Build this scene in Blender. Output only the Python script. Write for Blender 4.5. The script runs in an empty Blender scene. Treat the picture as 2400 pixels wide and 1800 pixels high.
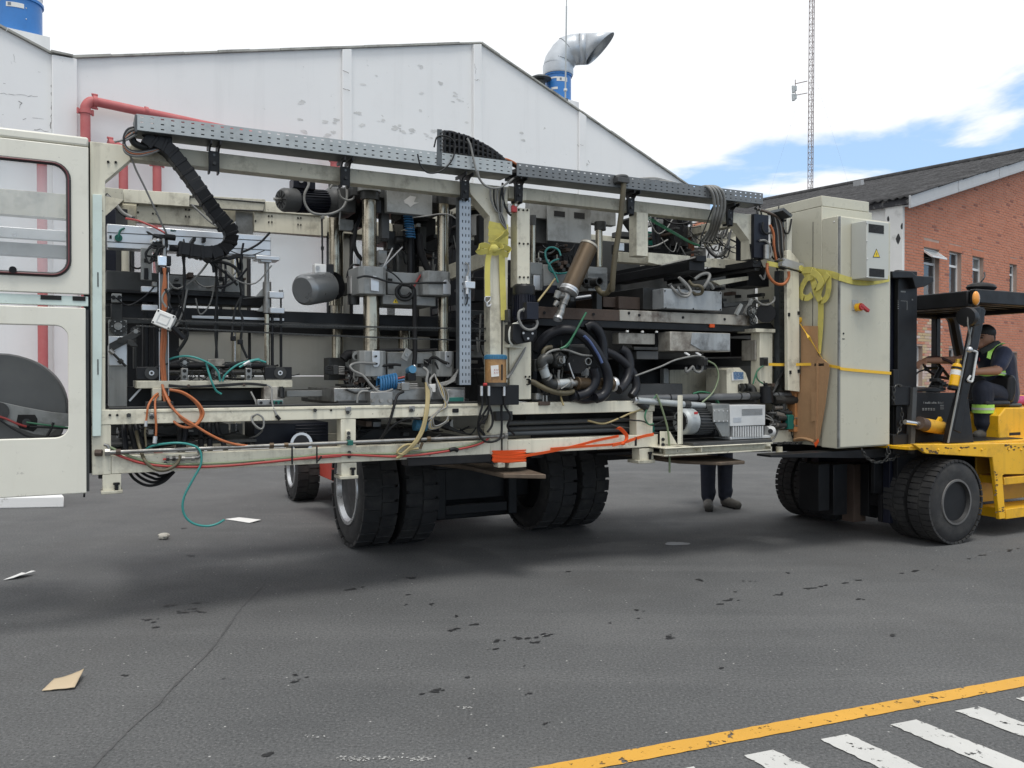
import bpy, bmesh, math, random
from mathutils import Vector, Matrix
random.seed(7)
S = bpy.context.scene
COL = S.collection
R = math.radians
# ------------------------------------------------------------------ camera, sky, sun, exposure
FPX, CH, PITCH = 1941.0, 1.6, math.atan(20/1941.0)
cd = bpy.data.cameras.new('camera'); cam = bpy.data.objects.new('camera', cd); COL.objects.link(cam)
cd.sensor_width = 36; cd.lens = 36*FPX/2400; cd.clip_start = .05; cd.clip_end = 2000
cam.location = (0, 0, CH); cam.rotation_euler = (math.pi/2-PITCH, 0, 0); S.camera = cam
S.render.resolution_x, S.render.resolution_y = 1024, 768
S.view_settings.view_transform = 'Standard'; S.view_settings.look = 'None'
S.cycles.max_bounces = 6; S.cycles.diffuse_bounces = 3; S.cycles.glossy_bounces = 3; S.cycles.transmission_bounces = 5; S.cycles.transparent_max_bounces = 8
S.view_settings.exposure = 0.0; S.view_settings.gamma = 1.0
SUN_EL, SUN_AZ = 72, 165       # azimuth clockwise from +Y
W = bpy.data.worlds.new('World'); S.world = W; W.use_nodes = True
W.cycles.sampling_method = 'MANUAL'; W.cycles.sample_map_resolution = 512
nt = W.node_tree; nt.nodes.clear()
def N(t, kind, **kw):
    n = t.nodes.new(kind)
    for k, v in kw.items():
        if k.startswith('i_'):
            n.inputs[int(k[2:]) if k[2:].isdigit() else k[2:].replace('_', ' ')].default_value = v
        else: setattr(n, k, v)
    return n
sky = N(nt, 'ShaderNodeTexSky', sky_type='NISHITA', sun_disc=False, sun_elevation=R(SUN_EL), sun_rotation=R(SUN_AZ), air_density=1.0, dust_density=.6, ozone_density=1.5)
tc = N(nt, 'ShaderNodeTexCoord')
sep = N(nt, 'ShaderNodeSeparateXYZ'); nt.links.new(tc.outputs['Generated'], sep.inputs[0])
# cloud layer: project the view direction on a flat layer so that clouds flatten towards the horizon
zc = N(nt, 'ShaderNodeMath', operation='MAXIMUM', i_1=.02); nt.links.new(sep.outputs[2], zc.inputs[0])
zc2 = N(nt, 'ShaderNodeMath', operation='ADD', i_1=.12); nt.links.new(zc.outputs[0], zc2.inputs[0])
dx = N(nt, 'ShaderNodeMath', operation='DIVIDE'); nt.links.new(sep.outputs[0], dx.inputs[0]); nt.links.new(zc2.outputs[0], dx.inputs[1])
dy = N(nt, 'ShaderNodeMath', operation='DIVIDE'); nt.links.new(sep.outputs[1], dy.inputs[0]); nt.links.new(zc2.outputs[0], dy.inputs[1])
cmb = N(nt, 'ShaderNodeCombineXYZ'); nt.links.new(dx.outputs[0], cmb.inputs[0]); nt.links.new(dy.outputs[0], cmb.inputs[1])
map_ = N(nt, 'ShaderNodeMapping'); map_.inputs['Location'].default_value = (3.1, 7.7, 0); nt.links.new(cmb.outputs[0], map_.inputs[0])
no = N(nt, 'ShaderNodeTexNoise', i_Scale=1.5, i_Detail=6.0, i_Roughness=.56); no.inputs['Distortion'].default_value = .25; nt.links.new(map_.outputs[0], no.inputs['Vector'])
# broad clearing low in the sky towards the right of the view, solid cloud elsewhere
az = N(nt, 'ShaderNodeMath', operation='MULTIPLY', i_1=.35); nt.links.new(dx.outputs[0], az.inputs[0])
el = N(nt, 'ShaderNodeMath', operation='MULTIPLY', i_1=-4.0); nt.links.new(sep.outputs[2], el.inputs[0])
cov = N(nt, 'ShaderNodeMath', operation='ADD'); nt.links.new(az.outputs[0], cov.inputs[0]); nt.links.new(el.outputs[0], cov.inputs[1])
covc = N(nt, 'ShaderNodeMath', operation='ADD', i_1=.84); nt.links.new(cov.outputs[0], covc.inputs[0])
cov1 = N(nt, 'ShaderNodeClamp', i_1=-.35, i_2=.20); nt.links.new(covc.outputs[0], cov1.inputs[0])
cov2 = N(nt, 'ShaderNodeMath', operation='SUBTRACT'); nt.links.new(no.outputs[0], cov2.inputs[0]); nt.links.new(cov1.outputs[0], cov2.inputs[1])
ramp = N(nt, 'ShaderNodeMapRange', interpolation_type='SMOOTHSTEP'); ramp.inputs[1].default_value = .29; ramp.inputs[2].default_value = .43; ramp.inputs[3].default_value = 0
nt.links.new(cov2.outputs[0], ramp.inputs[0])
SKY_K, CLOUD = .15, (1.06, 1.08, 1.11, 1)
bl = N(nt, 'ShaderNodeMix', data_type='RGBA', blend_type='MULTIPLY'); bl.inputs[0].default_value = 1
nt.links.new(sky.outputs[0], bl.inputs[6]); bl.inputs[7].default_value = (SKY_K, SKY_K, SKY_K, 1)
mx = N(nt, 'ShaderNodeMix', data_type='RGBA'); nt.links.new(ramp.outputs[0], mx.inputs[0])
veil = N(nt, 'ShaderNodeMix', data_type='RGBA'); veil.inputs[0].default_value = .5; nt.links.new(bl.outputs[2], veil.inputs[6]); veil.inputs[7].default_value = (.62, .92, 1.32, 1)   # thin bright haze
nt.links.new(veil.outputs[2], mx.inputs[6]); mx.inputs[7].default_value = CLOUD
bg = N(nt, 'ShaderNodeBackground'); bg.inputs[1].default_value = 1.0; nt.links.new(mx.outputs[2], bg.inputs[0])
wo = N(nt, 'ShaderNodeOutputWorld'); nt.links.new(bg.outputs[0], wo.inputs[0])
sl = bpy.data.lights.new('sun', 'SUN'); sl.energy = 2.0; sl.angle = R(18); sl.color = (1, .97, .92)
sun = bpy.data.objects.new('sun', sl); COL.objects.link(sun)
sd = Vector((math.sin(R(SUN_AZ))*math.cos(R(SUN_EL)), math.cos(R(SUN_AZ))*math.cos(R(SUN_EL)), math.sin(R(SUN_EL))))
sun.rotation_euler = sd.to_track_quat('Z', 'Y').to_euler(); sun.location = sd*60

# ------------------------------------------------------------------ places
def ray(x, y):
    a, b = (x-1200)/FPX, (900-y)/FPX
    c, s = math.cos(PITCH), math.sin(PITCH)
    return Vector((a, c+b*s, -s+b*c))
def G(x, y, z=0.0):                                   # point at height z seen at (x, y)
    d = ray(x, y); t = (z-CH)/d.z
    return Vector((d.x*t, d.y*t, z))
def D(x, y, dist):                                    # point at a distance along the view axis
    d = ray(x, y); t = dist/d.y
    return Vector((d.x*t, dist, CH+d.z*t))
MACH = Matrix(((.8877, -.4604, 0, -2.53), (.4604, .8877, 0, 5.18), (0, 0, 1, 0), (0, 0, 0, 1)))
MINV = MACH.inverted()
_o = MINV @ Vector((0, 0, CH)); _r = MINV.to_3x3()
def M(x, y, v):                                       # machine coordinates on the plane at depth v
    d = _r @ ray(x, y); t = (v-_o.y)/d.y
    return Vector((_o.x+d.x*t, v, _o.z+d.z*t))
def MZ(x, y, w):                                      # machine coordinates at height w
    return MINV @ G(x, y, w)
ZK = {1: (0, 200, .27125), 2: (0, 600, .36166), 3: (200, 400, .27125), 4: (200, 750, .27125), 5: (620, 380, .27125), 6: (620, 750, .27125),
      'A': (1100, 380, .18083), 'B': (1100, 650, .18083), 'C': (1450, 400, .20492), 'D': (1450, 700, .24116), 'E': (1780, 420, .28931),
      'F': (1780, 850, .28931), 'G': (2050, 600, .30146), 'H': (0, 0, .31646), 'I': (700, 60, .40687), 'J': (1750, 0, .29385),
      'K': (0, 1100, .5425), 'L': (1200, 1100, .5425), 'Q': (2120, 740, .19284), 'X': (0, 0, 1.0)}
def q(k, *n):
    ox, oy, f = ZK[k]; return [(ox+a*f if i % 2 == 0 else oy+a*f) for i, a in enumerate(n)]
def qp(k, *n):
    a = q(k, *n); return list(zip(a[0::2], a[1::2]))

# ------------------------------------------------------------------ mesh building
def catmull(P, sub):
    P = [Vector(p) for p in P]
    if len(P) < 3: return P
    Q = [P[0]*2-P[1]]+P+[P[-1]*2-P[-2]]; out = []
    for i in range(1, len(Q)-2):
        a, b, c, d = Q[i-1:i+3]
        for k in range(sub):
            t = k/sub
            out.append(.5*((2*b)+(c-a)*t+(2*a-5*b+4*c-d)*t*t+(3*b-a-3*c+d)*t**3))
    out.append(P[-1]); return out
class MB:
    def __init__(s): s.v = []; s.f = []
    def add(s, vs, fs):
        o = len(s.v); s.v += [Vector(p) for p in vs]; s.f += [tuple(i+o for i in f) for f in fs]; return s
    def hexa(s, p): return s.add(p, [(0, 3, 2, 1), (4, 5, 6, 7), (0, 1, 5, 4), (1, 2, 6, 5), (2, 3, 7, 6), (3, 0, 4, 7)])
    def box(s, x0, x1, y0, y1, z0, z1):
        return s.hexa([(x0, y0, z0), (x1, y0, z0), (x1, y1, z0), (x0, y1, z0), (x0, y0, z1), (x1, y0, z1), (x1, y1, z1), (x0, y1, z1)])
    def obox(s, c, a, b, d):
        c, a, b, d = map(Vector, (c, a, b, d))
        return s.hexa([c-a-b-d, c+a-b-d, c+a+b-d, c-a+b-d, c-a-b+d, c+a-b+d, c+a+b+d, c-a+b+d])
    def bar(s, p0, p1, w, h, up=(0, 0, 1)):
        p0, p1 = Vector(p0), Vector(p1); t = (p1-p0); L = t.length; t.normalize()
        n = t.cross(Vector(up))
        if n.length < 1e-4: n = t.cross(Vector((1, 0, 0)))
        n.normalize(); m = n.cross(t)
        return s.obox((p0+p1)/2, t*L/2, n*w/2, m*h/2)
    def tube(s, P, r, seg=8, sub=5, caps=True, flat=None):
        P = catmull(P, sub) if sub > 1 else [Vector(p) for p in P]
        n = len(P); T = [(P[min(i+1, n-1)]-P[max(i-1, 0)]).normalized() for i in range(n)]
        a = T[0].cross(Vector((0, 0, 1)))
        if a.length < .05: a = T[0].cross(Vector((1, 0, 0)))
        a.normalize(); vs = []
        for i in range(n):
            a = (a-T[i]*a.dot(T[i])).normalized(); b = T[i].cross(a)
            ri = r[min(int(i/sub), len(r)-1)] if isinstance(r, (list, tuple)) else r
            for k in range(seg):
                th = 2*math.pi*k/seg; vs.append(P[i]+(a*math.cos(th)+b*math.sin(th))*ri)
        fs = [(i*seg+k, i*seg+(k+1) % seg, (i+1)*seg+(k+1) % seg, (i+1)*seg+k) for i in range(n-1) for k in range(seg)]
        if caps: fs += [tuple(range(seg))[::-1], tuple(range((n-1)*seg, n*seg))]
        return s.add(vs, fs)
    def lathe(s, o, ax, prof, seg=24, closed=False):
        o, ax = Vector(o), Vector(ax).normalized(); a = ax.orthogonal().normalized(); b = ax.cross(a); vs = []
        for d, r in prof:
            for k in range(seg):
                th = 2*math.pi*k/seg; vs.append(o+ax*d+(a*math.cos(th)+b*math.sin(th))*r)
        n = len(prof); fs = [(i*seg+k, i*seg+(k+1) % seg, (i+1)*seg+(k+1) % seg, (i+1)*seg+k) for i in range(n-1) for k in range(seg)]
        if closed: fs += [((n-1)*seg+k, (n-1)*seg+(k+1) % seg, (k+1) % seg, k) for k in range(seg)]
        else: fs += [tuple(range(seg))[::-1], tuple(range((n-1)*seg, n*seg))]
        return s.add(vs, fs)
    def cyl(s, p0, p1, r, r1=None, seg=20):
        p0, p1 = Vector(p0), Vector(p1)
        return s.lathe(p0, p1-p0, [(0, r), ((p1-p0).length, r if r1 is None else r1)], seg)
    def prism(s, poly, ext):
        n = len(poly); P = [Vector(p) for p in poly]; e = Vector(ext)
        return s.add(P+[p+e for p in P], [tuple(range(n)), tuple(range(2*n-1, n-1, -1))]+[(i, i+n, (i+1) % n+n, (i+1) % n) for i in range(n)])
    def ring(s, outer, inner, ext):                   # plate with a hole: two loops with the same count
        n = len(outer); e = Vector(ext); O = [Vector(p) for p in outer]; I = [Vector(p) for p in inner]
        vs = O+I+[p+e for p in O]+[p+e for p in I]; fs = []
        for i in range(n):
            j = (i+1) % n
            fs += [(i, j, n+j, n+i), (2*n+j, 2*n+i, 3*n+i, 3*n+j), (i, 2*n+i, 2*n+j, j), (n+j, 3*n+j, 3*n+i, n+i)]
        return s.add(vs, fs)
    def sphere(s, c, r, sx=1, sy=1, sz=1, seg=14, rings=8):
        c = Vector(c); vs = [c+Vector((0, 0, r*sz))]
        for i in range(1, rings):
            ph = math.pi*i/rings
            for k in range(seg):
                th = 2*math.pi*k/seg; vs.append(c+Vector((r*sx*math.sin(ph)*math.cos(th), r*sy*math.sin(ph)*math.sin(th), r*sz*math.cos(ph))))
        vs.append(c-Vector((0, 0, r*sz))); fs = [(0, 1+k, 1+(k+1) % seg) for k in range(seg)]
        for i in range(rings-2):
            for k in range(seg): fs.append((1+i*seg+k, 1+(i+1)*seg+k, 1+(i+1)*seg+(k+1) % seg, 1+i*seg+(k+1) % seg))
        b = 1+(rings-2)*seg; fs += [(len(vs)-1, b+(k+1) % seg, b+k) for k in range(seg)]
        return s.add(vs, fs)
    def ribbon(s, P, wdir, w, th=.003, sub=6, wl=None):  # flat webbing along a path
        P = catmull(P, sub) if sub > 1 else [Vector(p) for p in P]
        n = len(P); vs = []
        for i in range(n):
            t = (P[min(i+1, n-1)]-P[max(i-1, 0)]).normalized()
            d = wl[min(i//sub, len(wl)-1)].lerp(wl[min(i//sub+1, len(wl)-1)], (i % sub)/sub) if wl else Vector(wdir)
            d = (d-t*d.dot(t)).normalized(); m = t.cross(d)*th/2
            vs += [P[i]-d*w/2-m, P[i]+d*w/2-m, P[i]+d*w/2+m, P[i]-d*w/2+m]
        fs = [(i*4+k, i*4+(k+1) % 4, i*4+4+(k+1) % 4, i*4+4+k) for i in range(n-1) for k in range(4)]+[(3, 2, 1, 0), (4*n-4, 4*n-3, 4*n-2, 4*n-1)]
        return s.add(vs, fs)
ROOTM = {}                                            # object name -> inverse of its root's world matrix
FRAME = [MACH]                                        # frame in which coordinates are given now
def emit(name, mb, mat, parent=None, bevel=0, angle=38, solid=0, label=None, frame=None):
    fr = frame if frame is not None else FRAME[0]
    inv = ROOTM[parent.name] if parent is not None else Matrix()
    X = inv @ fr
    me = bpy.data.meshes.new(name); me.from_pydata([X @ v for v in mb.v], [], mb.f); me.update()
    bm = bmesh.new(); bm.from_mesh(me); bmesh.ops.recalc_face_normals(bm, faces=bm.faces); bm.to_mesh(me); bm.free()
    me.polygons.foreach_set('use_smooth', [True]*len(me.polygons)); me.set_sharp_from_angle(angle=R(angle))
    if solid and 'tray' in name: me.polygons.foreach_set('use_smooth', [False]*len(me.polygons))
    me.materials.append(mat); o = bpy.data.objects.new(name, me); COL.objects.link(o)
    if parent is not None: o.parent = parent; ROOTM[o.name] = ROOTM[parent.name]
    else: ROOTM[o.name] = Matrix()
    if solid:
        m = o.modifiers.new('thickness', 'SOLIDIFY'); m.thickness = solid; m.offset = 0
    if bevel:
        m = o.modifiers.new('bevel', 'BEVEL'); m.width = bevel; m.segments = 2; m.limit_method = 'ANGLE'; m.angle_limit = R(40)
    if label: o['label'] = label
    return o
def tag(o, label, cat, group=None, kind=None):
    if label: o['label'] = label
    if cat: o['category'] = cat
    if group: o['group'] = group
    if kind: o['kind'] = kind
    return o
def root(name, loc, label, cat, group=None, rz=0.0):  # loc in the present frame
    o = bpy.data.objects.new(name, None); COL.objects.link(o); o.empty_display_size = .2
    m = FRAME[0] @ Matrix.Translation(Vector(loc)) @ Matrix.Rotation(rz, 4, 'Z')
    o.matrix_world = m; ROOTM[o.name] = m.inverted(); tag(o, label, cat, group); return o

# ------------------------------------------------------------------ materials
MATS = {}
def mat(name, col, rough=.5, metal=0.0, var=.12, dirt=0.0, dirtcol=(.06, .05, .04), dscale=6.0, bump=0.0, bscale=60.0, spec=.5, streak=0.0, chip=0.0, chipcol=(.12, .1, .09), trans=0.0, thr=.5, vscale=3.0, coat=0.0, alpha=1.0, sheen=0.0):
    if name in MATS: return MATS[name]
    m = bpy.data.materials.new(name); m.use_nodes = True; t = m.node_tree; b = t.nodes['Principled BSDF']
    c = (*col, 1) if len(col) == 3 else col
    L = t.links.new; tcn = N(t, 'ShaderNodeTexCoord'); oi = N(t, 'ShaderNodeObjectInfo')
    off = N(t, 'ShaderNodeVectorMath', operation='ADD'); sc = N(t, 'ShaderNodeVectorMath', operation='SCALE'); sc.inputs['Scale'].default_value = 17.0
    cx = N(t, 'ShaderNodeCombineXYZ'); L(oi.outputs['Random'], cx.inputs[0]); L(oi.outputs['Random'], cx.inputs[2]); L(cx.outputs[0], sc.inputs[0])
    L(tcn.outputs['Object'], off.inputs[0]); L(sc.outputs[0], off.inputs[1]); V = off.outputs[0]
    out = None
    def mix(a, bb, fac, mode='MIX'):
        n = N(t, 'ShaderNodeMix', data_type='RGBA', blend_type=mode)
        for s_, i in ((a, 6), (bb, 7)):
            if hasattr(s_, 'is_linked'): L(s_, n.inputs[i])
            else: n.inputs[i].default_value = s_
        if hasattr(fac, 'is_linked'): L(fac, n.inputs[0])
        else: n.inputs[0].default_value = fac
        return n.outputs[2]
    def noise(scale, detail=5, rough_=.6, vec=V):
        n = N(t, 'ShaderNodeTexNoise', i_Scale=scale, i_Detail=detail, i_Roughness=rough_); L(vec, n.inputs['Vector']); return n.outputs[0]
    def rng(s_, a, bb, c0=0.0, c1=1.0):
        n = N(t, 'ShaderNodeMapRange'); n.inputs[1].default_value = a; n.inputs[2].default_value = bb; n.inputs[3].default_value = c0; n.inputs[4].default_value = c1
        L(s_, n.inputs[0]); return n.outputs[0]
    n1 = noise(vscale, 4)
    lo = tuple(x*(1-var) for x in c[:3])+(1,); hi = tuple(min(1, x*(1+var)) for x in c[:3])+(1,)
    out = mix(lo, hi, rng(n1, .3, .7))
    if dirt:
        n2 = noise(dscale, 5, .68); out = mix(out, (*dirtcol, 1), rng(n2, thr, thr+.22, 0, dirt))
    if streak:
        mp = N(t, 'ShaderNodeMapping'); mp.inputs['Scale'].default_value = (14, 14, .9); L(V, mp.inputs[0])
        n3 = noise(1.0, 4, .6, mp.outputs[0]); out = mix(out, (*dirtcol, 1), rng(n3, .52, .78, 0, streak))
    if chip:
        n4 = noise(22.0, 4, .7); out = mix(out, (*chipcol, 1), rng(n4, .66, .70, 0, chip))
    L(out, b.inputs['Base Color'])
    b.inputs['Metallic'].default_value = metal
    nr = noise(9.0, 3); L(rng(nr, .3, .7, max(0, rough-.09), min(1, rough+.09)), b.inputs['Roughness'])
    b.inputs['Specular IOR Level'].default_value = spec
    if coat: b.inputs['Coat Weight'].default_value = coat
    if trans: b.inputs['Transmission Weight'].default_value = trans
    if alpha < 1: b.inputs['Alpha'].default_value = alpha
    if sheen: b.inputs['Sheen Weight'].default_value = sheen
    if bump:
        bn = N(t, 'ShaderNodeBump', i_Strength=bump, i_Distance=.01); L(noise(bscale, 4), bn.inputs['Height']); L(bn.outputs[0], b.inputs['Normal'])
    MATS[name] = m; return m
cream = mat('cream_paint', (.69, .66, .535), .42, var=.06, dirt=.7, dirtcol=(.16, .14, .10), dscale=5, thr=.53, streak=.4, chip=.8, bump=.05)
cream_clean = mat('cream_paint_clean', (.62, .62, .55), .4, var=.03, dirt=.25, dirtcol=(.22, .2, .16), dscale=3, thr=.6, chip=.25)
cream_old = mat('grimy_cream_paint', (.50, .48, .385), .5, var=.1, dirt=.7, dirtcol=(.10, .085, .06), dscale=6, thr=.5, streak=.4, chip=.6, bump=.08)
door_white = mat('door_enamel', (.72, .705, .615), .34, var=.03, dirt=.3, dirtcol=(.34, .32, .26), dscale=4, thr=.56, chip=.3, streak=.1, bump=.1, bscale=3)
mint = mat('pale_mint_profile', (.60, .70, .655), .35, var=.04, dirt=.15, dscale=4, chip=.2)
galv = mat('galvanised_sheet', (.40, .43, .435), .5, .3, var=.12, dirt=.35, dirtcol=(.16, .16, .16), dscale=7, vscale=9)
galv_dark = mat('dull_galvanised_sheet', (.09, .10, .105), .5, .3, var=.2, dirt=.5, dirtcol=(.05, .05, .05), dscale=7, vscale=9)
rear_m = mat('grey_rear_panel', (.40, .40, .365), .5, var=.06, dirt=.35, dirtcol=(.2, .19, .16), dscale=2.5, thr=.56, streak=.2)
steel = mat('machined_steel', (.33, .325, .31), .38, .75, var=.16, dirt=.6, dirtcol=(.08, .07, .055), dscale=9, thr=.5, streak=.35)
steel_dark = mat('oily_dark_steel', (.045, .046, .045), .45, .35, var=.3, dirt=.6, dirtcol=(.012, .011, .01), dscale=8, spec=.35)
grey_paint = mat('grey_machine_paint', (.27, .278, .27), .45, .1, var=.12, dirt=.65, dirtcol=(.07, .065, .055), dscale=5, thr=.5, streak=.4)
grey_dark = mat('dark_grey_paint', (.065, .067, .067), .5, .05, var=.2, dirt=.6, dirtcol=(.02, .018, .016), dscale=6, spec=.35)
black = mat('black_paint', (.010, .0105, .012), .45, var=.3, dirt=.3, dirtcol=(.04, .037, .034), dscale=10, thr=.58, spec=.3)
black_blue = mat('blue_black_enamel', (.008, .0095, .018), .4, var=.3, dirt=.3, dirtcol=(.05, .05, .05), dscale=12, thr=.6, spec=.35)
rubber = mat('black_rubber', (.012, .012, .013), .62, var=.25, dirt=.3, dirtcol=(.04, .038, .035), dscale=9, thr=.55, bump=.15, bscale=90, spec=.3)
rubber_hose = mat('worn_black_hose', (.013, .014, .018), .38, var=.25, dirt=.35, dirtcol=(.035, .035, .036), dscale=9, spec=.3)
chrome = mat('oily_chrome_column', (.42, .38, .30), .2, .95, var=.2, dirt=.75, dirtcol=(.05, .035, .02), dscale=6, thr=.5, streak=.75)
alu = mat('aluminium', (.60, .61, .62), .36, .7, var=.08, dirt=.25, dirtcol=(.25, .25, .25))
alu_bright = mat('polished_aluminium', (.74, .75, .76), .22, .9, var=.06, dirt=.2, dirtcol=(.3, .3, .3))
brass = mat('tarnished_brass', (.115, .08, .047), .42, .45, var=.25, dirt=.6, dirtcol=(.045, .033, .022), dscale=6, streak=.4)
khaki = mat('khaki_hose', (.10, .085, .05), .55, var=.2, dirt=.4, dscale=8)
rust = mat('rusty_steel', (.075, .052, .04), .7, .1, var=.3, dirt=.7, dirtcol=(.06, .04, .03), dscale=5, bump=.2, streak=.3)
rust_pale = mat('worn_rust_stained_plate', (.42, .40, .35), .55, .2, var=.14, dirt=.92, dirtcol=(.075, .052, .04), dscale=4, thr=.47, streak=.6)
orange_cable = mat('orange_cable', (.42, .13, .045), .5, var=.15, dirt=.35, dirtcol=(.12, .06, .03), dscale=11)
grey_cable = mat('grey_cable', (.22, .22, .21), .5, var=.12, dirt=.5, dirtcol=(.07, .065, .06), dscale=10)
dark_cable = mat('dark_cable', (.018, .019, .02), .5, var=.2, dirt=.3, dirtcol=(.06, .06, .055), dscale=10, spec=.3)
teal_hose = mat('teal_air_hose', (.035, .24, .22), .35, var=.1)
green_hose = mat('green_air_hose', (.03, .15, .075), .4, var=.12, dirt=.3, dscale=9)
olive_hose = mat('olive_tube', (.19, .24, .14), .45, var=.1, dirt=.3)
red_hose = mat('red_tube', (.36, .045, .04), .42, var=.12, dirt=.3)
tan_hose = mat('tan_tube', (.36, .29, .14), .42, var=.12, dirt=.3)
blue_hose = mat('blue_coil_hose', (.03, .14, .30), .35, var=.15)
blue_plastic = mat('blue_plastic', (.04, .17, .30), .4, var=.12, dirt=.3)
green_plastic = mat('green_plastic', (.01, .12, .095), .4, var=.12)
red_plastic = mat('red_plastic', (.42, .03, .03), .35, var=.1)
white_plastic = mat('white_plastic', (.72, .72, .70), .4, var=.04, dirt=.2, dirtcol=(.35, .33, .3))
grey_plastic = mat('light_grey_enamel', (.56, .575, .575), .38, var=.04, dirt=.3, dirtcol=(.26, .26, .25), dscale=4)
paper = mat('paper', (.74, .74, .72), .8, var=.06, dirt=.2, dirtcol=(.4, .38, .34))
seal = mat('window_rubber_seal', (.016, .015, .016), .4, var=.2)
maroon = mat('maroon_insert', (.14, .035, .04), .5, var=.2)
void = mat('deep_slot_black', (.008, .008, .008), .8, var=.1)
web_yellow = mat('soiled_yellow_webbing', (.60, .535, .14), .85, var=.14, dirt=.5, dirtcol=(.22, .20, .09), dscale=7, thr=.52, bump=.3, bscale=160)
web_bright = mat('bright_yellow_webbing', (.78, .47, .035), .7, var=.1, dirt=.2, dirtcol=(.35, .25, .05), bump=.3, bscale=160)
web_orange = mat('orange_webbing', (.85, .115, .02), .7, var=.12, dirt=.2, dirtcol=(.4, .08, .03), bump=.3, bscale=160)
cardboard = mat('cardboard', (.40, .24, .125), .85, var=.14, dirt=.5, dirtcol=(.20, .115, .06), dscale=3, bump=.3, bscale=14, streak=.2)
pallet_wood = mat('orange_stained_wood', (.42, .19, .07), .75, var=.2, streak=.3, dirtcol=(.2, .1, .05))
cab_paint = mat('cabinet_enamel', (.51, .495, .40), .33, var=.03, dirt=.35, dirtcol=(.28, .27, .21), dscale=3, thr=.56, streak=.12, chip=.3, bump=.12, bscale=3)
cab_side = mat('cabinet_fan_enamel', (.50, .51, .47), .4, var=.02, dirt=.12, dirtcol=(.3, .29, .25))
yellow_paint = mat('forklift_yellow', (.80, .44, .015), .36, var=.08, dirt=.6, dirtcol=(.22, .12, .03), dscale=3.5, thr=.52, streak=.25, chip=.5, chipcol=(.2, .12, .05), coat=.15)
truck_red = mat('forklift_red', (.50, .07, .05), .45, var=.1, dirt=.3, dirtcol=(.2, .05, .04))
glass = mat('reflection_tint_glass', (.66, .70, .71), .06, var=.15, alpha=.24, vscale=2)  # whitish film in the colour imitates reflections on the panes
# ------------------------------------------------------------------ ground
FRAME[0] = Matrix()
def asphalt_mat():
    m = bpy.data.materials.new('asphalt'); m.use_nodes = True; t = m.node_tree; L = t.links.new; b = t.nodes['Principled BSDF']
    g = N(t, 'ShaderNodeNewGeometry'); P = g.outputs['Position']
    def noise(s, d=5, r=.6, vec=P):
        n = N(t, 'ShaderNodeTexNoise', i_Scale=s, i_Detail=d, i_Roughness=r); L(vec, n.inputs['Vector']); return n.outputs[0]
    def rng(x, a, bb, c=0., d=1.):
        n = N(t, 'ShaderNodeMapRange'); n.inputs[1].default_value = a; n.inputs[2].default_value = bb; n.inputs[3].default_value = c; n.inputs[4].default_value = d; L(x, n.inputs[0]); return n.outputs[0]
    def mix(a, bb, f, mode='MIX'):
        n = N(t, 'ShaderNodeMix', data_type='RGBA', blend_type=mode)
        for s_, i in ((a, 6), (bb, 7)):
            if hasattr(s_, 'is_linked'): L(s_, n.inputs[i])
            else: n.inputs[i].default_value = s_
        if hasattr(f, 'is_linked'): L(f, n.inputs[0])
        else: n.inputs[0].default_value = f
        return n.outputs[2]
    c = mix((.088, .091, .093, 1), (.138, .140, .140, 1), rng(noise(.55, 6), .3, .7))
    c = mix(c, (.115, .117, .118, 1), rng(noise(2.7, 6, .7), .55, .75, 0, .55))
    # tyre-polished lanes along the roadway
    mp = N(t, 'ShaderNodeMapping'); mp.inputs['Rotation'].default_value = (0, 0, R(-27)); mp.inputs['Scale'].default_value = (.12, 1.6, 1); L(P, mp.inputs[0])
    c = mix(c, (.185, .186, .185, 1), rng(noise(1.0, 4, .55, mp.outputs[0]), .52, .75, 0, .5))
    gr = noise(66., 3, .8); c = mix(c, (.035, .036, .037, 1), rng(gr, .51, .34, 0, .72)); c = mix(c, (.27, .27, .265, 1), rng(gr, .565, .69, 0, .58))
    vo = N(t, 'ShaderNodeTexVoronoi', i_Scale=26.0); L(P, vo.inputs['Vector'])
    sc = N(t, 'ShaderNodeSeparateColor'); L(vo.outputs['Color'], sc.inputs[0])
    sp = N(t, 'ShaderNodeMath', operation='MULTIPLY'); L(rng(vo.outputs['Distance'], .17, .09), sp.inputs[0]); L(rng(sc.outputs[0], .955, .965), sp.inputs[1])
    c = mix(c, (.46, .46, .44, 1), sp.outputs[0])
    v2 = N(t, 'ShaderNodeTexVoronoi', i_Scale=7.0); L(P, v2.inputs['Vector']); s2 = N(t, 'ShaderNodeSeparateColor'); L(v2.outputs['Color'], s2.inputs[0])
    n9 = noise(40., 3); ad = N(t, 'ShaderNodeMath', operation='MULTIPLY_ADD', i_1=.18); L(n9, ad.inputs[0]); L(v2.outputs['Distance'], ad.inputs[2])
    sp2 = N(t, 'ShaderNodeMath', operation='MULTIPLY'); L(rng(ad.outputs[0], .26, .22), sp2.inputs[0]); L(rng(s2.outputs[1], .93, .94), sp2.inputs[1])
    c = mix(c, (.07, .069, .067, 1), rng(noise(.45, 6, .66), .5, .72, 0, .45))
    L(c, b.inputs['Base Color']); L(rng(noise(3., 4), .3, .7, .72, .9), b.inputs['Roughness']); b.inputs['Specular IOR Level'].default_value = .35
    bn = N(t, 'ShaderNodeBump', i_Strength=.9, i_Distance=.007); L(noise(95., 5, .8), bn.inputs['Height']); L(bn.outputs[0], b.inputs['Normal'])
    return m
asphalt = asphalt_mat()
g = emit('ground', MB().add([(-300, -60, 0), (300, -60, 0), (300, 500, 0), (-300, 500, 0)], [(0, 1, 2, 3)]), asphalt); tag(g, None, None, kind='structure')

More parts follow.
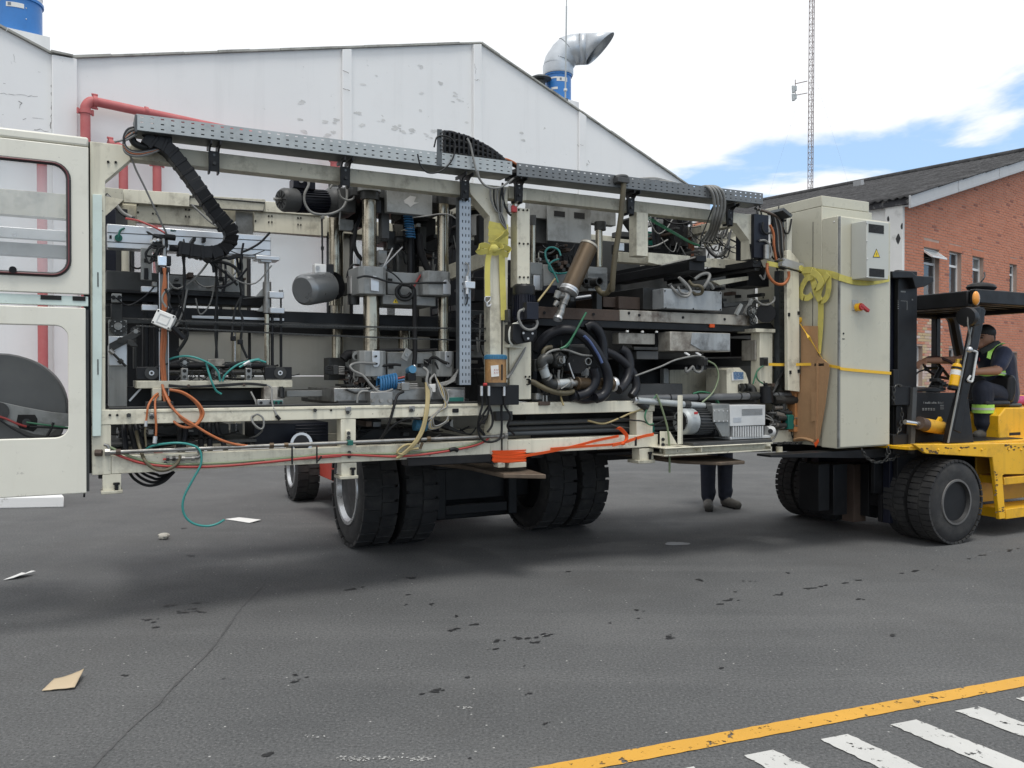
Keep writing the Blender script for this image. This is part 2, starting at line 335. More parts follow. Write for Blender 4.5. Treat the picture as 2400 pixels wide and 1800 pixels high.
def rough_strip(mb, a0, b0, a1, b1, n, jit, z):       # band between the edges a0-a1 and b0-b1 with worn edges
    prev = None
    for i in range(n+1):
        t = i/n; p = a0.lerp(a1, t); r = b0.lerp(b1, t); d = (r-p).normalized()
        p = p+d*random.uniform(-jit, jit); r = r+d*random.uniform(-jit, jit)
        if prev: mb.add([(prev[0].x, prev[0].y, z), (prev[1].x, prev[1].y, z), (r.x, r.y, z), (p.x, p.y, z)], [(0, 1, 2, 3)])
        prev = (p, r)
def road_paint(name, col):
    m = mat(name, col, .62, var=.07, dirt=.35, dirtcol=tuple(x*.45 for x in col), dscale=3, thr=.56, bump=.3, bscale=95, vscale=2)
    t = m.node_tree; b = t.nodes['Principled BSDF']; L = t.links.new; g_ = N(t, 'ShaderNodeNewGeometry')
    n = N(t, 'ShaderNodeTexNoise', i_Scale=16.0, i_Detail=7.0, i_Roughness=.72); L(g_.outputs['Position'], n.inputs['Vector'])
    r_ = N(t, 'ShaderNodeMapRange'); r_.inputs[1].default_value = .385; r_.inputs[2].default_value = .42; L(n.outputs[0], r_.inputs[0]); L(r_.outputs[0], b.inputs['Alpha'])
    return m
ylw = road_paint('worn_yellow_road_paint', (.60, .32, .045)); wht = road_paint('worn_white_road_paint', (.52, .52, .50))
e0, e1 = G(1270, 1797), G(2400, 1586); f0, f1 = G(1417, 1800), G(2400, 1614)
d = (e1-e0).normalized(); mb = MB(); rough_strip(mb, e0-d*3, f0-d*3, e0+d*14, f0+d*14, 420, .006, .004)
tag(emit('painted_line', mb, ylw), None, None, kind='structure')
bars = [((1000, 1240), (1130, 1208)), ((1335, 1165), (1455, 1142)), ((1640, 1105), (1745, 1082)), ((1915, 1047), (2010, 1027)), ((2170, 990), (2262, 971))]
db = (G(*qp('L', 2080, 1290)[0])-G(*qp('L', 1640, 1105)[0])).normalized()
c0, c1 = G(*qp('L', *bars[0][0])[0]), G(*qp('L', *bars[3][0])[0]); wv = (G(*qp('L', *bars[1][1])[0])-G(*qp('L', *bars[1][0])[0]))
stp = (c1-c0)/3
for i in range(-2, 7):
    a = c0+stp*i; mb = MB(); rough_strip(mb, a, a+db*1.5, a+wv, a+wv+db*1.5, 10, .004, .0045)
    mb2 = MB(); rough_strip(mb2, a, a+wv, a+db*1.5, a+wv+db*1.5, 60, .005, .0045)
    tag(emit('painted_stripe', mb2, wht), None, None, kind='structure')
# oil drips, seam and scuffs on the asphalt
oil = mat('oil_stain', (.018, .0185, .02), .6, var=.2); tar = mat('tar_seam', (.075, .075, .076), .7, var=.3); chalk = mat('chalky_scuff', (.34, .34, .33), .9, var=.2)
def blob(mb, c, r, asp, rot, z, n=13, jag=.3):
    pts = []
    for k in range(n):
        th = 2*math.pi*k/n; rr = r*random.uniform(1-jag, 1+jag); x, y = rr*math.cos(th)*asp, rr*math.sin(th)
        pts.append((c.x+x*math.cos(rot)-y*math.sin(rot), c.y+x*math.sin(rot)+y*math.cos(rot), z))
    mb.add(pts, [tuple(range(n))])
mb = MB()
drips = qp('K', 770, 615, 790, 620, 812, 608, 830, 615, 850, 610, 868, 618, 840, 604, 645, 650, 662, 662, 668, 685, 722, 594, 855, 580, 965, 907, 1285, 918, 1280, 893, 1325, 900, 1763, 543, 1770, 470, 1700, 480, 1755, 585, 1862, 583, 1958, 695, 2050, 672, 1973, 637, 2140, 778, 2180, 741, 1893, 955, 1878, 962, 2030, 1250, 830, 375, 795, 255, 545, 893, 1155, 1237, 2108, 780, 2020, 900, 1525, 515, 1550, 508)
drips += qp('L', 25, 730, 80, 748, 100, 750, 103, 730, 150, 720, 425, 665, 540, 612, 548, 645, 675, 725, 900, 583, 932, 567, 978, 567, 1135, 545, 1165, 537, 1280, 518, 1300, 514, 1335, 507, 1355, 502, 1440, 492, 1490, 480, 1685, 450, 1742, 440, 1788, 428, 1838, 417, 1975, 387, 2005, 382, 2030, 372, 2105, 358, 2150, 350, 2195, 343, 1030, 485, 1495, 563, 812, 480, 1188, 447, 243, 443, 55, 850, 60, 975, 145, 1100, 905, 860, 1645, 720, 965, 530, 500, 78, 790, 103, 400, 80)
for x, y in drips:
    c = G(x, y)
    for k in range(random.choice((1, 1, 2, 3, 4))): blob(mb, c+Vector((random.gauss(0, .025), random.gauss(0, .02), 0))*(1 if k else 0), random.uniform(.003, .012)*(1+c.y*.055), random.uniform(1.0, 2.2), R(27)+random.uniform(-.5, .5), .0032+random.uniform(0, .0007), 15, .42)
tag(emit('oil_drips', mb, oil), 'small dark oil drips scattered over the asphalt', None, kind='stuff')
seam = [G(x, y) for x, y in qp('K', 1140, 500, 1085, 555, 1040, 600, 1000, 660, 965, 710, 925, 765, 860, 835, 790, 900, 720, 975, 680, 1020, 610, 1080, 550, 1135, 490, 1195, 440, 1245, 380, 1310)]
mb = MB(); P = catmull(seam, 6)
for i in range(len(P)-1):
    t = (P[i+1]-P[i]).normalized(); n_ = Vector((-t.y, t.x, 0)); w0 = random.uniform(.002, .008)
    mb.add([P[i]-n_*w0, P[i]+n_*w0, P[i+1]+n_*w0, P[i+1]-n_*w0], [(0, 1, 2, 3)])
for k in range(len(mb.v)): mb.v[k].z = .0035
tag(emit('asphalt_seam', mb, tar), None, None, kind='structure')
mb = MB()
for x, y, n_ in [(1500, 1250, 16), (1560, 1255, 20), (1660, 1250, 16), (1800, 1255, 14), (1840, 1253, 10), (1100, 160, 8), (1240, 210, 4), (2000, 1030, 8), (1350, 1160, 7)]:
    for k in range(n_):
        c = G(*qp('K', x+random.gauss(0, 26), y+random.gauss(0, 5))[0]); blob(mb, c, random.uniform(.002, .005), 2.2, random.uniform(0, 3), .0034, 7, .4)
tag(emit('chalk_scuffs', mb, chalk), 'pale chalky scuff specks on the asphalt', None, kind='stuff')
puddle = MB(); blob(puddle, G(*qp('L', 713, 322)[0]), .075, 1.6, R(5), .003, 22, .12)
tag(emit('paint_splash', puddle, mat('pale_splash', (.27, .28, .30), .5, var=.2)), None, None, kind='structure')

# ------------------------------------------------------------------ white workshop building (gable wall facing the yard)
def wall_mat(name, col, crack=True):
    m = mat(name, col, .8, var=.025, vscale=.35, dirt=.12, dirtcol=(.42, .42, .40), dscale=.8, thr=.55, bump=.08, bscale=30)
    t = m.node_tree; L = t.links.new; b = t.nodes['Principled BSDF']; src = b.inputs['Base Color'].links[0].from_socket
    tcn = N(t, 'ShaderNodeTexCoord'); V = tcn.outputs['Object']
    def noise(s, d=6, r=.7, vec=V, dist=0):
        n = N(t, 'ShaderNodeTexNoise', i_Scale=s, i_Detail=d, i_Roughness=r); n.inputs['Distortion'].default_value = dist; L(vec, n.inputs['Vector']); return n.outputs[0]
    def rng(x, a, bb, c=0., d_=1.):
        n = N(t, 'ShaderNodeMapRange'); n.inputs[1].default_value = a; n.inputs[2].default_value = bb; n.inputs[3].default_value = c; n.inputs[4].default_value = d_; L(x, n.inputs[0]); return n.outputs[0]
    big = rng(noise(.33, 3, .5), .5, .6)
    fl = rng(noise(3.2, 9, .74), .63, .67)
    mu = N(t, 'ShaderNodeMath', operation='MULTIPLY'); L(big, mu.inputs[0]); L(fl, mu.inputs[1])
    m1 = N(t, 'ShaderNodeMix', data_type='RGBA'); L(mu.outputs[0], m1.inputs[0]); L(src, m1.inputs[6]); m1.inputs[7].default_value = (.40, .40, .38, 1)
    mp = N(t, 'ShaderNodeMapping'); mp.inputs['Scale'].default_value = (1.6, 1.6, .10); L(V, mp.inputs[0])
    st = rng(noise(1.5, 5, .6, mp.outputs[0]), .55, .8, 0, .22)
    m2 = N(t, 'ShaderNodeMix', data_type='RGBA'); L(st, m2.inputs[0]); L(m1.outputs[2], m2.inputs[6]); m2.inputs[7].default_value = (.40, .41, .40, 1)
    L(m2.outputs[2], b.inputs['Base Color']); return m
white_wall = wall_mat('white_render', (.78, .785, .78)); white_pil = wall_mat('white_render_smooth', (.78, .785, .78))
coping_m = mat('weathered_coping', (.36, .36, .33), .8, var=.25, dirt=.6, dirtcol=(.10, .10, .09), dscale=3, thr=.5, vscale=2)
BW = Vector((.7774, .629, 0)); BN = Vector((-.629, .7774, 0))
kx = 1941/15.0/(3600-170)                            # scale of the wall per pixel
def WP(x, y):                                         # wall-frame coordinates (along, up) of a pixel
    p = ray(x, y); o = D(170, 880, 15.0); n = BN; t = (o-Vector((0, 0, CH))).dot(n)/p.dot(n); P = Vector((0, 0, CH))+p*t
    return (P-o).dot(BW), P.z
WO = D(170, 880, 15.0); WO.z = 0
WFR = Matrix(((BW.x, BN.x, 0, WO.x), (BW.y, BN.y, 0, WO.y), (0, 0, 1, 0), (0, 0, 0, 1)))
FRAME[0] = WFR
pk = WP(1125, 103); vl = WP(168, 138); rs = WP(1610, 435); lft = WP(0, 65)
sl_r = (rs[1]-pk[1])/(rs[0]-pk[0]); sl_l = (lft[1]-vl[1])/(lft[0]-vl[0]+.35)
rx = pk[0]+(pk[0]-vl[0]); rz_ = pk[1]+sl_r*(rx-pk[0])
bld = root('white_workshop', (0, 0, 0), 'long white rendered workshop with a gable roof behind the machine', 'building')
outline = [(vl[0]-9.0, 0), (rx, 0), (rx, rz_), pk, vl, (vl[0]-.35, vl[1]), (vl[0]-9.0, vl[1]+sl_l*(-8.65))]
emit('gable_wall', MB().prism([(a, 0, b) for a, b in outline], (0, .3, 0)), white_wall, bld)
# side and rear walls, roof planes
LEN = 30
emit('side_wall', MB().box(rx-.3, rx, .3, LEN, 0, rz_), white_wall, bld)
emit('rear_wall', MB().prism([(a, LEN, b) for a, b in outline], (0, .3, 0)), white_wall, bld)
roofm = mat('fibre_cement_roof', (.24, .24, .235), .85, var=.2, dirt=.4)
for (a, b) in ((vl, pk), (pk, (rx, rz_)), ((vl[0]-9.0, vl[1]-sl_l*8.65), (vl[0]-.35, vl[1]))):
    emit('roof', MB().prism([(a[0], .3, a[1]-.12), (b[0], .3, b[1]-.12), (b[0], .3, b[1]-.02), (a[0], .3, a[1]-.02)], (0, LEN-.3, 0)), roofm, bld)
def coping(a, b, n, over=.06):
    A, B = Vector((a[0], 0, a[1])), Vector((b[0], 0, b[1]))
    for i in range(n):
        p, r_ = A.lerp(B, i/n+.0004), A.lerp(B, (i+1)/n-.0004); up = (B-A).cross(Vector((0, 1, 0))).normalized()
        if up.z < 0: up = -up
        j = random.uniform(0, .012)
        emit('coping_stone', MB().prism([p+up*.004+Vector((0, -over-j, 0)), r_+up*.004+Vector((0, -over-j, 0)), r_+up*(.038+j)+Vector((0, -over-j, 0)), p+up*(.038+j)+Vector((0, -over-j, 0))], (0, .42, 0)), coping_m, bld)
coping((vl[0]-.35, vl[1]), vl, 1, .13); coping(vl, pk, 14); coping(pk, (rx, rz_), 16); coping((vl[0]-9.0, vl[1]-sl_l*8.65), (vl[0]-.35, vl[1]), 13)
def pil(x0, x1, ytop, proud, slope=None):
    a0, a1 = WP(x0, 500)[0], WP(x1, 500)[0]
    def top(a): return (vl[1]+(a-vl[0])*(pk[1]-vl[1])/(pk[0]-vl[0]) if a < pk[0] else pk[1]+sl_r*(a-pk[0])) if a > vl[0] else vl[1]
    emit('pilaster', MB().prism([(a0, -proud, 0), (a1, -proud, 0), (a1, -proud, top(a1)-.03), (a0, -proud, top(a0)-.03)], (0, proud-.002, 0)), white_pil, bld, bevel=.008)
pil(122, 179, 140, .10); pil(800, 821, 120, .08); pil(1106, 1124, 105, .09); pil(1354, 1370, 270, .07)
# dark cracks along the corner pilaster and across the render
crack = mat('render_crack', (.26, .255, .25), .9, var=.2)
def crack_at(pts, wd):
    P = []
    for x, y in pts:
        a, b = WP(x, y); P.append(Vector((a, -.003, b)))
    Q = []
    for i in range(len(P)-1):
        n = max(2, int((P[i+1]-P[i]).length/.05))
        for k in range(n): p = P[i].lerp(P[i+1], k/n); Q.append(p+Vector((random.gauss(0, .013), 0, random.gauss(0, .013))))
    m_ = MB()
    for i in range(len(Q)-1):
        t = (Q[i+1]-Q[i]).normalized(); n = Vector((-t.z, 0, t.x))*random.uniform(.2, .7)*wd
        m_.add([Q[i]-n, Q[i]+n, Q[i+1]+n, Q[i+1]-n], [(0, 1, 2, 3)])
    return m_
mb = MB()
for pts, wd in [(qp('H', 385, 410, 388, 520, 384, 640, 380, 800, 376, 975), .012), (qp('H', 250, 960, 300, 958, 340, 968, 372, 970), .01), (qp('H', 0, 690, 130, 702, 300, 716), .006), (qp('H', 148, 748, 158, 775, 152, 812), .01),
                (qp('H', 30, 615, 48, 645), .01), (qp('H', 170, 880, 235, 886), .007), (qp('H', 0, 843, 35, 847), .008), (qp('H', 255, 876, 345, 884), .006), (qp('H', 95, 405, 110, 460, 145, 470), .006), (qp('H', 295, 530, 305, 550), .006), (qp('H', 80, 450, 95, 495), .005)]:
    m_ = crack_at(pts, wd); mb.add(m_.v, m_.f)
emit('render_cracks', mb, crack, bld)['kind'] = 'stuff'
mb = MB()
for pts, wd in [(qp('I', 240, 268, 296, 285), .012), (qp('I', 242, 370, 296, 382), .012), (qp('I', 1000, 320, 1040, 322), .012), (qp('I', 1002, 230, 1012, 300), .008), (qp('I', 1605, 690, 1635, 694), .01), (qp('I', 1650, 780, 1668, 805), .012), (qp('H', 1040, 890, 1075, 893), .006)]:
    m_ = crack_at(pts, wd); mb.add([v+Vector((0, -.1, 0)) for v in m_.v], m_.f)
emit('pilaster_cracks', mb, crack, bld)['kind'] = 'stuff'
mb = MB()
for x, y, n_, sp in [(340, 505, 9, 14), (365, 575, 6, 12), (560, 590, 10, 20), (600, 605, 8, 18), (650, 605, 8, 16), (740, 640, 6, 20), (780, 605, 7, 12), (150, 555, 7, 12), (215, 548, 6, 10), (165, 630, 9, 14), (20, 440, 6, 12), (15, 540, 7, 12), (30, 610, 4, 10), (700, 235, 5, 14), (820, 330, 6, 12), (905, 400, 8, 18), (940, 430, 5, 14), (710, 390, 3, 8), (700, 490, 3, 6), (965, 560, 5, 10), (370, 340, 5, 10), (480, 555, 4, 10), (1285, 620, 6, 8), (1292, 660, 3, 6), (1655, 800, 5, 8), (885, 440, 3, 6), (445, 285, 2, 5), (205, 615, 5, 10)]:
    for k in range(n_):
        a, b = WP(*qp('I', x+random.gauss(0, sp*.6), y+random.gauss(0, sp*.45))[0]); n = 9; r0 = random.uniform(.012, .045); pts = []
        for j in range(n):
            th = 2*math.pi*j/n; rr = r0*random.uniform(.5, 1.4); pts.append((a+rr*1.6*math.cos(th), -.003-random.uniform(0, .0006), b+rr*.6*math.sin(th)))
        mb.add(pts, [tuple(range(n))])
emit('flaked_paint', mb, mat('flaked_patch', (.62, .62, .605), .9, var=.2), bld)['kind'] = 'stuff'

# red fire pipes in front of the wall
pipe_red = mat('red_pipe_paint', (.47, .12, .12), .6, var=.07, dirt=.4, dirtcol=(.45, .20, .19), dscale=3, thr=.5)
def WQ(x, y, off=-.28):
    p = ray(x, y); o = WO+BN*off; t = (o).dot(BN)/p.dot(BN); P = Vector((0, 0, CH))+p*t
    return Vector(((P-WO).dot(BW), off, P.z))
def flange(mb, c, ax, r):
    ax = Vector(ax).normalized(); c = Vector(c); mb.lathe(c-ax*.035, ax, [(0, r*1.22), (.07, r*1.22)], 18)
    s_ = ax.cross(Vector((0, 1, 0))).normalized()
    for k in (-1, 1): mb.cyl(c+s_*k*r*1.45-ax*.05, c+s_*k*r*1.45+ax*.05, .022, seg=8); mb.bar(c+s_*k*r*1.1, c+s_*k*r*1.5, .05, .05, ax)
r_p = .083
fp = root('fire_main_pipe', (WQ(200, 300).x, -.28, 0), 'red fire main with an elbow rising along the white wall and running right', 'pipe')
a = WQ(200, 1000); b = WQ(200, 262); c = WQ(203, 242); d_ = WQ(222, 238); e = WQ(800, 345); e.z = d_.z-.12
a.z = 0
emit('riser', MB().cyl((b.x, b.y, 0), b, r_p), pipe_red, fp)
emit('elbow', MB().tube([b, Vector((b.x+.01, b.y, b.z+.1)), Vector((b.x+.08, b.y, d_.z-.02)), d_], r_p*1.04, 16, 5), pipe_red, fp)
emit('pipe_run', MB().cyl(d_, (e.x, e.y, e.z), r_p), pipe_red, fp)
mb = MB(); flange(mb, b, (0, 0, 1), r_p); emit('coupling', mb, pipe_red, fp)
mb = MB(); flange(mb, d_, (1, 0, 0), r_p); emit('coupling', mb, pipe_red, fp)
mb = MB(); p_ = WQ(342, 258); mb.cyl((p_.x-.03, p_.y, d_.z+.0), (p_.x+.03, p_.y, d_.z-.005), r_p*1.08); emit('coupling', mb, pipe_red, fp)
for nm, x, yt, lab, fl in [('pipe_riser', 98, 372, 'red vertical pipe seen through the white machine doors at far left', 0), ('pipe_riser', 289, 372, 'red vertical pipe behind the gusset of the machine post', 0), ('pipe_riser', 368, 385, 'red vertical pipe with coupling, right of the gusset gap', 1)]:
    p_ = WQ(x, yt, -.30); rt = root(nm, (p_.x, p_.y, 0), lab, 'pipe', 'red fire pipes by the white wall')
    top = p_.z+(.03 if not fl else 0.)
    emit('pipe', MB().cyl((p_.x, p_.y, 0), (p_.x, p_.y, top), r_p*.95), pipe_red, rt)
    mb = MB(); flange(mb, (p_.x, p_.y, top), (0, 0, 1), r_p*.95); emit('coupling', mb, pipe_red, rt)
    if x == 289:
        emit('elbow', MB().tube([(p_.x, p_.y, top), (p_.x-.01, p_.y, top+.10), (p_.x-.10, p_.y-.02, top+.17), (p_.x-.22, p_.y-.03, top+.18)], r_p, 14, 5), pipe_red, rt)
        mb = MB(); flange(mb, (p_.x-.23, p_.y-.03, top+.18), (1, 0, 0), r_p); emit('coupling', mb, pipe_red, rt)
    if fl: emit('upper_pipe', MB().cyl((p_.x, p_.y, top), (p_.x, p_.y, top+.5), r_p*.9), pipe_red, rt)
p0, p1 = WQ(110, 962, -.2), WQ(170, 962, -.2); rt = root('low_pipe', (p0.x, p0.y, 0), 'short red pipe low on the wall seen through the lower door opening', 'pipe')
emit('pipe', MB().cyl((p0.x-2, p0.y, p0.z), (p1.x+1.0, p0.y, p0.z), .05), pipe_red, rt); emit('bracket', MB().box(p0.x-.03, p0.x+.03, -.25, 0, p0.z-.09, p0.z-.05).box(p0.x-.03, p0.x+.03, -.05, 0, p0.z-.2, p0.z), pipe_red, rt)
p0 = WQ(785, 385, -.3); rt = root('pipe_stub', (p0.x, p0.y, 0), 'small bright red pipe end behind the top beam', 'pipe')
emit('pipe', MB().cyl((p0.x, p0.y, 0), (p0.x, p0.y, p0.z+.06), .10), pipe_red, rt); emit('cap', MB().lathe((p0.x, p0.y, p0.z+.06), (0, 0, 1), [(0, .13), (.05, .13), (.09, .06)]), pipe_red, rt)

# white concrete kerb block on the ground at left
FRAME[0] = Matrix()
k0 = [G(-700, 1205), G(150, 1189), G(138, 1172), G(-700, 1182)]
k0[3] = k0[0]+(k0[2]-k0[1])
tag(emit('concrete_plinth', MB().prism([Vector((p.x, p.y, 0)) for p in k0], (0, 0, .13)), white_pil, bevel=.01), 'low white concrete plinth on the asphalt beneath the white doors', 'plinth')

# ------------------------------------------------------------------ roof fans, lightning rod, mast
fan_blue = mat('fan_blue', (.035, .19, .52), .38, var=.06, dirt=.2, dirtcol=(.03, .1, .26)); duct = mat('shiny_galvanised_duct', (.50, .53, .56), .42, .55, var=.14, vscale=2.0)
logo_dark = mat('label_ink', (.16, .19, .23), .6, var=.05)
def roof_fan(px, dist, r, ytop, ybot, lab, hood):
    T = D(px, ytop, dist); B = D(px, ybot, dist); ang = math.atan2(T.x, T.y)
    rt = root('roof_fan', (T.x, T.y, B.z-.5), lab, 'roof fan', 'blue roof fans'); c = Vector((T.x, T.y, 0))
    H = T.z-B.z
    emit('housing', MB().lathe((T.x, T.y, B.z), (0, 0, 1), [(0, r), (H-.05, r), (H-.05, r*1.07), (H, r*1.07)], 40), fan_blue, rt)
    emit('curb', MB().obox((T.x, T.y, B.z-.35), BW*r*1.13, BN*r*1.13, Vector((0, 0, .33))), white_pil, rt)
    for dz, aw, ad, sz in ((.75, .18, .0, (.26, .07)), ):
        for kk in range(1):
            d0 = ang+math.pi; 
    vd = Vector((-T.x, -T.y, 0)).normalized(); sd_ = Vector((vd.y, -vd.x, 0))*-1
    def sticker(th, z, w, h, m_, nm, out=.006):
        P = []
        for k in range(7):
            a_ = th+(k/6-.5)*w/r; dd = vd*math.cos(a_)+sd_*math.sin(a_)
            P.append((c+dd*(r+out), z))
        mb = MB()
        for k in range(6):
            (p, z0), (p2, _) = P[k], P[k+1]; mb.add([p+Vector((0, 0, z0-h/2)), p2+Vector((0, 0, z0-h/2)), p2+Vector((0, 0, z0+h/2)), p+Vector((0, 0, z0+h/2))], [(0, 1, 2, 3)])
        return emit(nm, mb, m_, rt)
    if hood:
        zt = T.z
        emit('duct_collar', MB().lathe((T.x, T.y, zt), (0, 0, 1), [(0, r*1.13), (.05, r*1.17), (.30, r*1.17)], 40), duct, rt)
        e0, e1, e2 = Vector((T.x, T.y, zt+.30)), Vector((T.x, T.y, zt+.3))+sd_*.30+Vector((0, 0, .62)), None
        ax = (sd_*.95+BN*-.10+Vector((0, 0, -.02))).normalized()
        p1 = e0+sd_*.12+Vector((0, 0, .22)); p2 = e0+sd_*.30+Vector((0, 0, .45)); p3 = e0+sd_*.66+Vector((0, 0, .50))
        emit('duct_elbow', MB().tube([e0-Vector((0, 0, .05)), e0+sd_*.03+Vector((0, 0, .1)), p1, p2, p3], r*1.12, 40, 2, caps=False), duct, rt, solid=.01)
        emit('duct_outlet', MB().tube([p3, p3+ax*.2], r*1.12, 40, 1, caps=False), duct, rt, solid=.01)
        for pp_, tt in ((e0+sd_*.06+Vector((0, 0, .12)), Vector((0, 0, 1))+sd_*.3), (p2, sd_+Vector((0, 0, .75))), (p3, ax)): emit('duct_seam', MB().lathe(pp_-tt.normalized()*.008, tt, [(0, r*1.135), (.016, r*1.135)], 40), galv_dark, rt)
        # mitred hood end: long on top, short below
        seg = 40; a_ = ax.cross(Vector((0, 0, 1))).normalized(); b_ = a_.cross(ax); q0 = p3+ax*.2; vs = []
        for k in range(seg):
            th = 2*math.pi*k/seg; o_ = (a_*math.cos(th)+b_*math.sin(th))*r*1.12; vs += [q0+o_, q0+o_+ax*(.42+.42*math.sin(th))]
        emit('duct_hood', MB().add(vs, [(2*k, 2*((k+1) % seg), 2*((k+1) % seg)+1, 2*k+1) for k in range(seg)]), duct, rt, solid=.01)
        sticker(.32, T.z-.28*H, .34, .13, white_plastic, 'label'); sticker(.20, T.z-.28*H, .06, .07, logo_dark, 'label_emblem', .009); sticker(-.35, T.z-.22*H, .22, .05, white_plastic, 'label'); sticker(-.3, T.z-.62*H, .22, .07, white_plastic, 'label')
        mo = T+BW*-.72+Vector((0, 0, -.32))
        emit('motor', MB().lathe(mo-Vector((0, 0, .25)), (0, 0, 1), [(0, .15), (.25, .15), (.27, .13)]), grey_dark, rt); emit('motor_cover', MB().lathe(mo+Vector((0, 0, .05)), (0, 0, 1), [(0, .34), (.03, .33), (.11, .16), (.12, .02)], 24), galv_dark, rt)
        emit('motor_bracket', MB().bar(mo+BW*.15+Vector((0, 0, -.2)), mo+BW*.6+Vector((0, 0, -.2)), .25, .06), fan_blue, rt)
    else:
        emit('duct_collar', MB().lathe((T.x, T.y, T.z), (0, 0, 1), [(0, r*1.0), (.10, r*1.0), (.10, r*1.02), (.12, r*1.02), (.12, r), (1.4, r)], 40), duct, rt)
        sticker(-.12, T.z-.20, .29, .085, white_plastic, 'label'); sticker(-.34, T.z-.195, .055, .055, logo_dark, 'label_emblem', .009)
        for zz in (.22, .42): emit('rivet', MB().sphere(c+(vd*math.cos(.33)+sd_*math.sin(.33))*r+Vector((0, 0, T.z-zz)), .012), alu, rt)
roof_fan(1308, 25.5, .40, 178, 240, 'blue roof fan with bent shiny duct hood on the right roof slope', True)
roof_fan(42, 15.6, .40, 6, 88, 'blue roof fan with a white label at the top left corner', False)
a, b = D(1325, 238, 23.6), D(1331, -260, 23.6)
rt = root('lightning_rod', (a.x, a.y, a.z), 'thin grey lightning rod rising in front of the right roof fan', 'rod')
emit('pole', MB().cyl(a, a.lerp(b, .45), .024, .02, 8).cyl(a.lerp(b, .45), b, .014, .01, 8), galv, rt); emit('foot', MB().obox(a+Vector((0, 0, -.05)), (.07, 0, 0), (0, .07, 0), (0, 0, .12)), galv_dark, rt); emit('clamp', MB().cyl(a.lerp(b, .05), a.lerp(b, .06), .05), white_plastic, rt)
# lattice mast
tw = D(1896, 880, 62.0); tw.z = 0; rt = root('lattice_mast', (tw.x, tw.y, 0), 'tall thin red and white lattice radio mast behind the cabinet', 'mast')
HT = 33; fa = .21; rotm = R(20); legs = []
mast_m = mat('mast_steel', (.24, .19, .18), .5, .5, var=.25)
for k in range(3):
    th = rotm+k*2*math.pi/3; legs.append(Vector((tw.x+fa*math.cos(th), tw.y+fa*math.sin(th), 0)))
    lean = Vector((.15, 0, HT)); emit('leg', MB().cyl(legs[-1], legs[-1]+lean, .026, seg=6), mast_m, rt)
mb = MB(); ns = 76
for i in range(ns):
    for k in range(3):
        A, B = legs[k], legs[(k+1) % 3]; z0, z1 = Vector((.15*i/ns, 0, HT*i/ns)), Vector((.15*(i+1)/ns, 0, HT*(i+1)/ns))
        mb.bar(A+z0, B+z0, .022, .022); mb.bar(A+z0, B+z1, .018, .018) if i % 2 else mb.bar(B+z0, A+z1, .018, .018)
emit('lattice_bracing', mb, mast_m, rt)['kind'] = 'stuff'
zt = D(1895, 190, 62).z; zb = D(1895, 218, 62).z; base = Vector((tw.x, tw.y, 0)); lf = Vector((-1.1, 0, 0))
mb = MB(); mb.bar(base+Vector((-.2, 0, zt)), base+lf+Vector((0, 0, zt-.2)), .05, .05); mb.bar(base+Vector((-.2, 0, zb)), base+lf+Vector((.1, 0, zb-.15)), .05, .05); mb.cyl(base+lf+Vector((0, 0, zt+.1)), base+lf+Vector((0, 0, zb-.5)), .03); emit('antenna_arm', mb, mast_m, rt)
for dz in (-.55, -1.15):
    c = base+lf+Vector((-.02, 0, zt+dz)); emit('antenna', MB().obox(c, (.12, 0, 0), (0, .06, 0), (0, 0, .17)).cyl(c+Vector((-.18, 0, .2)), c+Vector((-.1, 0, -.3)), .07, .12), galv, rt)
for az_ in (.2, 2.3, 4.4):
    for hh in (15.6, 25.0):
        e_ = base+Vector((9*math.cos(az_), 9*math.sin(az_), 0)); emit('guy_wire', MB().cyl(base+Vector((0, 0, hh)), e_, .004, seg=4), galv, rt)
# ------------------------------------------------------------------ brick building at right
O2 = D(2117, 880, 20.0); O2.z = 0
FRAME[0] = Matrix(((BW.x, BN.x, 0, O2.x), (BW.y, BN.y, 0, O2.y), (0, 0, 1, 0), (0, 0, 0, 1)))
def BP(x, y):
    p = ray(x, y); t = O2.dot(BN)/p.dot(BN); P = Vector((0, 0, CH))+p*t
    return (P-O2).dot(BW), P.z
EH, RH, HS, BD, RK = 5.83, 9.40, 12.6, 15.0, (9.40-5.83)/12.6
bb = root('brick_building', (0, 0, 0), 'red brick building with grey corrugated roof and narrow white windows at right', 'building')
mortar = mat('brick_mortar', (.40, .30, .25), .9, var=.12, bump=.1)
def brick_mat():
    m = mat('red_brick', (.50, .195, .115), .85, var=.12, dirt=.25, dirtcol=(.26, .10, .07), dscale=2.2, thr=.5, bump=.2, bscale=40, vscale=1.2)
    t = m.node_tree; b = t.nodes['Principled BSDF']; src = b.inputs['Base Color'].links[0].from_socket
    a = N(t, 'ShaderNodeVertexColor', layer_name='tint'); x = N(t, 'ShaderNodeMix', data_type='RGBA'); t.links.new(a.outputs['Alpha'], x.inputs[0])
    t.links.new(src, x.inputs[6]); t.links.new(a.outputs['Color'], x.inputs[7]); t.links.new(x.outputs[2], b.inputs['Base Color']); return m
brickm = brick_mat()
wins = []
for k, n in [('E', (1330, 560, 1455, 960)), ('E', (1537, 590, 1635, 960)), ('E', (1725, 630, 1815, 960)), ('E', (2025, 690, 2085, 960)), ('G', (296, 700, 372, 1012)), ('G', (575, 718, 640, 800)), ('G', (1072, 750, 1108, 990))]:
    x0, y0, x1, y1 = q(k, *n); a0 = BP(x0, y0)[0]; a1 = BP(x1, y0)[0]; z1 = BP((x0+x1)/2, y0)[1]; z0 = BP((x0+x1)/2, y1)[1]
    wins.append((a0, a1, z0, z1))
wins.append((7.9, 8.7, 2.9, 4.5)); wins.append((9.6, 10.4, 2.9, 4.5))
TH = .3
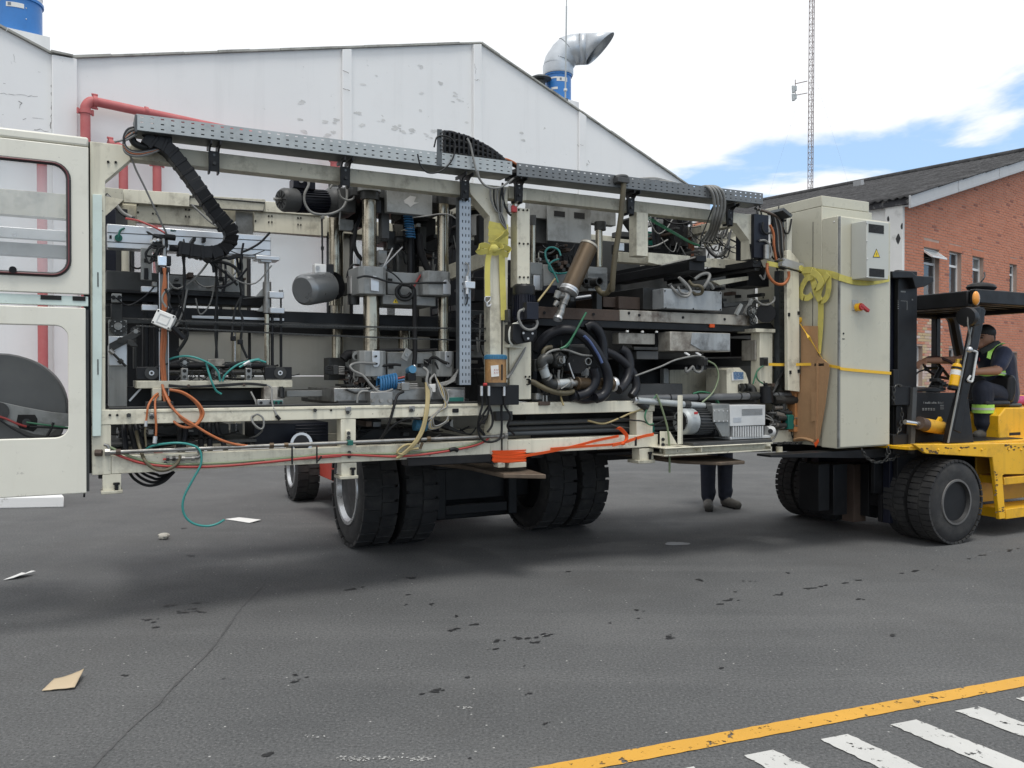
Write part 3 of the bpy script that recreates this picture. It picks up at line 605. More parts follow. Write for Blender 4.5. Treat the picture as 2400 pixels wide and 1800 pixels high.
xs = sorted({0, 2*HS} | {w for wn in wins for w in wn[:2]}); zs = sorted({0, EH} | {w for wn in wins for w in wn[2:]})
mb = MB()
for i in range(len(xs)-1):
    for j in range(len(zs)-1):
        cx, cz = (xs[i]+xs[i+1])/2, (zs[j]+zs[j+1])/2
        if not any(w[0] < cx < w[1] and w[2] < cz < w[3] for w in wins): mb.box(xs[i], xs[i+1], 0, TH, zs[j], zs[j+1])
mb.prism([(0, 0, EH), (2*HS, 0, EH), (HS, 0, RH)], (0, TH, 0)); emit('gable_wall', mb, mortar, bb)
emit('rear_wall', MB().prism([(0, BD, 0), (2*HS, BD, 0), (2*HS, BD, EH), (HS, BD, RH), (0, BD, EH)], (0, .3, 0)), mortar, bb)
emit('far_side_wall', MB().box(2*HS-.3, 2*HS-.002, TH, BD, 0, EH), mortar, bb)
# bricks: running bond, individually built; nearest ones as parts
BL, BH, JT = .245, .072, .012
bricks = []
pale_c = BP(2190, 860)
for r_ in range(int(RH/BH)):
    z0 = r_*BH
    for c in range(int(10.8/BL)+1):
        x0 = c*BL-(BL/2 if r_ % 2 else 0); x1 = x0+BL-JT; x0 = max(x0, .002)
        if x1-x0 < .05 or z0+BH > EH+RK*(x0)-.12: continue
        segs = [(x0, x1)]
        for w in wins:
            if w[2]-.001 < z0+BH*.6 and z0 < w[3]+(.17 if w[0] < 7 and w[2] > 2.5 else 0):
                ns_ = []
                for a, b in segs:
                    if b <= w[0] or a >= w[1]: ns_.append((a, b))
                    else:
                        if a < w[0]-.03: ns_.append((a, w[0]))
                        if b > w[1]+.03: ns_.append((w[1], b))
                segs = ns_
        for a, b in segs: bricks.append((a, b, z0))
def brick_geo(mb, cols, a, b, z0):
    pr = random.uniform(.004, .011); mb.add([(a, 0, z0), (b, 0, z0), (b, 0, z0+BH-JT), (a, 0, z0+BH-JT), (a+.003, -pr, z0+.003), (b-.003, -pr, z0+.003), (b-.003, -pr, z0+BH-JT-.003), (a+.003, -pr, z0+BH-JT-.003)],
        [(4, 5, 6, 7), (0, 1, 5, 4), (1, 2, 6, 5), (2, 3, 7, 6), (3, 0, 4, 7)])
    v = random.gauss(0, 1); dk = random.random()
    col = (.50+.03*v, .195+.018*v, .115+.012*v, .45)
    if dk < .03: col = (.24, .085, .06, .8)
    dxx, dzz = (a-pale_c[0])/.75, (z0-pale_c[1])/1.5
    if z0 < 3.6 and a < 1.9 and random.random() < (.92 if dxx*dxx+dzz*dzz < 1 else .25):
        col = random.choice([(.52, .40, .36, 1), (.56, .45, .41, 1), (.47, .36, .22, 1), (.52, .29, .22, 1), (.54, .42, .30, 1)])
        if .62 < a < 1.05 and z0 > 1.9: col = (.50, .375, .215, 1)
    cols += [col]*8
def set_tint(o, cols):
    ca = o.data.color_attributes.new('tint', 'FLOAT_COLOR', 'POINT')
    for i, c in enumerate(cols): ca.data[i].color = c
def size_px(bk):
    P = FRAME[0] @ Vector((bk[0], 0, bk[2])); pz = (P.z-CH)/P.y
    vis = abs(P.x/P.y) < .618 and (-.16 < pz < .27)
    return (0 if vis else 1, P.y)
bricks.sort(key=size_px)
for a, b, z0 in bricks[:300]:
    mb = MB(); cl = []; brick_geo(mb, cl, a, b, z0); set_tint(emit('brick', mb, brickm, bb), cl)
mb = MB(); cl = []
for a, b, z0 in bricks[300:]: brick_geo(mb, cl, a, b, z0)
o = emit('brickwork', mb, brickm, bb); set_tint(o, cl); o['kind'] = 'stuff'
mb = MB(); cl = []
for w in wins[:4]:                                    # soldier courses above the openings
    n = int((w[1]-w[0]+.1)/BH)
    for i in range(n):
        a = w[0]-.04+i*BH; mb2 = MB(); mb2.box(a, a+BH-JT, -.012, 0, w[3]+.004, w[3]+.165); emit('lintel_brick', mb2, brickm, bb)
frame_w = mat('white_window_frame', (.70, .71, .71), .4, var=.04, dirt=.2, dirtcol=(.4, .4, .38)); pane_m = mat('dark_window_pane', (.03, .035, .04), .06, var=.2, spec=.8); blind = mat('window_blind', (.42, .42, .40), .7)
for i, (a0, a1, z0, z1) in enumerate(wins):
    fm = MB(); t_ = .045; y0, y1 = .10, .16; fm.box(a0, a0+t_, y0, y1, z0, z1).box(a1-t_, a1, y0, y1, z0, z1).box(a0+t_, a1-t_, y0, y1, z1-t_, z1).box(a0+t_, a1-t_, y0, y1, z0, z0+t_)
    hasbar = i < 4 or i > 6
    zm = z1-(z1-z0)*.30
    if hasbar: fm.box(a0+t_, a1-t_, y0, y1, zm-.03, zm+.03)
    wf = emit('window', fm, frame_w, bb)
    emit('pane', MB().box(a0+t_, a1-t_, .13, .14, z0+t_, zm-.03 if hasbar else z1-t_), pane_m, wf)
    if i == 0:                                        # top sash pushed open
        s_ = MB(); A = Vector(((a0+a1)/2, .09, z1-.03)); dn = Vector((0, -.30, -.24)).normalized(); hw = (a1-a0)/2-.02; ll = .36
        for k in (-1, 1): s_.bar(A+Vector((k*hw, 0, 0)), A+Vector((k*hw, 0, 0))+dn*ll, .04, .04)
        s_.bar(A+Vector((-hw, 0, 0)), A+Vector((hw, 0, 0)), .04, .04); s_.bar(A+Vector((-hw, 0, 0))+dn*ll, A+Vector((hw, 0, 0))+dn*ll, .04, .04)
        sa = emit('open_sash', s_, frame_w, wf); n_ = dn.cross(Vector((1, 0, 0))).normalized()*.005
        emit('sash_pane', MB().obox(A+dn*ll/2, (hw-.02, 0, 0), dn*(ll/2-.02), n_), mat('sash_glass', (.45, .5, .52), .05, var=.05, spec=.8), wf)
        sl_ = MB()
        for k in range(22): sl_.bar((a0+.06, .19, z0+.1+k*.045), (a1-.06, .19, z0+.1+k*.045), .03, .006)
        emit('blind_slats', sl_, blind, wf)['kind'] = 'stuff'
    elif hasbar: emit('upper_pane', MB().box(a0+t_, a1-t_, .13, .14, zm+.03, z1-t_), pane_m if i % 2 else mat('grey_pane', (.16, .17, .17), .08, var=.2, spec=.8), wf)
    emit('reveal', MB().box(a0+.001, a1-.001, .20, .22, z0+.001, z1-.001), void, wf)
    emit('window_sill', MB().box(a0-.04, a1+.04, -.05, .10, z0-.05, z0-.002), coping_m, wf)
# fascia along the rakes, white corner and side wall with peeling paint
fas = mat('grey_white_fascia', (.42, .43, .44), .6, var=.05, dirt=.3, dirtcol=(.28, .28, .28), dscale=3, streak=.1)
peel = mat('peeling_white_wall', (.68, .68, .66), .85, var=.05, dirt=.7, dirtcol=(.22, .215, .20), dscale=2.6, thr=.55, vscale=1, bump=.2, bscale=20)
for i in range(5):
    t0, t1 = i/5*1.02-.02, (i+1)/5*1.02-.022; p0 = Vector((HS*t0, -.28, EH+RK*HS*t0)); p1 = Vector((HS*t1, -.28, EH+RK*HS*t1))
    emit('fascia_board', MB().prism([p0+Vector((0, 0, -.20)), p1+Vector((0, 0, -.20)), p1+Vector((0, 0, .10)), p0+Vector((0, 0, .10))], (0, .05, 0)), fas, bb, bevel=.006)
    emit('fascia_trim', MB().prism([p0+Vector((0, -.012, -.19)), p1+Vector((0, -.012, -.19)), p1+Vector((0, -.012, -.12)), p0+Vector((0, -.012, -.12))], (0, .01, 0)), fas, bb)
emit('soffit', MB().prism([(-.1, -.22, EH-.19), (HS, -.22, EH+RK*HS-.16), (HS, -.22, EH+RK*HS-.12), (-.1, -.22, EH-.15)], (0, .21, 0)), fas, bb)
emit('far_fascia', MB().prism([(HS, -.28, RH-.15), (2*HS+.3, -.28, EH-.25), (2*HS+.3, -.28, EH+.05), (HS, -.28, RH+.15)], (0, .05, 0)), fas, bb)
emit('side_wall', MB().box(0, .3, TH, BD, 0, EH-.02), peel, bb)
emit('corner_column', MB().box(-.10, -.002, -.02, .42, 0, EH-.03), peel, bb, bevel=.01)
mb = MB()
for k in range(5):
    zz = EH-.02-random.random()**2*2.2; yy = random.choice([-.02+random.random()*.15, .3+random.random()*.1]); n = 8; r0 = random.uniform(.02, .09)
    mb.add([(-.1015-random.uniform(0, .0015), min(.42, max(-.02, yy+r0*.6*math.cos(2*math.pi*j/n)*random.uniform(.5, 1.3))), min(EH-.035, zz+r0*1.5*math.sin(2*math.pi*j/n)*random.uniform(.6, 1.3))) for j in range(n)], [tuple(range(n))])
emit('peeled_patches', mb, mat('bared_black_coating', (.03, .03, .032), .8), bb)['kind'] = 'stuff'
emit('eave_beam', MB().box(-.16, -.104, -.22, .9, EH-.14, EH+.02), mat('black_flashing', (.03, .03, .035), .7, dirt=.7, dirtcol=(.5, .5, .48), dscale=5, thr=.55), bb)
tile = mat('grey_corrugated_sheet', (.06, .06, .062), .9, spec=.15, var=.45, dirt=.8, dirtcol=(.025, .025, .026), dscale=5, thr=.48, vscale=2, bump=.1)
SW, SLn = 1.0, 1.62; sv, sf = [], []; nw = 32
for k in range(nw+1):
    y = SW*k/nw; h = .024*math.cos(2*math.pi*k/nw*5.5); sv += [(0, y, h), (SLn, y, h+.0)]
for k in range(nw): sf.append((2*k, 2*k+1, 2*k+3, 2*k+2))
ang = math.atan(RK); proto = None; rows = 9; colsn = int((BD+.3)/.95)
for side in (0, 1):
    for r_ in range(rows):
        for c in range(colsn):
            if side and (r_+c) % 1: continue
            if proto is None:
                m_ = MB(); m_.v = [Vector(p) for p in sv]; m_.f = sf; proto = emit('roof_sheet', m_, tile, bb, frame=Matrix.Identity(4) @ (FRAME[0]), solid=.02); o = proto
            else: o = proto.copy(); COL.objects.link(o)
            u0 = -.25+r_*1.46
            if not side: o.matrix_local = Matrix.Translation((u0*math.cos(ang), -.3+c*.95, EH+.08+u0*math.sin(ang)-.0)) @ Matrix.Rotation(-ang-.012, 4, 'Y')
            else: o.matrix_local = Matrix.Translation((2*HS-u0*math.cos(ang), -.3+c*.95+1.0, EH+.08+u0*math.sin(ang))) @ Matrix.Rotation(math.pi, 4, 'Z') @ Matrix.Rotation(-ang-.012, 4, 'Y')
emit('ridge_cap', MB().tube([(HS, -.3, RH+.12), (HS, BD+.3, RH+.12)], .13, 10, 1), tile, bb)
p_ = D(2013, 448, 31.5); p_ = FRAME[0].inverted() @ p_
emit('roof_camera', MB().obox(p_+Vector((0, 0, .2)), (.12, 0, .03), (0, .15, 0), (-.05, 0, .2)).cyl(p_+Vector((0, 0, -.4)), p_, .03), fas, bb)
FRAME[0] = Matrix()
w0, w1 = D(2010, 445, 31.0), D(1400, 560, 34.0)
rt = root('overhead_wire', tuple(w1), 'thin overhead wire running left from the brick building roof', 'wire'); emit('wire', MB().tube([w0, w0.lerp(w1, .3)+Vector((0, 0, -.12)), w0.lerp(w1, .6)+Vector((0, 0, -.15)), w1], .012, 5, 6), dark_cable, rt)
# ------------------------------------------------------------------ the machine: frame, trays, doors, rear panels
FRAME[0] = MACH
mc = root('packaging_machine', (0, 0, 0), 'stripped cream thermoforming machine full of hoses, columns and motors, carried on forks', 'machine')
def PB(name, m, par, px, v0, v1, bevel=.004, label=None):
    x0, y0, x1, y1 = px; xm, ym = (x0+x1)/2, (y0+y1)/2
    return emit(name, MB().box(M(x0, ym, v0).x, M(x1, ym, v0).x, v0, v1, M(xm, y1, v0).z, M(xm, y0, v0).z), m, par, bevel=bevel, label=label)
def pbm(mb, px, v0, v1):
    x0, y0, x1, y1 = px; xm, ym = (x0+x1)/2, (y0+y1)/2
    return mb.box(M(x0, ym, v0).x, M(x1, ym, v0).x, v0, v1, M(xm, y1, v0).z, M(xm, y0, v0).z)
def BX(name, m, par, u0, u1, v0, v1, w0, w1, bevel=.004): return emit(name, MB().box(u0, u1, v0, v1, w0, w1), m, par, bevel=bevel)
def PP(name, m, par, pts, v0, v1, bevel=.003):       # prism from a pixel outline on plane v0
    return emit(name, MB().prism([M(x, y, v0) for x, y in pts], (0, v1-v0, 0)), m, par, bevel=bevel)
def PT(name, m, par, pts, r, v=None, seg=8, sub=6):  # hose through pixels (x, y[, v])
    return emit(name, MB().tube([M(p[0], p[1], p[2] if len(p) > 2 else v) for p in pts], r, seg, sub), m, par, angle=60)
def QT(name, m, par, k, v, r, *n, seg=8, sub=6):
    pts = qp(k, *n); L = len(pts)
    vs = v if isinstance(v, (list, tuple)) else (v, v)
    out = []
    for i, p in enumerate(pts):
        t = i/(L-1)*(len(vs)-1); j = min(int(t), len(vs)-2); out.append((p[0], p[1], vs[j]+(vs[j+1]-vs[j])*(t-j)))
    return PT(name, m, par, out, r, seg=seg, sub=sub)
def PC(name, m, par, a, b, r, r1=None, seg=20): return emit(name, MB().cyl(M(*a), M(*b), r, r1, seg), m, par)
def U(x, y, v=0): return M(x, y, v).x
# main frame
FD = .11
PP('frame_post', cream, mc, [(211, 331), (306, 342), (306, 374), (247, 424), (247, 963), (213, 963)], 0, FD)
uL = M(212, 700, 0).x; u1 = M(306, 360, 0).x; u2 = M(1100, 430, 0).x
BX('top_beam', cream_old, mc, u1+.001, u2-.001, .004, FD, 2.968, 3.072)
PP('frame_post', cream, mc, [(1100, 428), (1190, 438), (1190, 1064), (1149, 1066), (1148, 507), (1102, 453)], .002, FD)
uM0, uM1 = M(1149, 800, 0).x, M(1190, 800, 0).x; uR = M(1766, 550, 0).x
BX('top_beam', cream_old, mc, uM1+.012, uR-.11, .004, FD, 2.985, 3.082)
BX('bed_rail', cream, mc, uL+.002, uM0-.001, -.006, FD, 1.292, 1.385)
u26 = M(260, 1030, 0).x
BX('frame_end', cream, mc, uL+.002, u26, -.003, FD, .98, 1.2915)
BX('bottom_rail', cream, mc, u26+.001, uM0-.001, -.003, FD, .982, 1.094)
BX('bed_rail', cream, mc, uM1+.003, M(1535, 950, 0).x, 0, FD, 1.292, 1.385); BX('bottom_rail', cream, mc, uM1+.003, M(1542, 1040, 0).x, -.002, FD, .985, 1.092)
PB('rail_strut', cream, mc, (799, 982, 834, 1048), -.004, FD-.002)
PB('rail_strut', cream, mc, (1492, 965, 1530, 1022), .002, FD-.002)
for x0, x1, y0, y1 in ((240, 284, 1111.5, 1150), (800, 836, 1085, 1115), (1499, 1532, 1051, 1078)):
    ft = PB('foot', cream, mc, (x0, y0, x1, y1), -.001, FD); PB('foot_plate', cream_old, ft, (x0-3, y1+.3, x1+4, y1+8), -.03, FD+.02)
    xb = x0+(x1-x0)*.75; pb_ = PC('levelling_bolt', black, ft, (xb, y1-16, -.015), (xb, y1-1, -.015), .011, seg=8); PC('bolt_head', black, ft, (xb, y1-19, -.015), (xb, y1-14, -.015), .02, seg=6)
# second frame: posts and gussets
PB('frame_post', cream, mc, (1212, 488, 1242, 672), -.004, FD)
PP('gusset', cream, mc, [(1212, 440), (1234, 443), (1234, 469), (1227, 470), (1212, 487)], .001, FD)
PB('frame_post', cream, mc, (1194, 790, 1245, 936), .001, .13)
PB('frame_post', cream, mc, (1492, 498, 1519, 600), .0, FD)
PP('frame_post', cream, mc, [(1709, 497), (1766, 503), (1767, 607), (1756, 607), (1756, 563), (1726, 523), (1709, 521)], -.002, FD)
PB('cross_rail', cream_old, mc, q('C', 0, 945, 460, 1060), .25, .33)
PP('shelf_plate', cream, mc, qp('C', 340, 935, 820, 975, 820, 1010, 460, 1075, 340, 1050), .06, .10)
# rear frame of the second section, seen through the front
for k, n in (('C', (1265, 640, 1345, 1015)), ('C', (1420, 720, 1500, 1015))): PB('rear_post', cream, mc, q(k, *n), 1.0, 1.1)
emit('rear_brace', MB().bar(M(*qp('C', 860, 790)[0], .9), M(*qp('C', 1350, 600)[0], .9), .08, .09), cream, mc)
emit('rear_brace', MB().bar(M(*qp('C', 1000, 850)[0], .92), M(*qp('C', 1330, 720)[0], .92), .07, .05), cream_old, mc)
PB('rear_plate', grey_paint, mc, q('C', 830, 880, 1000, 1010), .9, .93)
BX('rear_top_beam', cream_old, mc, uM1, uR-.1, 1.42, 1.52, 2.95, 3.05)
for u in (uM1+.05, uR-.2): BX('rear_post', cream_old, mc, u, u+.09, 1.40, 1.50, .98, 2.949)
for u in (uM0+.05, uR-.14): BX('cross_beam', cream_old, mc, u, u+.09, FD+.002, 1.40, 2.99, 3.07)
BX('rear_bottom_rail', cream_old, mc, 0.02, uR-.1, 1.42, 1.5, .985, 1.09)
for u in (.03, 2.0, uM0+.02, uR-.9): BX('cross_beam', grey_dark, mc, u, u+.09, FD+.002, 1.418, .99, 1.08)
# bolts and holes in the rails
bolt_m = steel_dark
for k, n in (('4', ()),):
    pass
for x, y in qp(4, 212, 822, 276, 822)+qp(6, 575, 780)+qp('A', 642, 617, 650, 1052, 655, 1488, 700, 622, 752, 622, 705, 1058, 760, 1058, 708, 1492, 762, 1492)+qp(1, 935, 661, 1000, 664)+qp('B', 730, 1288, 780, 1288):
    PC('bolt_hole', void, mc, (x, y, -.012), (x, y, .01), .008, seg=10)
for x, y in qp(4, 375, 822, 690, 1240, 575, 840, 1985, 780)+qp(6, 720, 798, 1270, 780, 732, 1145, 732, 1180, 727, 978, 727, 1016):
    PC('bolt', bolt_m, mc, (x, y, -.028), (x, y, .0), .014, seg=6)
PB('bracket', steel, mc, q(4, 355, 808, 395, 838), -.012, -.006); PB('bracket', steel, mc, q(4, 550, 805, 598, 850), -.012, -.006); PB('bracket', cream, mc, q(6, 706, 955, 748, 1035), -.018, -.004)
for n in ((700, 750, 750, 790), (1250, 742, 1300, 790)): PB('bracket', steel, mc, q(6, *n), -.02, -.006)
# linear guide on top of the bed
BX('guide_rail', steel_dark, mc, uL+.1, uM0-.02, .002, .06, 1.386, 1.402); BX('guide_cover', cream_old, mc, uL+.3, uM0-.02, -.0105, -.0065, 1.362, 1.372)
# pale strip on the left post and left lower cover
PP('edge_profile', mint, mc, [(217, 455), (239, 456), (239, 850), (237, 1022), (216, 1023)], -.03, -.002)
emit('slot', MB().box(M(228, 640, -.032).x, M(231, 640, -.032).x, -.0325, -.03, M(228, 672, -.032).z, M(228, 638, -.032).z).box(M(228, 850, -.032).x, M(231, 850, -.032).x, -.0325, -.03, M(228, 878, -.032).z, M(228, 842, -.032).z), grey_dark, mc)

# ---- left doors
def rrect(a0, a1, b0, b1, r, n=6):
    P = []
    for cx, cy, s in ((a1-r, b1-r, 0), (a0+r, b1-r, 90), (a0+r, b0+r, 180), (a1-r, b0+r, 270)):
        for k in range(n+1): th = R(s+90*k/n); P.append((cx+r*math.cos(th), cy+r*math.sin(th)))
    return P
def plate_hole(mb, a0, a1, b0, b1, h, r, v0, v1, n=6):
    I = rrect(*h, r, n); O = []
    for i, (x, y) in enumerate(I):
        k = i//(n+1); t = (i % (n+1))/n
        cx, cy = ((a1, b1), (a0, b1), (a0, b0), (a1, b0))[k]
        if t == .5: O.append((cx, cy))
        elif (t < .5) == (k in (0, 2)): O.append((cx, y))
        else: O.append((x, cy))
    mb.ring([(x, v0, y) for x, y in O], [(x, v0, y) for x, y in I], (0, v1-v0, 0)); return I
vD = -.055
dz1, dz0 = M(205, 345, vD).z, M(205, 690, vD).z; uD = M(208, 500, vD).x
dr = None
h = (uD-1.35, M(161, 510, vD).x, M(100, 643, vD).z, M(100, 380, vD).z)
mb = MB(); I = plate_hole(mb, uD-1.55, uD, dz0, dz1, h, .09, vD, vD+.045)
dr = emit('upper_door', mb, door_white, mc, bevel=.005)
emit('window_seal', MB().tube([(x, vD-.004, y) for x, y in I+I[:1]], .014, 8, 1, caps=False), seal, dr)
emit('seal_insert', MB().tube([(x, vD-.018, y) for x, y in I+I[:1]], .0045, 6, 1, caps=False), maroon, dr)
emit('window_pane', MB().box(h[0]+.003, h[1]-.003, vD+.015, vD+.021, h[2]+.003, h[3]-.003), glass, dr)
emit('door_head', MB().box(uD-1.55, uD, vD+.002, vD+.12, dz1+.006, dz1+.062), door_white, dr, bevel=.012)
PC('window_knob', black, dr, (30, 632, vD-.001), (30, 632, vD-.03), .02)
h2 = (uD-1.35, M(160, 900, vD).x, M(100, 1027, vD).z, M(100, 762, vD).z); lz1, lz0 = M(203, 722, vD).z, M(203, 1156, vD).z
mb = MB(); plate_hole(mb, uD-1.55, uD-.02, lz0, lz1, h2, .07, vD, vD+.045); ld = emit('lower_door', mb, door_white, mc, bevel=.005)
emit('door_return', MB().box(uD-.021, uD-.004, vD+.01, vD+.10, lz0+.01, lz1-.01), steel_dark, ld)
emit('door_spacer', MB().box(uD-1.55, uD-.005, vD+.012, vD+.06, lz1+.012, dz0-.012), mint, mc, bevel=.003)
for a_, b_ in ((-.26, -.15), (-.09, -.02)): emit('spacer_slot', MB().box(uD+a_, uD+b_, vD+.007, vD+.0115, dz0-.04, dz0-.014), void, mc)
BX('door_gap_dark_filler', black, mc, uD-.03, uL+.004, .02, .09, .99, 3.05)  # black filler added so the gap beside the door looks dark
PC('door_stop', black, ld, (195, 1160, vD+.02), (200, 1160, vD+.02), .014)
# big unwinding drum and its arm seen through the lower opening
c = M(2, 965, .45); drum = emit('film_drum', MB().lathe(c, (0, 1, 0), [(0, .05), (0, .365), (.01, .375), (.7, .375), (.71, .05)], 48), mat('dark_grey_drum', (.12, .125, .125), .55, var=.15, dirt=.4, dirtcol=(.14, .14, .13), dscale=3), mc)
arm = PP('drum_arm', grey_paint, mc, [(-60, 935), (0, 942), (60, 955), (120, 966), (162, 970), (162, 998), (140, 1000), (112, 1022), (80, 1018), (0, 988), (-60, 985)], .30, .33)
o = emit('arm_slot', MB().prism([M(x, y, .298) for x, y in [(42, 972), (82, 972), (88, 982), (86, 1005), (78, 1012), (46, 1004), (38, 992)]], (0, .002, 0)), void, arm)
PC('arm_pin', steel_dark, arm, (62, 990, .30), (62, 990, .27), .024); PC('arm_bush', grey_dark, arm, (-4, 965, .30), (-4, 965, .28), .06)
PT('air_tube', red_hose, mc, [(-20, 972, .26), (10, 980, .26), (40, 993, .26), (62, 1000, .27)], .007); PT('air_tube', green_hose, mc, [(62, 990, .26), (100, 995, .25), (140, 1000, .25), (165, 1003, .25)], .006); PT('air_tube', dark_cable, mc, [(70, 1000, .26), (120, 1002, .25), (165, 1004, .26)], .007); PT('cable', dark_cable, mc, [(0, 985, .25), (40, 1010, .25), (80, 1025, .25), (165, 1018, .25)], .006)
emit('cable', MB().tube([M(125, 990, .25), M(120, 1005, .25), M(108, 1025, .25)], .008), dark_cable, mc)
# ---- rear panels with windows (v = 1.5)
VR = 1.5
def rear_window(x0, y0, x1, y1, pu0, pu1):
    a0, a1 = M(x0, (y0+y1)/2, VR).x, M(x1, (y0+y1)/2, VR).x; b1, b0 = M((x0+x1)/2, y0, VR).z, M((x0+x1)/2, y1, VR).z
    mb = MB(); I = plate_hole(mb, pu0, pu1, 1.60, 2.82, (a0, a1, b0, b1), .07, VR, VR+.03)
    pn = emit('rear_door', mb, rear_m, mc); emit('window_seal', MB().tube([(x, VR-.006, y) for x, y in I+I[:1]], .016, 8, 1, caps=False), seal, pn)
    emit('window_pane', MB().box(a0+.002, a1-.002, VR+.012, VR+.018, b0+.002, b1-.002), glass, pn)
    return a0, a1
ru = [M(x, 650, VR).x for x in (232, 298, 560, 800, 1010, 1180)]
rear_window(310, 520, 516, 768, ru[1]+.002, ru[2]-.06); rear_window(583, 533, 769, 774, ru[2]+.01, ru[3]-.03); rear_window(823, 545, 978, 780, ru[3]+.01, ru[4]-.01); rear_window(1030, 560, 1130, 785, ru[4]+.01, ru[5]-.01)
for i in (1, 2, 3, 4): BX('rear_panel', rear_m, mc, ru[i]+.004, ru[i+1]-.004, VR+.002, VR+.03, 1.02, 1.592, .004)
for i in (1, 2, 3): BX('panel_seam', grey_dark, mc, ru[i]+.02, ru[i+1]-.02, VR-.001, VR+.0015, 1.47, 1.478, 0)
BX('rear_post', cream_old, mc, ru[2]-.055, ru[2]+.005, VR-.05, VR+.05, .98, 2.85); BX('rear_post', cream_old, mc, ru[3]-.026, ru[3]+.006, VR-.05, VR+.05, .98, 2.85); BX('rear_post', grey_dark, mc, ru[0], ru[1], VR-.12, VR+.0, .98, 2.9)
BX('rear_top_beam', cream_old, mc, ru[0], ru[5], VR-.04, VR+.06, 2.86, 2.99)
BX('rear_top_beam', cream_old, mc, -1.7, ru[0]-.002, VR-.04, VR+.06, 2.80, 2.99); BX('rear_rail', alu, mc, -1.7, ru[0]-.002, VR-.1, VR-.041, 2.62, 2.70); BX('rear_rail', grey_paint, mc, -1.7, ru[0]-.002, VR-.02, VR+.05, 2.50, 2.60)
# duct boards along the rear top
for k, n, m_, v0 in ((3, (330, 170, 900, 300), cream, 1.33), (3, (900, 220, 1555, 345), cream_old, 1.35), (3, (1556, 275, 2050, 380), cream, 1.36), (3, (443, 278, 1150, 480), cream_old, 1.38), (3, (1460, 360, 2090, 555), cream, 1.38)):
    x0, y0, x1, y1 = q(k, *n); PP('duct_board', m_, mc, [(x0, y0-3), (x1, y0+4+(x1-x0)*.02), (x1, y1+3), (x0, y1-(x1-x0)*.05)], v0, v0+.05)
for xx, yy in qp(3, 455, 360, 585, 370, 615, 372, 868, 395, 897, 397, 868, 335, 897, 337, 455, 292, 585, 300, 615, 305, 1471, 435, 1585, 445, 1612, 445, 1838, 465, 1862, 468, 1585, 392, 1612, 392, 1838, 408, 1862, 408):
    PC('slot_hole', void, mc, (xx, yy-2, 1.372), (xx, yy+2, 1.372), .006, seg=6)
emit('recess_edge', MB().tube([M(x, y, 1.345) for x, y in qp(3, 905, 222, 893, 292, 1130, 330, 1540, 348, 1552, 276, 905, 222)], .006, 6, 1), steel_dark, mc)
PB('rear_bracket', cream_old, mc, q(3, 170, 150, 330, 245), 1.2, 1.5); PB('hinge_plate', cream, mc, q(3, 265, 290, 440, 520), 1.44, 1.46); PB('hinge_plate', grey_paint, mc, q(3, 1300, 350, 1450, 560), 1.42, 1.45)
emit('side_gusset', MB().prism([M(x, y, .5) for x, y in qp(3, 172, 220, 330, 250, 172, 390)], (0, .02, 0)), cream, mc); PB('dark_post', black_blue, mc, q(3, 172, 330, 265, 870), 1.1, 1.2)
PC('tie_rod', alu_bright, mc, (551, 520, 1.3), (551, 850, 1.3), .006)
# ---- cable trays
def perf(mb, o, eu, ew, L, H, pitch, rows, sl_, sh):   # perforated sheet: real slots
    n = int(L/pitch); o, eu, ew = Vector(o), Vector(eu), Vector(ew); p = L/n; zs_ = [0]
    for r_ in rows: zs_ += [r_*H-sh/2, r_*H+sh/2]
    zs_.append(H); idx = {}
    def vt(a, b):
        key = (round(a, 5), round(b, 5))
        if key not in idx: idx[key] = len(mb.v); mb.v.append(o+eu*a+ew*b)
        return idx[key]
    xs_ = [0]
    for i in range(n): xs_ += [i*p+(p-sl_)/2, i*p+(p+sl_)/2]
    xs_.append(L)
    for i in range(len(xs_)-1):
        for j in range(len(zs_)-1):
            if i % 2 == 1 and j % 2 == 1: continue
            mb.f.append((vt(xs_[i], zs_[j]), vt(xs_[i+1], zs_[j]), vt(xs_[i+1], zs_[j+1]), vt(xs_[i], zs_[j+1])))
    return mb
VT = -.16
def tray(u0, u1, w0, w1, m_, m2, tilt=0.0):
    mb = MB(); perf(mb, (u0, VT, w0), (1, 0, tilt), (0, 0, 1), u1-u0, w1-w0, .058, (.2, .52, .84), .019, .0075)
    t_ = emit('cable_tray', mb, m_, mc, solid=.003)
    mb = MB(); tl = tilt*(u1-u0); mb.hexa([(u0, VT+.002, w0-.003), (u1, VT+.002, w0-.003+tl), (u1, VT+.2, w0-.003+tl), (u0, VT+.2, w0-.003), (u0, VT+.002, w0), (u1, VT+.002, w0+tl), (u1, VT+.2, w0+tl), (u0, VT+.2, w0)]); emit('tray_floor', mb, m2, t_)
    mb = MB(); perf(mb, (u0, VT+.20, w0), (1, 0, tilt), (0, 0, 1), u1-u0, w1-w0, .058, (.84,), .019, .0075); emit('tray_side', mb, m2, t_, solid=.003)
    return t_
t1u0, t1u1 = M(320, 290, VT).x, M(1200, 395, VT).x
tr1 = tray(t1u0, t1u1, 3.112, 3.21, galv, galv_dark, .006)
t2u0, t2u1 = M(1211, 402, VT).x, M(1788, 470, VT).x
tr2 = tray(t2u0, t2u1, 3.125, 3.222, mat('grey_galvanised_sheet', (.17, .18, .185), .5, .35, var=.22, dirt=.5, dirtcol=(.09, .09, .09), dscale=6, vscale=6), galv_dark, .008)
PB('tray_end', galv_dark, mc, (316, 268, 322, 309), VT-.004, VT+.2)
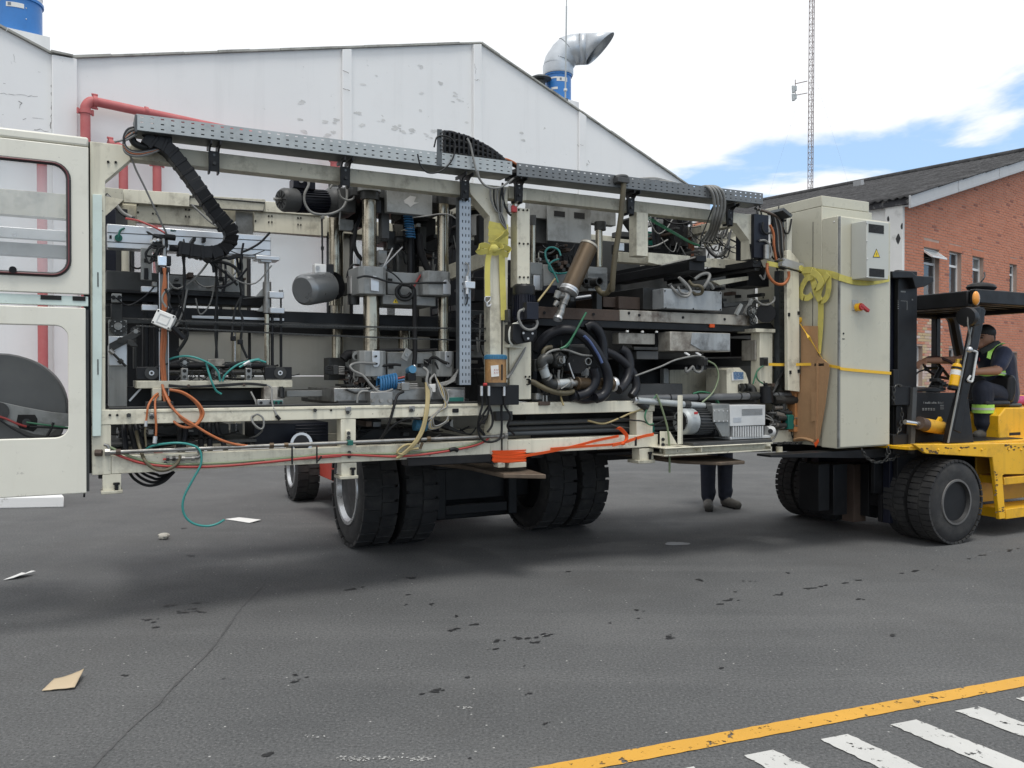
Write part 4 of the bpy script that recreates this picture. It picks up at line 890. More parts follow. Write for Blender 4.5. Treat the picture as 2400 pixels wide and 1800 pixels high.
for ua, ub, w_ in ((t1u0+.1, t1u1-.02, 3.118), (t2u0+.02, t2u1-.35, 3.13)): emit('cable_bed', MB().prism([(ua, VT+.02, w_+.006*(ua-t1u0)*(w_ < 3.12)), (ub, VT+.02, w_+.006*(ub-ua)+.008), (ub, VT+.02, w_+.006*(ub-ua)+.07), (ua, VT+.02, w_+.064)], (0, .17, 0)), dark_cable, tr1 if w_ < 3.12 else tr2)
emit('tray_cables', MB().tube([(t1u0+.05, VT+.06, 3.135), (t1u0+1.5, VT+.08, 3.14), (t1u1-.4, VT+.05, 3.15), (t2u0+.5, VT+.08, 3.16), (t2u1-.3, VT+.1, 3.17)], .02, 8, 8).tube([(t1u0+.05, VT+.12, 3.14), (t1u0+1.8, VT+.11, 3.15), (t1u1-.2, VT+.13, 3.16), (t2u0+.8, VT+.14, 3.17), (t2u1-.3, VT+.14, 3.18)], .022, 8, 8), dark_cable, tr1)
for x in (500, 806, 1085, 1211, 1473, 1705):           # C-shaped tray supports on the beam
    u = M(x, 380, -.03).x; mb = MB(); wt = 3.11 if x < 1200 else 3.13
    for s in (-.028, .028):
        mb.prism([(u+s-.005, -.16, wt-.002), (u+s-.005, .04, wt-.002), (u+s-.005, .04, wt-.026), (u+s-.005, -.03, wt-.03), (u+s-.005, -.045, wt-.05), (u+s-.005, -.05, wt-.17), (u+s-.005, -.003, wt-.17), (u+s-.005, -.003, wt-.19), (u+s-.005, -.065, wt-.19), (u+s-.005, -.075, wt-.05), (u+s-.005, -.10, wt-.03), (u+s-.005, -.16, wt-.026)], (.01, 0, 0))
    mb.box(u-.023, u+.023, -.072, -.066, wt-.18, wt-.05); b_ = emit('tray_bracket', mb, black, mc)
    emit('bracket_bolt', MB().cyl((u, -.085, wt-.13), (u, -.07, wt-.13), .011, seg=8), steel_dark, b_); emit('bracket_hole', MB().cyl((u, -.0745, wt-.075), (u, -.0715, wt-.075), .008, seg=8), galv_dark, b_)
# vertical perforated trays
def vtray(x0, x1, y0, y1, v, m_, depth=.06, nm='cable_tray'):
    a0, a1 = M(x0, (y0+y1)/2, v).x, M(x1, (y0+y1)/2, v).x; b1, b0 = M((x0+x1)/2, y0, v).z, M((x0+x1)/2, y1, v).z
    mb = MB(); perf(mb, (a0, v, b1), (0, 0, -1), (1, 0, 0), b1-b0, a1-a0, .052, (.27, .56, .84), .02, .0075); mb2 = MB().box(a0, a1, v+depth-.01, v+depth, b0, b1); t_ = emit(nm, mb, m_, mc, solid=.003)
    mb = MB(); mb.box(a0-.003, a0, v, v+depth, b0, b1).box(a1, a1+.003, v, v+depth, b0, b1); emit('tray_side', mb, galv_dark, t_); emit('tray_filling', mb2, dark_cable, t_); return t_
vtray(1077, 1103, 462, 902, -.02, mat('blue_grey_galvanised', (.36, .40, .44), .42, .5, var=.12, dirt=.3, dirtcol=(.14, .15, .16)))
vtray(1826, 1843, 635, 915, .06, galv_dark)
# crest of cables above the tray joint: plate and woven bundle
pl = PP('tray_riser_plate', galv_dark, mc, qp('I', 798, 595, 826, 597, 826, 808, 795, 800), VT-.006, VT-.001)
for zz in (620, 640, 665, 690, 715): PC('riser_bolt', steel_dark, pl, (*qp('I', 820, zz)[0], VT-.014), (*qp('I', 820, zz)[0], VT-.004), .006, seg=6)
bun = None
for r_ in range(7):
    P = []
    for k in range(8):
        t = k/7; x = 830+t*(1195-830)-r_*6*t; yb = 745+t*42; ytop = 603+t*t*120+t*26; P.append((*qp('I', x, yb+(ytop-yb)*(r_+.5)/7+random.uniform(-3, 3))[0], VT+.05+.02*(r_ % 2)))
    if bun is None: bun = PT('cable_crest', dark_cable, mc, P, .017)
    else: PT('cable', dark_cable if r_ % 3 else rubber_hose, bun, P, .016)
for k in range(13):
    t = k/12; x = 838+t*(1165-838); yb = 748+t*40; ytop = 600+t*t*118+t*26
    PP('clamp_comb', black, bun, qp('I', x, ytop, x+12, ytop+3, x+12, yb, x, yb-2), VT+.015, VT+.022)
for k in range(4):
    pts = qp('I', 1165, 765+k*6, 1210, 775+k*7, 1255, 800+k*6, 1275, 830+k*5); PT('cable', [orange_cable, rubber_hose, dark_cable, orange_cable][k], mc, [(x, y, VT+.06+.03*k) for x, y in pts], .010)
# ------------------------------------------------------------------ machine contents
def sz(x, y, v, n): return n*(MACH @ M(x, y, v)).y/FPX           # n pixels at that place in metres
def PCK(name, m, par, k, v, x, y0, y1, wpx, r1=None, seg=24):    # upright cylinder by zoom pixels
    (a, b), (c, d) = qp(k, x, y0, x, y1); r = sz(a, (b+d)/2, v, wpx*ZK[k][2]/2)
    A, B = M(a, (b+d)/2, v), None
    return emit(name, MB().cyl((A.x, v, M(a, d, v).z), (A.x, v, M(a, b, v).z), r, seg=seg), m, par)
def K(name, m, k, n, v0, v1, par=None, bevel=.004): return PB(name, m, par or mc, q(k, *n), v0, v1, bevel)
def motor(par, name, p0, p1, r, body, cover, fins=True, nf=22):  # finned electric motor along p0->p1 (fan cover first)
    p0, p1 = Vector(p0), Vector(p1); ax = (p1-p0).normalized(); L = (p1-p0).length
    mt = emit(name, MB().lathe(p0+ax*L*.26, ax, [(0, r*.9), (L*.66, r*.9), (L*.66, r*.98), (L*.74, r*.98), (L*.74, r*.5)], 28), body, par)
    emit('fan_cover', MB().lathe(p0, ax, [(0, r*.35), (0, r*.8), (L*.05, r*.98), (L*.07, r), (L*.28, r), (L*.28, r*.85)], 32), cover, mt)
    if fins:
        mb = MB(); a = ax.orthogonal().normalized(); b = ax.cross(a)
        for k in range(nf):
            th = 2*math.pi*k/nf; d = a*math.cos(th)+b*math.sin(th); mb.obox(p0+ax*L*.6+d*r*.95, ax*L*.29, d*r*.08, ax.cross(d)*r*.025)
        emit('cooling_fins', mb, body, mt)['kind'] = 'stuff'
    g = MB(); a = ax.orthogonal().normalized(); b = ax.cross(a)
    for k in range(10):
        th = 2*math.pi*k/10; d = a*math.cos(th)+b*math.sin(th); g.bar(p0+d*r*.2-ax*.001, p0+d*r*.72-ax*.001, .008, .004, ax)
    emit('fan_grille', g, void, mt)['kind'] = 'stuff'
    return mt
# ---- station 1: infeed with the carriage
K('aluminium_beam', alu, 3, (188, 512, 1602, 712), .42, .52)
for yy, hh in ((560, 6), (640, 8), (690, 6)):
    x0, y0, x1, y1 = q(3, 188, yy-30, 1602, yy-30+hh); PP('profile_groove', grey_dark, mc, [(x0, y0), (x1, y0+20), (x1, y0+22), (x0, y0+2)], .418, .42, 0)
PB('beam_mark', black, mc, q(3, 208, 558, 228, 588), .4165, .4195, 0)
K('beam_foot', alu, 3, (1475, 735, 1680, 770), .40, .55); K('beam_cap', alu, 3, (1515, 765, 1612, 790), .42, .52)
kn = PC('clamp_knob', green_plastic, mc, (*qp(3, 287, 580)[0], .42), (*qp(3, 287, 580)[0], .39), .024); QT('knob_lever', green_plastic, kn, 3, .39, .007, 287, 580, 300, 520, 340, 495)
K('green_switch', green_plastic, 3, (730, 505, 790, 535), .42, .46)
K('dark_channel', grey_dark, 3, (180, 893, 1378, 1050), .55, .70); K('channel_face', grey_paint, 3, (725, 920, 1340, 1040), .535, .549); K('channel_lip', black, 3, (180, 1045, 1378, 1075), .52, .56)
for xx, yy in ((945, 960), (965, 985), (985, 1010), (1140, 930)): PC('channel_bolt', steel, mc, (*qp(3, xx, yy)[0], .535), (*qp(3, xx, yy)[0], .52), .012, seg=6)
K('square_bracket', white_plastic, 3, (1148, 918, 1190, 955), .525, .534); PC('bracket_bore', black, mc, (*qp(3, 1170, 936)[0], .525), (*qp(3, 1170, 936)[0], .522), .018)
K('valve_block', black, 3, (755, 975, 825, 1030), .49, .53)
K('chain_guide', black, 3, (172, 1060, 1600, 1150), .62, .80)
u0, u1 = M(230, 720, .6).x, M(1175, 735, .6).x; BX('conveyor_rail', black, mc, u0, u1, .58, .68, 1.985, 2.085); BX('conveyor_rail_lip', steel_dark, mc, u0, u1, .56, .58, 1.96, 2.0); BX('conveyor_rail', black, mc, u0, u1, 1.2, 1.3, 1.95, 2.09); BX('guide_strip', alu, mc, u0+.6, u0+1.25, .555, .559, 2.01, 2.03)
for xx in (1005, 1190): PC('strip_bolt', black, mc, (*qp(3, xx, 1222)[0], .553), (*qp(3, xx, 1222)[0], .549), .012, seg=8)
# chains: long roller chains in front of the columns
def chain(p0, p1, sag, nm='roller_chain'):
    p0, p1 = Vector(p0), Vector(p1); n = int((p1-p0).length/.026); c_ = emit(nm, MB().tube([p0, p0.lerp(p1, .5)+Vector((0, 0, -sag)), p1], .004, 5, 12), steel_dark, mc)
    mb = MB()
    for k in range(n):
        t = (k+.5)/n; p = p0.lerp(p1, t)+Vector((0, 0, -sag*4*t*(1-t))); mb.obox(p, ((p1-p0).normalized())*.0105, Vector((0, .006, 0)), Vector((0, 0, .0055)))
    emit('chain_links', mb, steel_dark, c_)['kind'] = 'stuff'
chain(M(*qp(3, 460, 1285)[0], .08), M(*qp(5, 2120, 1440)[0], .08), .012); chain(M(*qp(3, 440, 1340)[0], .08), M(*qp(5, 2110, 1548)[0], .08), .012)
# sprockets and tensioner at left
def sprocket(x, y, v, r, m_=steel_dark, teeth=22, par=None):
    c = M(x, y, v); n = teeth*2; P = [(c.x+(r if k % 2 else r*.9)*math.cos(2*math.pi*k/n), v, c.z+(r if k % 2 else r*.9)*math.sin(2*math.pi*k/n)) for k in range(n)]
    s_ = emit('sprocket', MB().prism(P, (0, .02, 0)), m_, par or mc); emit('hub', MB().lathe((c.x, v, c.z), (0, -1, 0), [(0, r*.45), (.018, r*.42), (.018, r*.2), (.026, r*.2)], 18), steel, s_)
    mb = MB()
    for k in range(6): th = k*math.pi/3; mb.cyl((c.x+r*.62*math.cos(th), v, c.z+r*.62*math.sin(th)), (c.x+r*.62*math.cos(th), v-.006, c.z+r*.62*math.sin(th)), r*.08, seg=8)
    emit('bolts', mb, steel, s_)['kind'] = 'stuff'; return s_
x, y = qp(3, 283, 1345)[0]; sprocket(x, y, .30, .058); x, y = qp(3, 437, 1388)[0]; sprocket(x, y, .26, .036, teeth=14)
K('bearing_block', grey_paint, 3, (228, 1062, 315, 1138), .30, .36); K('bearing_plate', steel_dark, 3, (222, 1150, 322, 1290), .33, .37); K('side_plate', grey_paint, 3, (200, 1290, 360, 1440), .34, .37)
for xx in (243, 296): PC('block_bolt', black, mc, (*qp(3, xx, 1095)[0], .30), (*qp(3, xx, 1095)[0], .288), .014, seg=8)
PP('tensioner_arm', steel_dark, mc, qp(4, 205, 205, 400, 105, 470, 125, 440, 155, 230, 270, 205, 250), .24, .28); PC('arm_pivot', steel_dark, mc, (*qp(4, 305, 175)[0], .24), (*qp(4, 305, 175)[0], .22), .02)
K('machine_pillar', grey_paint, 4, (200, 215, 362, 748), .30, .46); K('pillar_plate', alu, 4, (202, 140, 362, 395), .285, .299); PP('dark_wedge', steel_dark, mc, qp(4, 365, 170, 400, 170, 460, 228, 400, 230, 365, 205), .2, .27)
cy = PC('tension_spring', steel_dark, mc, (*qp(4, 215, 265)[0], .2), (*qp(4, 350, 400)[0], .2), .008); PC('spring_nut', steel, cy, (*qp(4, 210, 260)[0], .2), (*qp(4, 245, 290)[0], .2), .015, seg=8); PC('spring_nut', steel_dark, cy, (*qp(4, 290, 345)[0], .2), (*qp(4, 318, 370)[0], .2), .018, seg=6)
for xx, w in ((521, 58), (615, 45), (430, 36)): PCK('guide_column', black if xx > 500 else steel_dark, mc, 4, .6, xx, -150 if xx > 500 else 160, 420, w)
K('clamp_block', alu, 3, (483, 1000, 622, 1050), .28, .34); K('clamp_block', alu, 3, (487, 1158, 626, 1208), .28, .34); K('slide_plate', grey_paint, 3, (480, 668, 575, 945), .30, .34); K('slide_slot', void, 3, (508, 760, 538, 795), .296, .299, bevel=0)
# black slider in slide plate
K('slide_chain', black, 3, (508, 840, 545, 940), .285, .30); K('block', steel, 3, (578, 960, 620, 1000), .25, .32)
# carriage with valve cluster at the end of the energy chain
ca = K('valve_carriage', steel_dark, 3, (588, 548, 712, 660), .18, .30)
for xx, yy, r in ((570, 607, .012), (600, 598, .014), (628, 600, .013)): PC('fitting', alu_bright, ca, (*qp(3, xx, yy)[0], .16), (*qp(3, xx+35, yy+10)[0], .19), r, seg=10)
PC('cylinder', black, ca, (*qp(3, 690, 570)[0], .15), (*qp(3, 775, 580)[0], .16), .02); K('clamp', steel, 3, (665, 585, 690, 650), .15, .18, ca); PP('lug', steel_dark, ca, qp(3, 525, 522, 545, 524, 600, 555, 640, 560, 640, 580, 590, 560, 540, 540), .16, .19)
K('chrome_block', alu_bright, 3, (625, 735, 705, 820), .10, .17, ca); K('sensor', black, 3, (700, 735, 742, 818), .12, .18, ca)
for xx in (648, 710): PC('bushing', steel_dark, ca, (*qp(3, xx, 835)[0], .14), (*qp(3, xx, 890)[0], .14), .016)
PC('rod', steel, ca, (*qp(3, 682, 660)[0], .15), (*qp(3, 682, 740)[0], .15), .016)
rng_ = random.Random(3)
for k in range(9):
    x0, y0 = rng_.uniform(600, 690), rng_.uniform(640, 690); dx_ = rng_.uniform(-150, -20); QT('loop_cable', dark_cable, ca, 3, rng_.uniform(.08, .2), rng_.uniform(.004, .007), x0, y0, x0+dx_*.6, y0+rng_.uniform(0, 25), x0+dx_, y0+rng_.uniform(50, 90), x0+dx_*.7, y0+rng_.uniform(90, 140), x0+rng_.uniform(-20, 30), y0+rng_.uniform(70, 130))
# energy chain
PTH = [(335, 310), (352, 334), (372, 338), (392, 350), (415, 376), (445, 415), (475, 458), (505, 500), (530, 528), (541, 550), (536, 570), (519, 586), (492, 593), (460, 590), (425, 584), (397, 580)]
vv = [-.05]*7+[0, .03, .06, .09, .12, .13, .14, .15, .16]
CP = catmull([M(x, y, v) for (x, y), v in zip(PTH, vv)], 12)
ec = emit('energy_chain', MB().tube(CP[::4], .02, 6, 1), black, mc)
acc = 0; last = CP[0]; LN = .064; k = 0
pts = [CP[0]]
for p in CP[1:]:
    acc += (p-last).length; last = p
    if acc >= LN: pts.append(p); acc = 0
for i in range(1, len(pts)-1):
    t = (pts[i+1]-pts[i-1]).normalized(); n = Vector((0, 1, 0)); m_ = t.cross(n).normalized(); c = pts[i]
    mb = MB(); mb.obox(c, t*.036, n*.055, m_*.041).obox(c+t*.026, t*.010, n*.058, m_*.045)
    emit('chain_link', mb, black, ec, bevel=.003)
BX('chain_anchor', black, mc, M(372, 335, -.05).x, M(402, 335, -.05).x, -.10, .02, 3.05, 3.11)
for k in range(6):
    QT('cable', [rubber_hose, grey_cable, dark_cable, orange_cable, rubber_hose, grey_cable][k], mc, 1, (-.10, -.12, -.08), .009, 1180, 360+k*12, 1110, 380+k*16, 1075, 440+k*8, 1075, 510+k*10, 1120, 560+k*8, 1200, 575+k*7, 1300, 562+k*5, 1380, 545+k*2)
QT('cable_bundle', dark_cable, mc, 1, -.06, .022, 1140, 460, 1165, 500, 1230, 530, 1310, 535, 1390, 530); QT('cable', grey_cable, mc, 1, (-.12, -.1), .007, 990, 488, 1060, 470, 1130, 420, 1180, 385)
QT('hanging_cable', grey_cable, mc, 1, (-.02, .05, .2), .006, 1110, 590, 1140, 640, 1180, 740, 1250, 880, 1330, 1050, 1400, 1200, 1440, 1290, 1445, 1400); QT('air_tube', red_hose, mc, 3, (.5, .3), .007, 350, 412, 450, 430, 540, 465, 620, 500, 690, 540); QT('cable', grey_cable, mc, 3, 1.25, .008, 915, 290, 1000, 370, 1090, 450, 1190, 510); QT('cable', dark_cable, mc, 3, .8, .016, 175, 205, 230, 260, 290, 340, 370, 400, 430, 415); QT('cable', grey_cable, mc, 3, .78, .012, 180, 215, 250, 275, 320, 360, 400, 405)
QT('cable_loop', dark_cable, mc, 3, .02, .006, 1270, 455, 1310, 480, 1305, 510, 1260, 515, 1200, 500)
# orange cables falling from the junction box, channel behind
K('cable_channel', grey_paint, 3, (638, 880, 722, 1380), .14, .17); K('cable_channel', grey_paint, 4, (638, 100, 720, 655), .14, .17)
for xx in (638, 716): K('channel_edge', alu, 3, (xx, 880, xx+6, 1380), .12, .14, bevel=0); K('channel_edge', alu, 4, (xx, 100, xx+6, 655), .12, .14, bevel=0)
for k in range(4):
    o_ = k*13; QT('orange_cable', orange_cable, mc, 3, .11+.006*(k % 2), .0085, 690-o_*.4, 840, 680+o_*.4, 960, 668+o_*.6, 1060, 672+o_*.7, 1150, 668+o_*.5, 1260)
    QT('orange_cable', orange_cable, mc, 4, .11+.006*(k % 2), .0085, 672+o_*.5, 60, 660+o_*.8, 200, 655+o_*.6, 330, 660+o_*.7, 460, 672+o_*.6, 570)
jb = root('tmp', (0, 0, 0), None, None); bpy.data.objects.remove(jb)
c = M(*qp(3, 685, 1295)[0], .02); ex = Vector((.83, -.25, -.36)).normalized(); ez = Vector((.36, .0, .87)); ez = (ez-ex*ez.dot(ex)).normalized(); ey = ez.cross(ex)
jbx = emit('junction_box', MB().obox(c, ex*.058, ey*.034, ez*.048), white_plastic, mc, bevel=.006)
emit('box_lid', MB().obox(c-ey*.037, ex*.06, ey*.006, ez*.05), white_plastic, jbx, bevel=.004); emit('lid_ridge', MB().ring([c-ey*.044+ex*a*.036+ez*b*.03 for a, b in ((1, 1), (-1, 1), (-1, -1), (1, -1))], [c-ey*.044+ex*a*.031+ez*b*.025 for a, b in ((1, 1), (-1, 1), (-1, -1), (1, -1))], -ey*.003), grey_plastic, jbx)
for a in (-1, 1):
    for b in (-1, 1): emit('lid_screw', MB().cyl(c-ey*.043+ex*a*.05+ez*b*.04, c-ey*.046+ex*a*.05+ez*b*.04, .006, seg=8), steel_dark, jbx)
for k in range(3): p = c+ez*.048+ex*(k-.2)*.028; emit('cable_gland', MB().cyl(p, p+ez*.035, .011, seg=8), black, jbx)
p = c+ex*.06-ez*.02; emit('plug', MB().cyl(p, p+Vector((.07, .02, -.07)), .016, .02, seg=8), black, jbx)
QT('cable', dark_cable, mc, 3, .03, .009, 740, 1190, 720, 1140, 725, 1080, 690, 1020); QT('cable', grey_cable, mc, 3, .05, .007, 700, 1180, 665, 1120, 680, 1060, 730, 1020)
# orange loops at the bed, hanging tails
QT('orange_cable', orange_cable, mc, 4, (.1, -.04, -.05, -.03), .0085, 665, 560, 690, 640, 740, 740, 820, 830, 930, 900, 1050, 975, 1180, 1040, 1300, 1075, 1420, 1090)
QT('orange_cable', orange_cable, mc, 4, (.1, -.04, -.05, -.04), .0085, 672, 590, 720, 690, 780, 790, 860, 875, 940, 912, 1000, 860, 1020, 800, 985, 730, 920, 670, 830, 620, 725, 602)
QT('orange_cable', orange_cable, mc, 4, (.1, -.03, -.04, -.04), .0085, 668, 600, 690, 720, 730, 830, 800, 905, 880, 928, 950, 905, 995, 840, 990, 770, 930, 690, 840, 630, 730, 600)
QT('orange_cable', orange_cable, mc, 4, (.1, -.03, -.03), .007, 640, 625, 590, 665, 545, 740, 530, 840, 520, 910); QT('orange_cable', orange_cable, mc, 4, (.1, -.03, -.03), .007, 640, 640, 605, 690, 605, 800, 612, 920, 610, 1000)
PC('connector', alu, mc, (*qp(4, 524, 870)[0], -.03), (*qp(4, 522, 920)[0], -.03), .01, seg=8); PC('connector', alu, mc, (*qp(4, 606, 1005)[0], -.03), (*qp(4, 598, 1065)[0], -.03), .014, seg=10); QT('cable_tail', khaki, mc, 4, -.03, .006, 522, 920, 516, 980, 524, 1060, 525, 1095)
# lower carriage: black side frame with sprockets and brackets
BX('slide_carriage', cream_old, mc, M(*qp(4, 440, 560)[0], .12).x, M(*qp(4, 1785, 545)[0], .12).x, .10, .50, M(*qp(4, 700, 590)[0], .12).z, M(*qp(4, 700, 525)[0], .12).z)
K('chain_plate', black, 4, (440, 405, 650, 515), .13, .16); K('chain_plate', black, 4, (1550, 405, 1785, 510), .12, .15)
for xx, yy in ((573, 458), (1685, 457)): pc_ = PC('bearing', steel_dark, mc, (*qp(4, xx, yy)[0], .13), (*qp(4, xx, yy)[0], .105), .042); PC('bearing_ring', alu, pc_, (*qp(4, xx, yy)[0], .106), (*qp(4, xx, yy)[0], .10), .016); PC('bearing_bore', void, pc_, (*qp(4, xx, yy)[0], .101), (*qp(4, xx, yy)[0], .098), .008)
for xx, yy, r in ((857, 367, .034), (1140, 460, .045), (1415, 375, .03)): x, y = qp(4, xx, yy)[0]; sprocket(x, y, .16, r, teeth=18)
for n in ((828, 415, 888, 520), (1385, 415, 1440, 520)):
    b_ = K('bracket', steel, 4, n, .14, .19); x, y = qp(4, (n[0]+n[2])/2, n[1]+25)[0]; PC('bracket_slot', void, b_, (x, y, .139), (x, y, .136), .012); PC('bracket_bolt', steel_dark, b_, (x, y+14, .139), (x, y+14, .125), .012, seg=6)
    K('bracket_base', steel, 4, (n[0]-18, n[3], n[2]+12, n[3]+18), .12, .22, b_)
PP('bracket', rust_pale, mc, qp(4, 1060, 340, 1200, 340, 1205, 400, 1060, 400), .2, .24)
PC('drive_shaft', steel_dark, mc, (*qp(4, 640, 455)[0], .30), (*qp(4, 1560, 455)[0], .30), .018); PC('drive_shaft', black, mc, (*qp(4, 640, 400)[0], .36), (*qp(4, 1560, 395)[0], .36), .028)
chain(M(*qp(4, 600, 410)[0], .12), M(*qp(4, 857, 335)[0], .14), .0, 'drive_chain'); chain(M(*qp(4, 880, 340)[0], .14), M(*qp(4, 1100, 400)[0], .14), 0, 'drive_chain'); chain(M(*qp(4, 1180, 385)[0], .14), M(*qp(4, 1415, 348)[0], .14), 0, 'drive_chain'); chain(M(*qp(4, 1440, 352)[0], .14), M(*qp(4, 1680, 420)[0], .12), 0, 'drive_chain')
for k in range(14):
    x0 = rng_.uniform(740, 1560); QT('small_wire', dark_cable, mc, 4, rng_.uniform(.10, .2), .004, x0, rng_.uniform(400, 470), x0+rng_.uniform(-40, 60), rng_.uniform(470, 520), x0+rng_.uniform(-60, 90), rng_.uniform(520, 560), x0+rng_.uniform(60, 160), rng_.uniform(545, 560))
for k in range(3): QT('wire_run', dark_cable, mc, 4, .098, .005, 720, 560+k*6, 900, 572+k*4, 1150, 560+k*6, 1400, 545+k*5, 1570, 560+k*4)
PC('pin', rust, mc, (*qp(4, 893, 568)[0], .1), (*qp(4, 893, 568)[0], .085), .01); PC('pin', rust, mc, (*qp(4, 1372, 560)[0], .1), (*qp(4, 1372, 560)[0], .085), .01)
QT('air_hose', teal_hose, mc, 4, (.16, .08, .09), .007, 725, 340, 780, 322, 870, 312, 960, 328, 1050, 365, 1110, 405, 1150, 460, 1165, 530); QT('air_hose', teal_hose, mc, 4, (.1, .07, .1), .007, 1045, 375, 1065, 450, 1095, 540, 1130, 610, 1175, 640); QT('air_hose', teal_hose, mc, 4, (.09, .07, .1), .007, 1185, 530, 1205, 480, 1260, 425, 1330, 380, 1430, 350, 1505, 335); QT('air_hose', teal_hose, mc, 4, (.07, .1), .007, 1330, 408, 1400, 370, 1480, 345, 1560, 365)
PC('hose_sleeve', alu, mc, (*qp(4, 1365, 388)[0], .08), (*qp(4, 1420, 358)[0], .08), .011, seg=10)
# supports below the carriage
PB('carriage_post', rust_pale, mc, q(4, 1545, 575, 1662, 685), .08, .2); PB('carriage_post', cream_old, mc, q(4, 580, 590, 660, 700), .08, .2); K('runner_block', steel, 4, (1485, 685, 1712, 740), .03, .12); K('runner_seal', green_plastic, 4, (1625, 695, 1705, 735), .022, .0295)
K('runner_block', steel_dark, 4, (525, 705, 762, 750), .03, .12)
for xx in (1520, 1605, 1650, 1690): PC('runner_bolt', black, mc, (*qp(4, xx, 715)[0], .022), (*qp(4, xx, 715)[0], .012), .01, seg=8)
K('dark_tank', black, 4, (362, 575, 1540, 745), .35, .9); K('cross_bar', grey_paint, 4, (1670, 608, 2212, 662), .5, .58); K('tank_front', steel_dark, 4, (900, 600, 1450, 700), .33, .349)
emit('glint_bar', MB().bar(M(*qp(4, 380, 700)[0], .3), M(*qp(4, 480, 590)[0], .3), .012, .012), alu, mc)
PC('gear_rack', steel_dark, mc, (*qp(4, 1692, 575)[0], .1), (*qp(4, 1692, 670)[0], .1), .014); K('rack_block', black, 4, (1692, 575, 1722, 675), .12, .16)
# hanging black wire bundles and the slide column
for bx_, yt, yb in ((850, 700, 1420), (1130, 760, 1620), (1345, 720, 1080)):
    for k in range(4): QT('wire_bundle', dark_cable, mc, 3, .33+.01*k, .008, bx_-14+k*8+rng_.uniform(-4, 4), yt, bx_+10-k*3, yt+(yb-yt)*.3, bx_-10+k*7, yt+(yb-yt)*.65, bx_+10-k*4, yb)
for k in range(5): QT('wire_bundle', dark_cable, mc, 3, (.2, .3, .34), .007, 870+k*10, 690+k*6, 960+k*8, 740, 1060, 760+k*8, 1130+k*18, 770-k*6, 1240, 745+k*5, 1330, 725+k*6, 1350, 800)
QT('cable', dark_cable, mc, 3, .3, .012, 1070, 780, 1180, 790, 1270, 820, 1320, 870, 1330, 920); QT('cable', dark_cable, mc, 3, .3, .009, 1090, 790, 1180, 860, 1260, 930, 1315, 990); QT('cable', dark_cable, mc, 3, .3, .009, 1060, 770, 1100, 820, 1110, 880)
QT('cable', dark_cable, mc, 3, .28, .008, 1345, 1090, 1300, 1180, 1280, 1280, 1265, 1430); QT('cable', dark_cable, mc, 3, .28, .009, 1350, 1090, 1330, 1200, 1360, 1300, 1345, 1480, 1400, 1620); QT('cable', dark_cable, mc, 4, .3, .012, 870, 40, 880, 130, 850, 200, 800, 270)
for xx, yy in ((1275, 1450), (1335, 1480)): K('cable_plug', black, 3, (xx-15, yy-22, xx+28, yy+20), .26, .3)
for xx, w in ((1570, 46), (1615, 26), (1690, 24)): PCK('lift_rod', chrome if xx < 1600 else black, mc, 3, .45, xx, 1240, 1659, w); PCK('lift_rod', chrome if xx < 1600 else black, mc, 4, .45, xx, 0, 410, w)
PCK('lift_shaft', steel, mc, 3, .46, 1567, 780, 970, 42); PCK('lift_sleeve', steel, mc, 3, .46, 1570, 962, 1230, 72)
K('lift_bracket', alu, 3, (1590, 1045, 1716, 1100), .38, .44); K('lift_bracket', alu, 3, (1597, 1183, 1721, 1232), .38, .44); PCK('lift_pin', steel_dark, mc, 3, .40, 1690, 1100, 1185, 16); PCK('lift_nut', steel, mc, 3, .40, 1690, 1032, 1047, 36)
PP('web_gusset', grey_paint, mc, qp(3, 1470, 1090, 1540, 1010, 1545, 1095), .46, .48); PP('web_gusset', grey_paint, mc, qp(3, 1480, 1215, 1550, 1145, 1550, 1220), .46, .48); PP('lift_arm', steel_dark, mc, qp(3, 1360, 1100, 1590, 1075, 1590, 1092, 1360, 1112), .44, .5)
for xx in (425, 415): pass
PCK('seal_post', seal, mc, 3, 1.3, 1417, 760, 1659, 26); PCK('seal_post', seal, mc, 3, 1.3, 1162, 700, 1000, 24); PCK('seal_post', seal, mc, 3, 1.3, 408, 680, 880, 26); PCK('cream_post', cream, mc, 3, 1.35, 345, 680, 870, 60)
# below-bed items in the left openings
PB('lower_motor_body', black_blue, mc, q(4, 1460, 890, 2100, 1085), .3, .7)
fm = motor(mc, 'belt_motor', M(*qp(4, 1868, 1065)[0], .02), M(*qp(4, 1868, 1040)[0], .45), .072, black_blue, grey_dark, nf=20)
PC('motor_flange', alu, fm, (*qp(4, 1868, 1065)[0], .018), (*qp(4, 1868, 1065)[0], .03), .075); PC('motor_face', black, fm, (*qp(4, 1868, 1065)[0], .012), (*qp(4, 1868, 1065)[0], .02), .055)
for k in range(4): K('motor_rib', black_blue, 4, (1820, 905+k*28, 2085, 915+k*28), .28, .3)
for xx, dx_ in ((330, 15), (380, 40), (430, 60), (820, -10), (870, -20), (1000, 0), (1070, 5), (1130, 60)): QT('hose', rubber_hose if xx % 20 else rubber, mc, 4, (.2, .1), .018, xx, 880, xx+dx_*.3, 960, xx+dx_, 1060, xx+dx_*1.4, 1130)
K('drive_box', grey_dark, 4, (480, 910, 1240, 1000), .5, .9); K('hanger_plate', grey_paint, 4, (1255, 895, 1360, 1010), .9, .92); PC('tie_rod', alu_bright, mc, (*qp(4, 1305, 890)[0], .88), (*qp(4, 1305, 1015)[0], .88), .008); K('floor_pan', grey_dark, 4, (225, 1050, 1480, 1078), .2, 1.3)
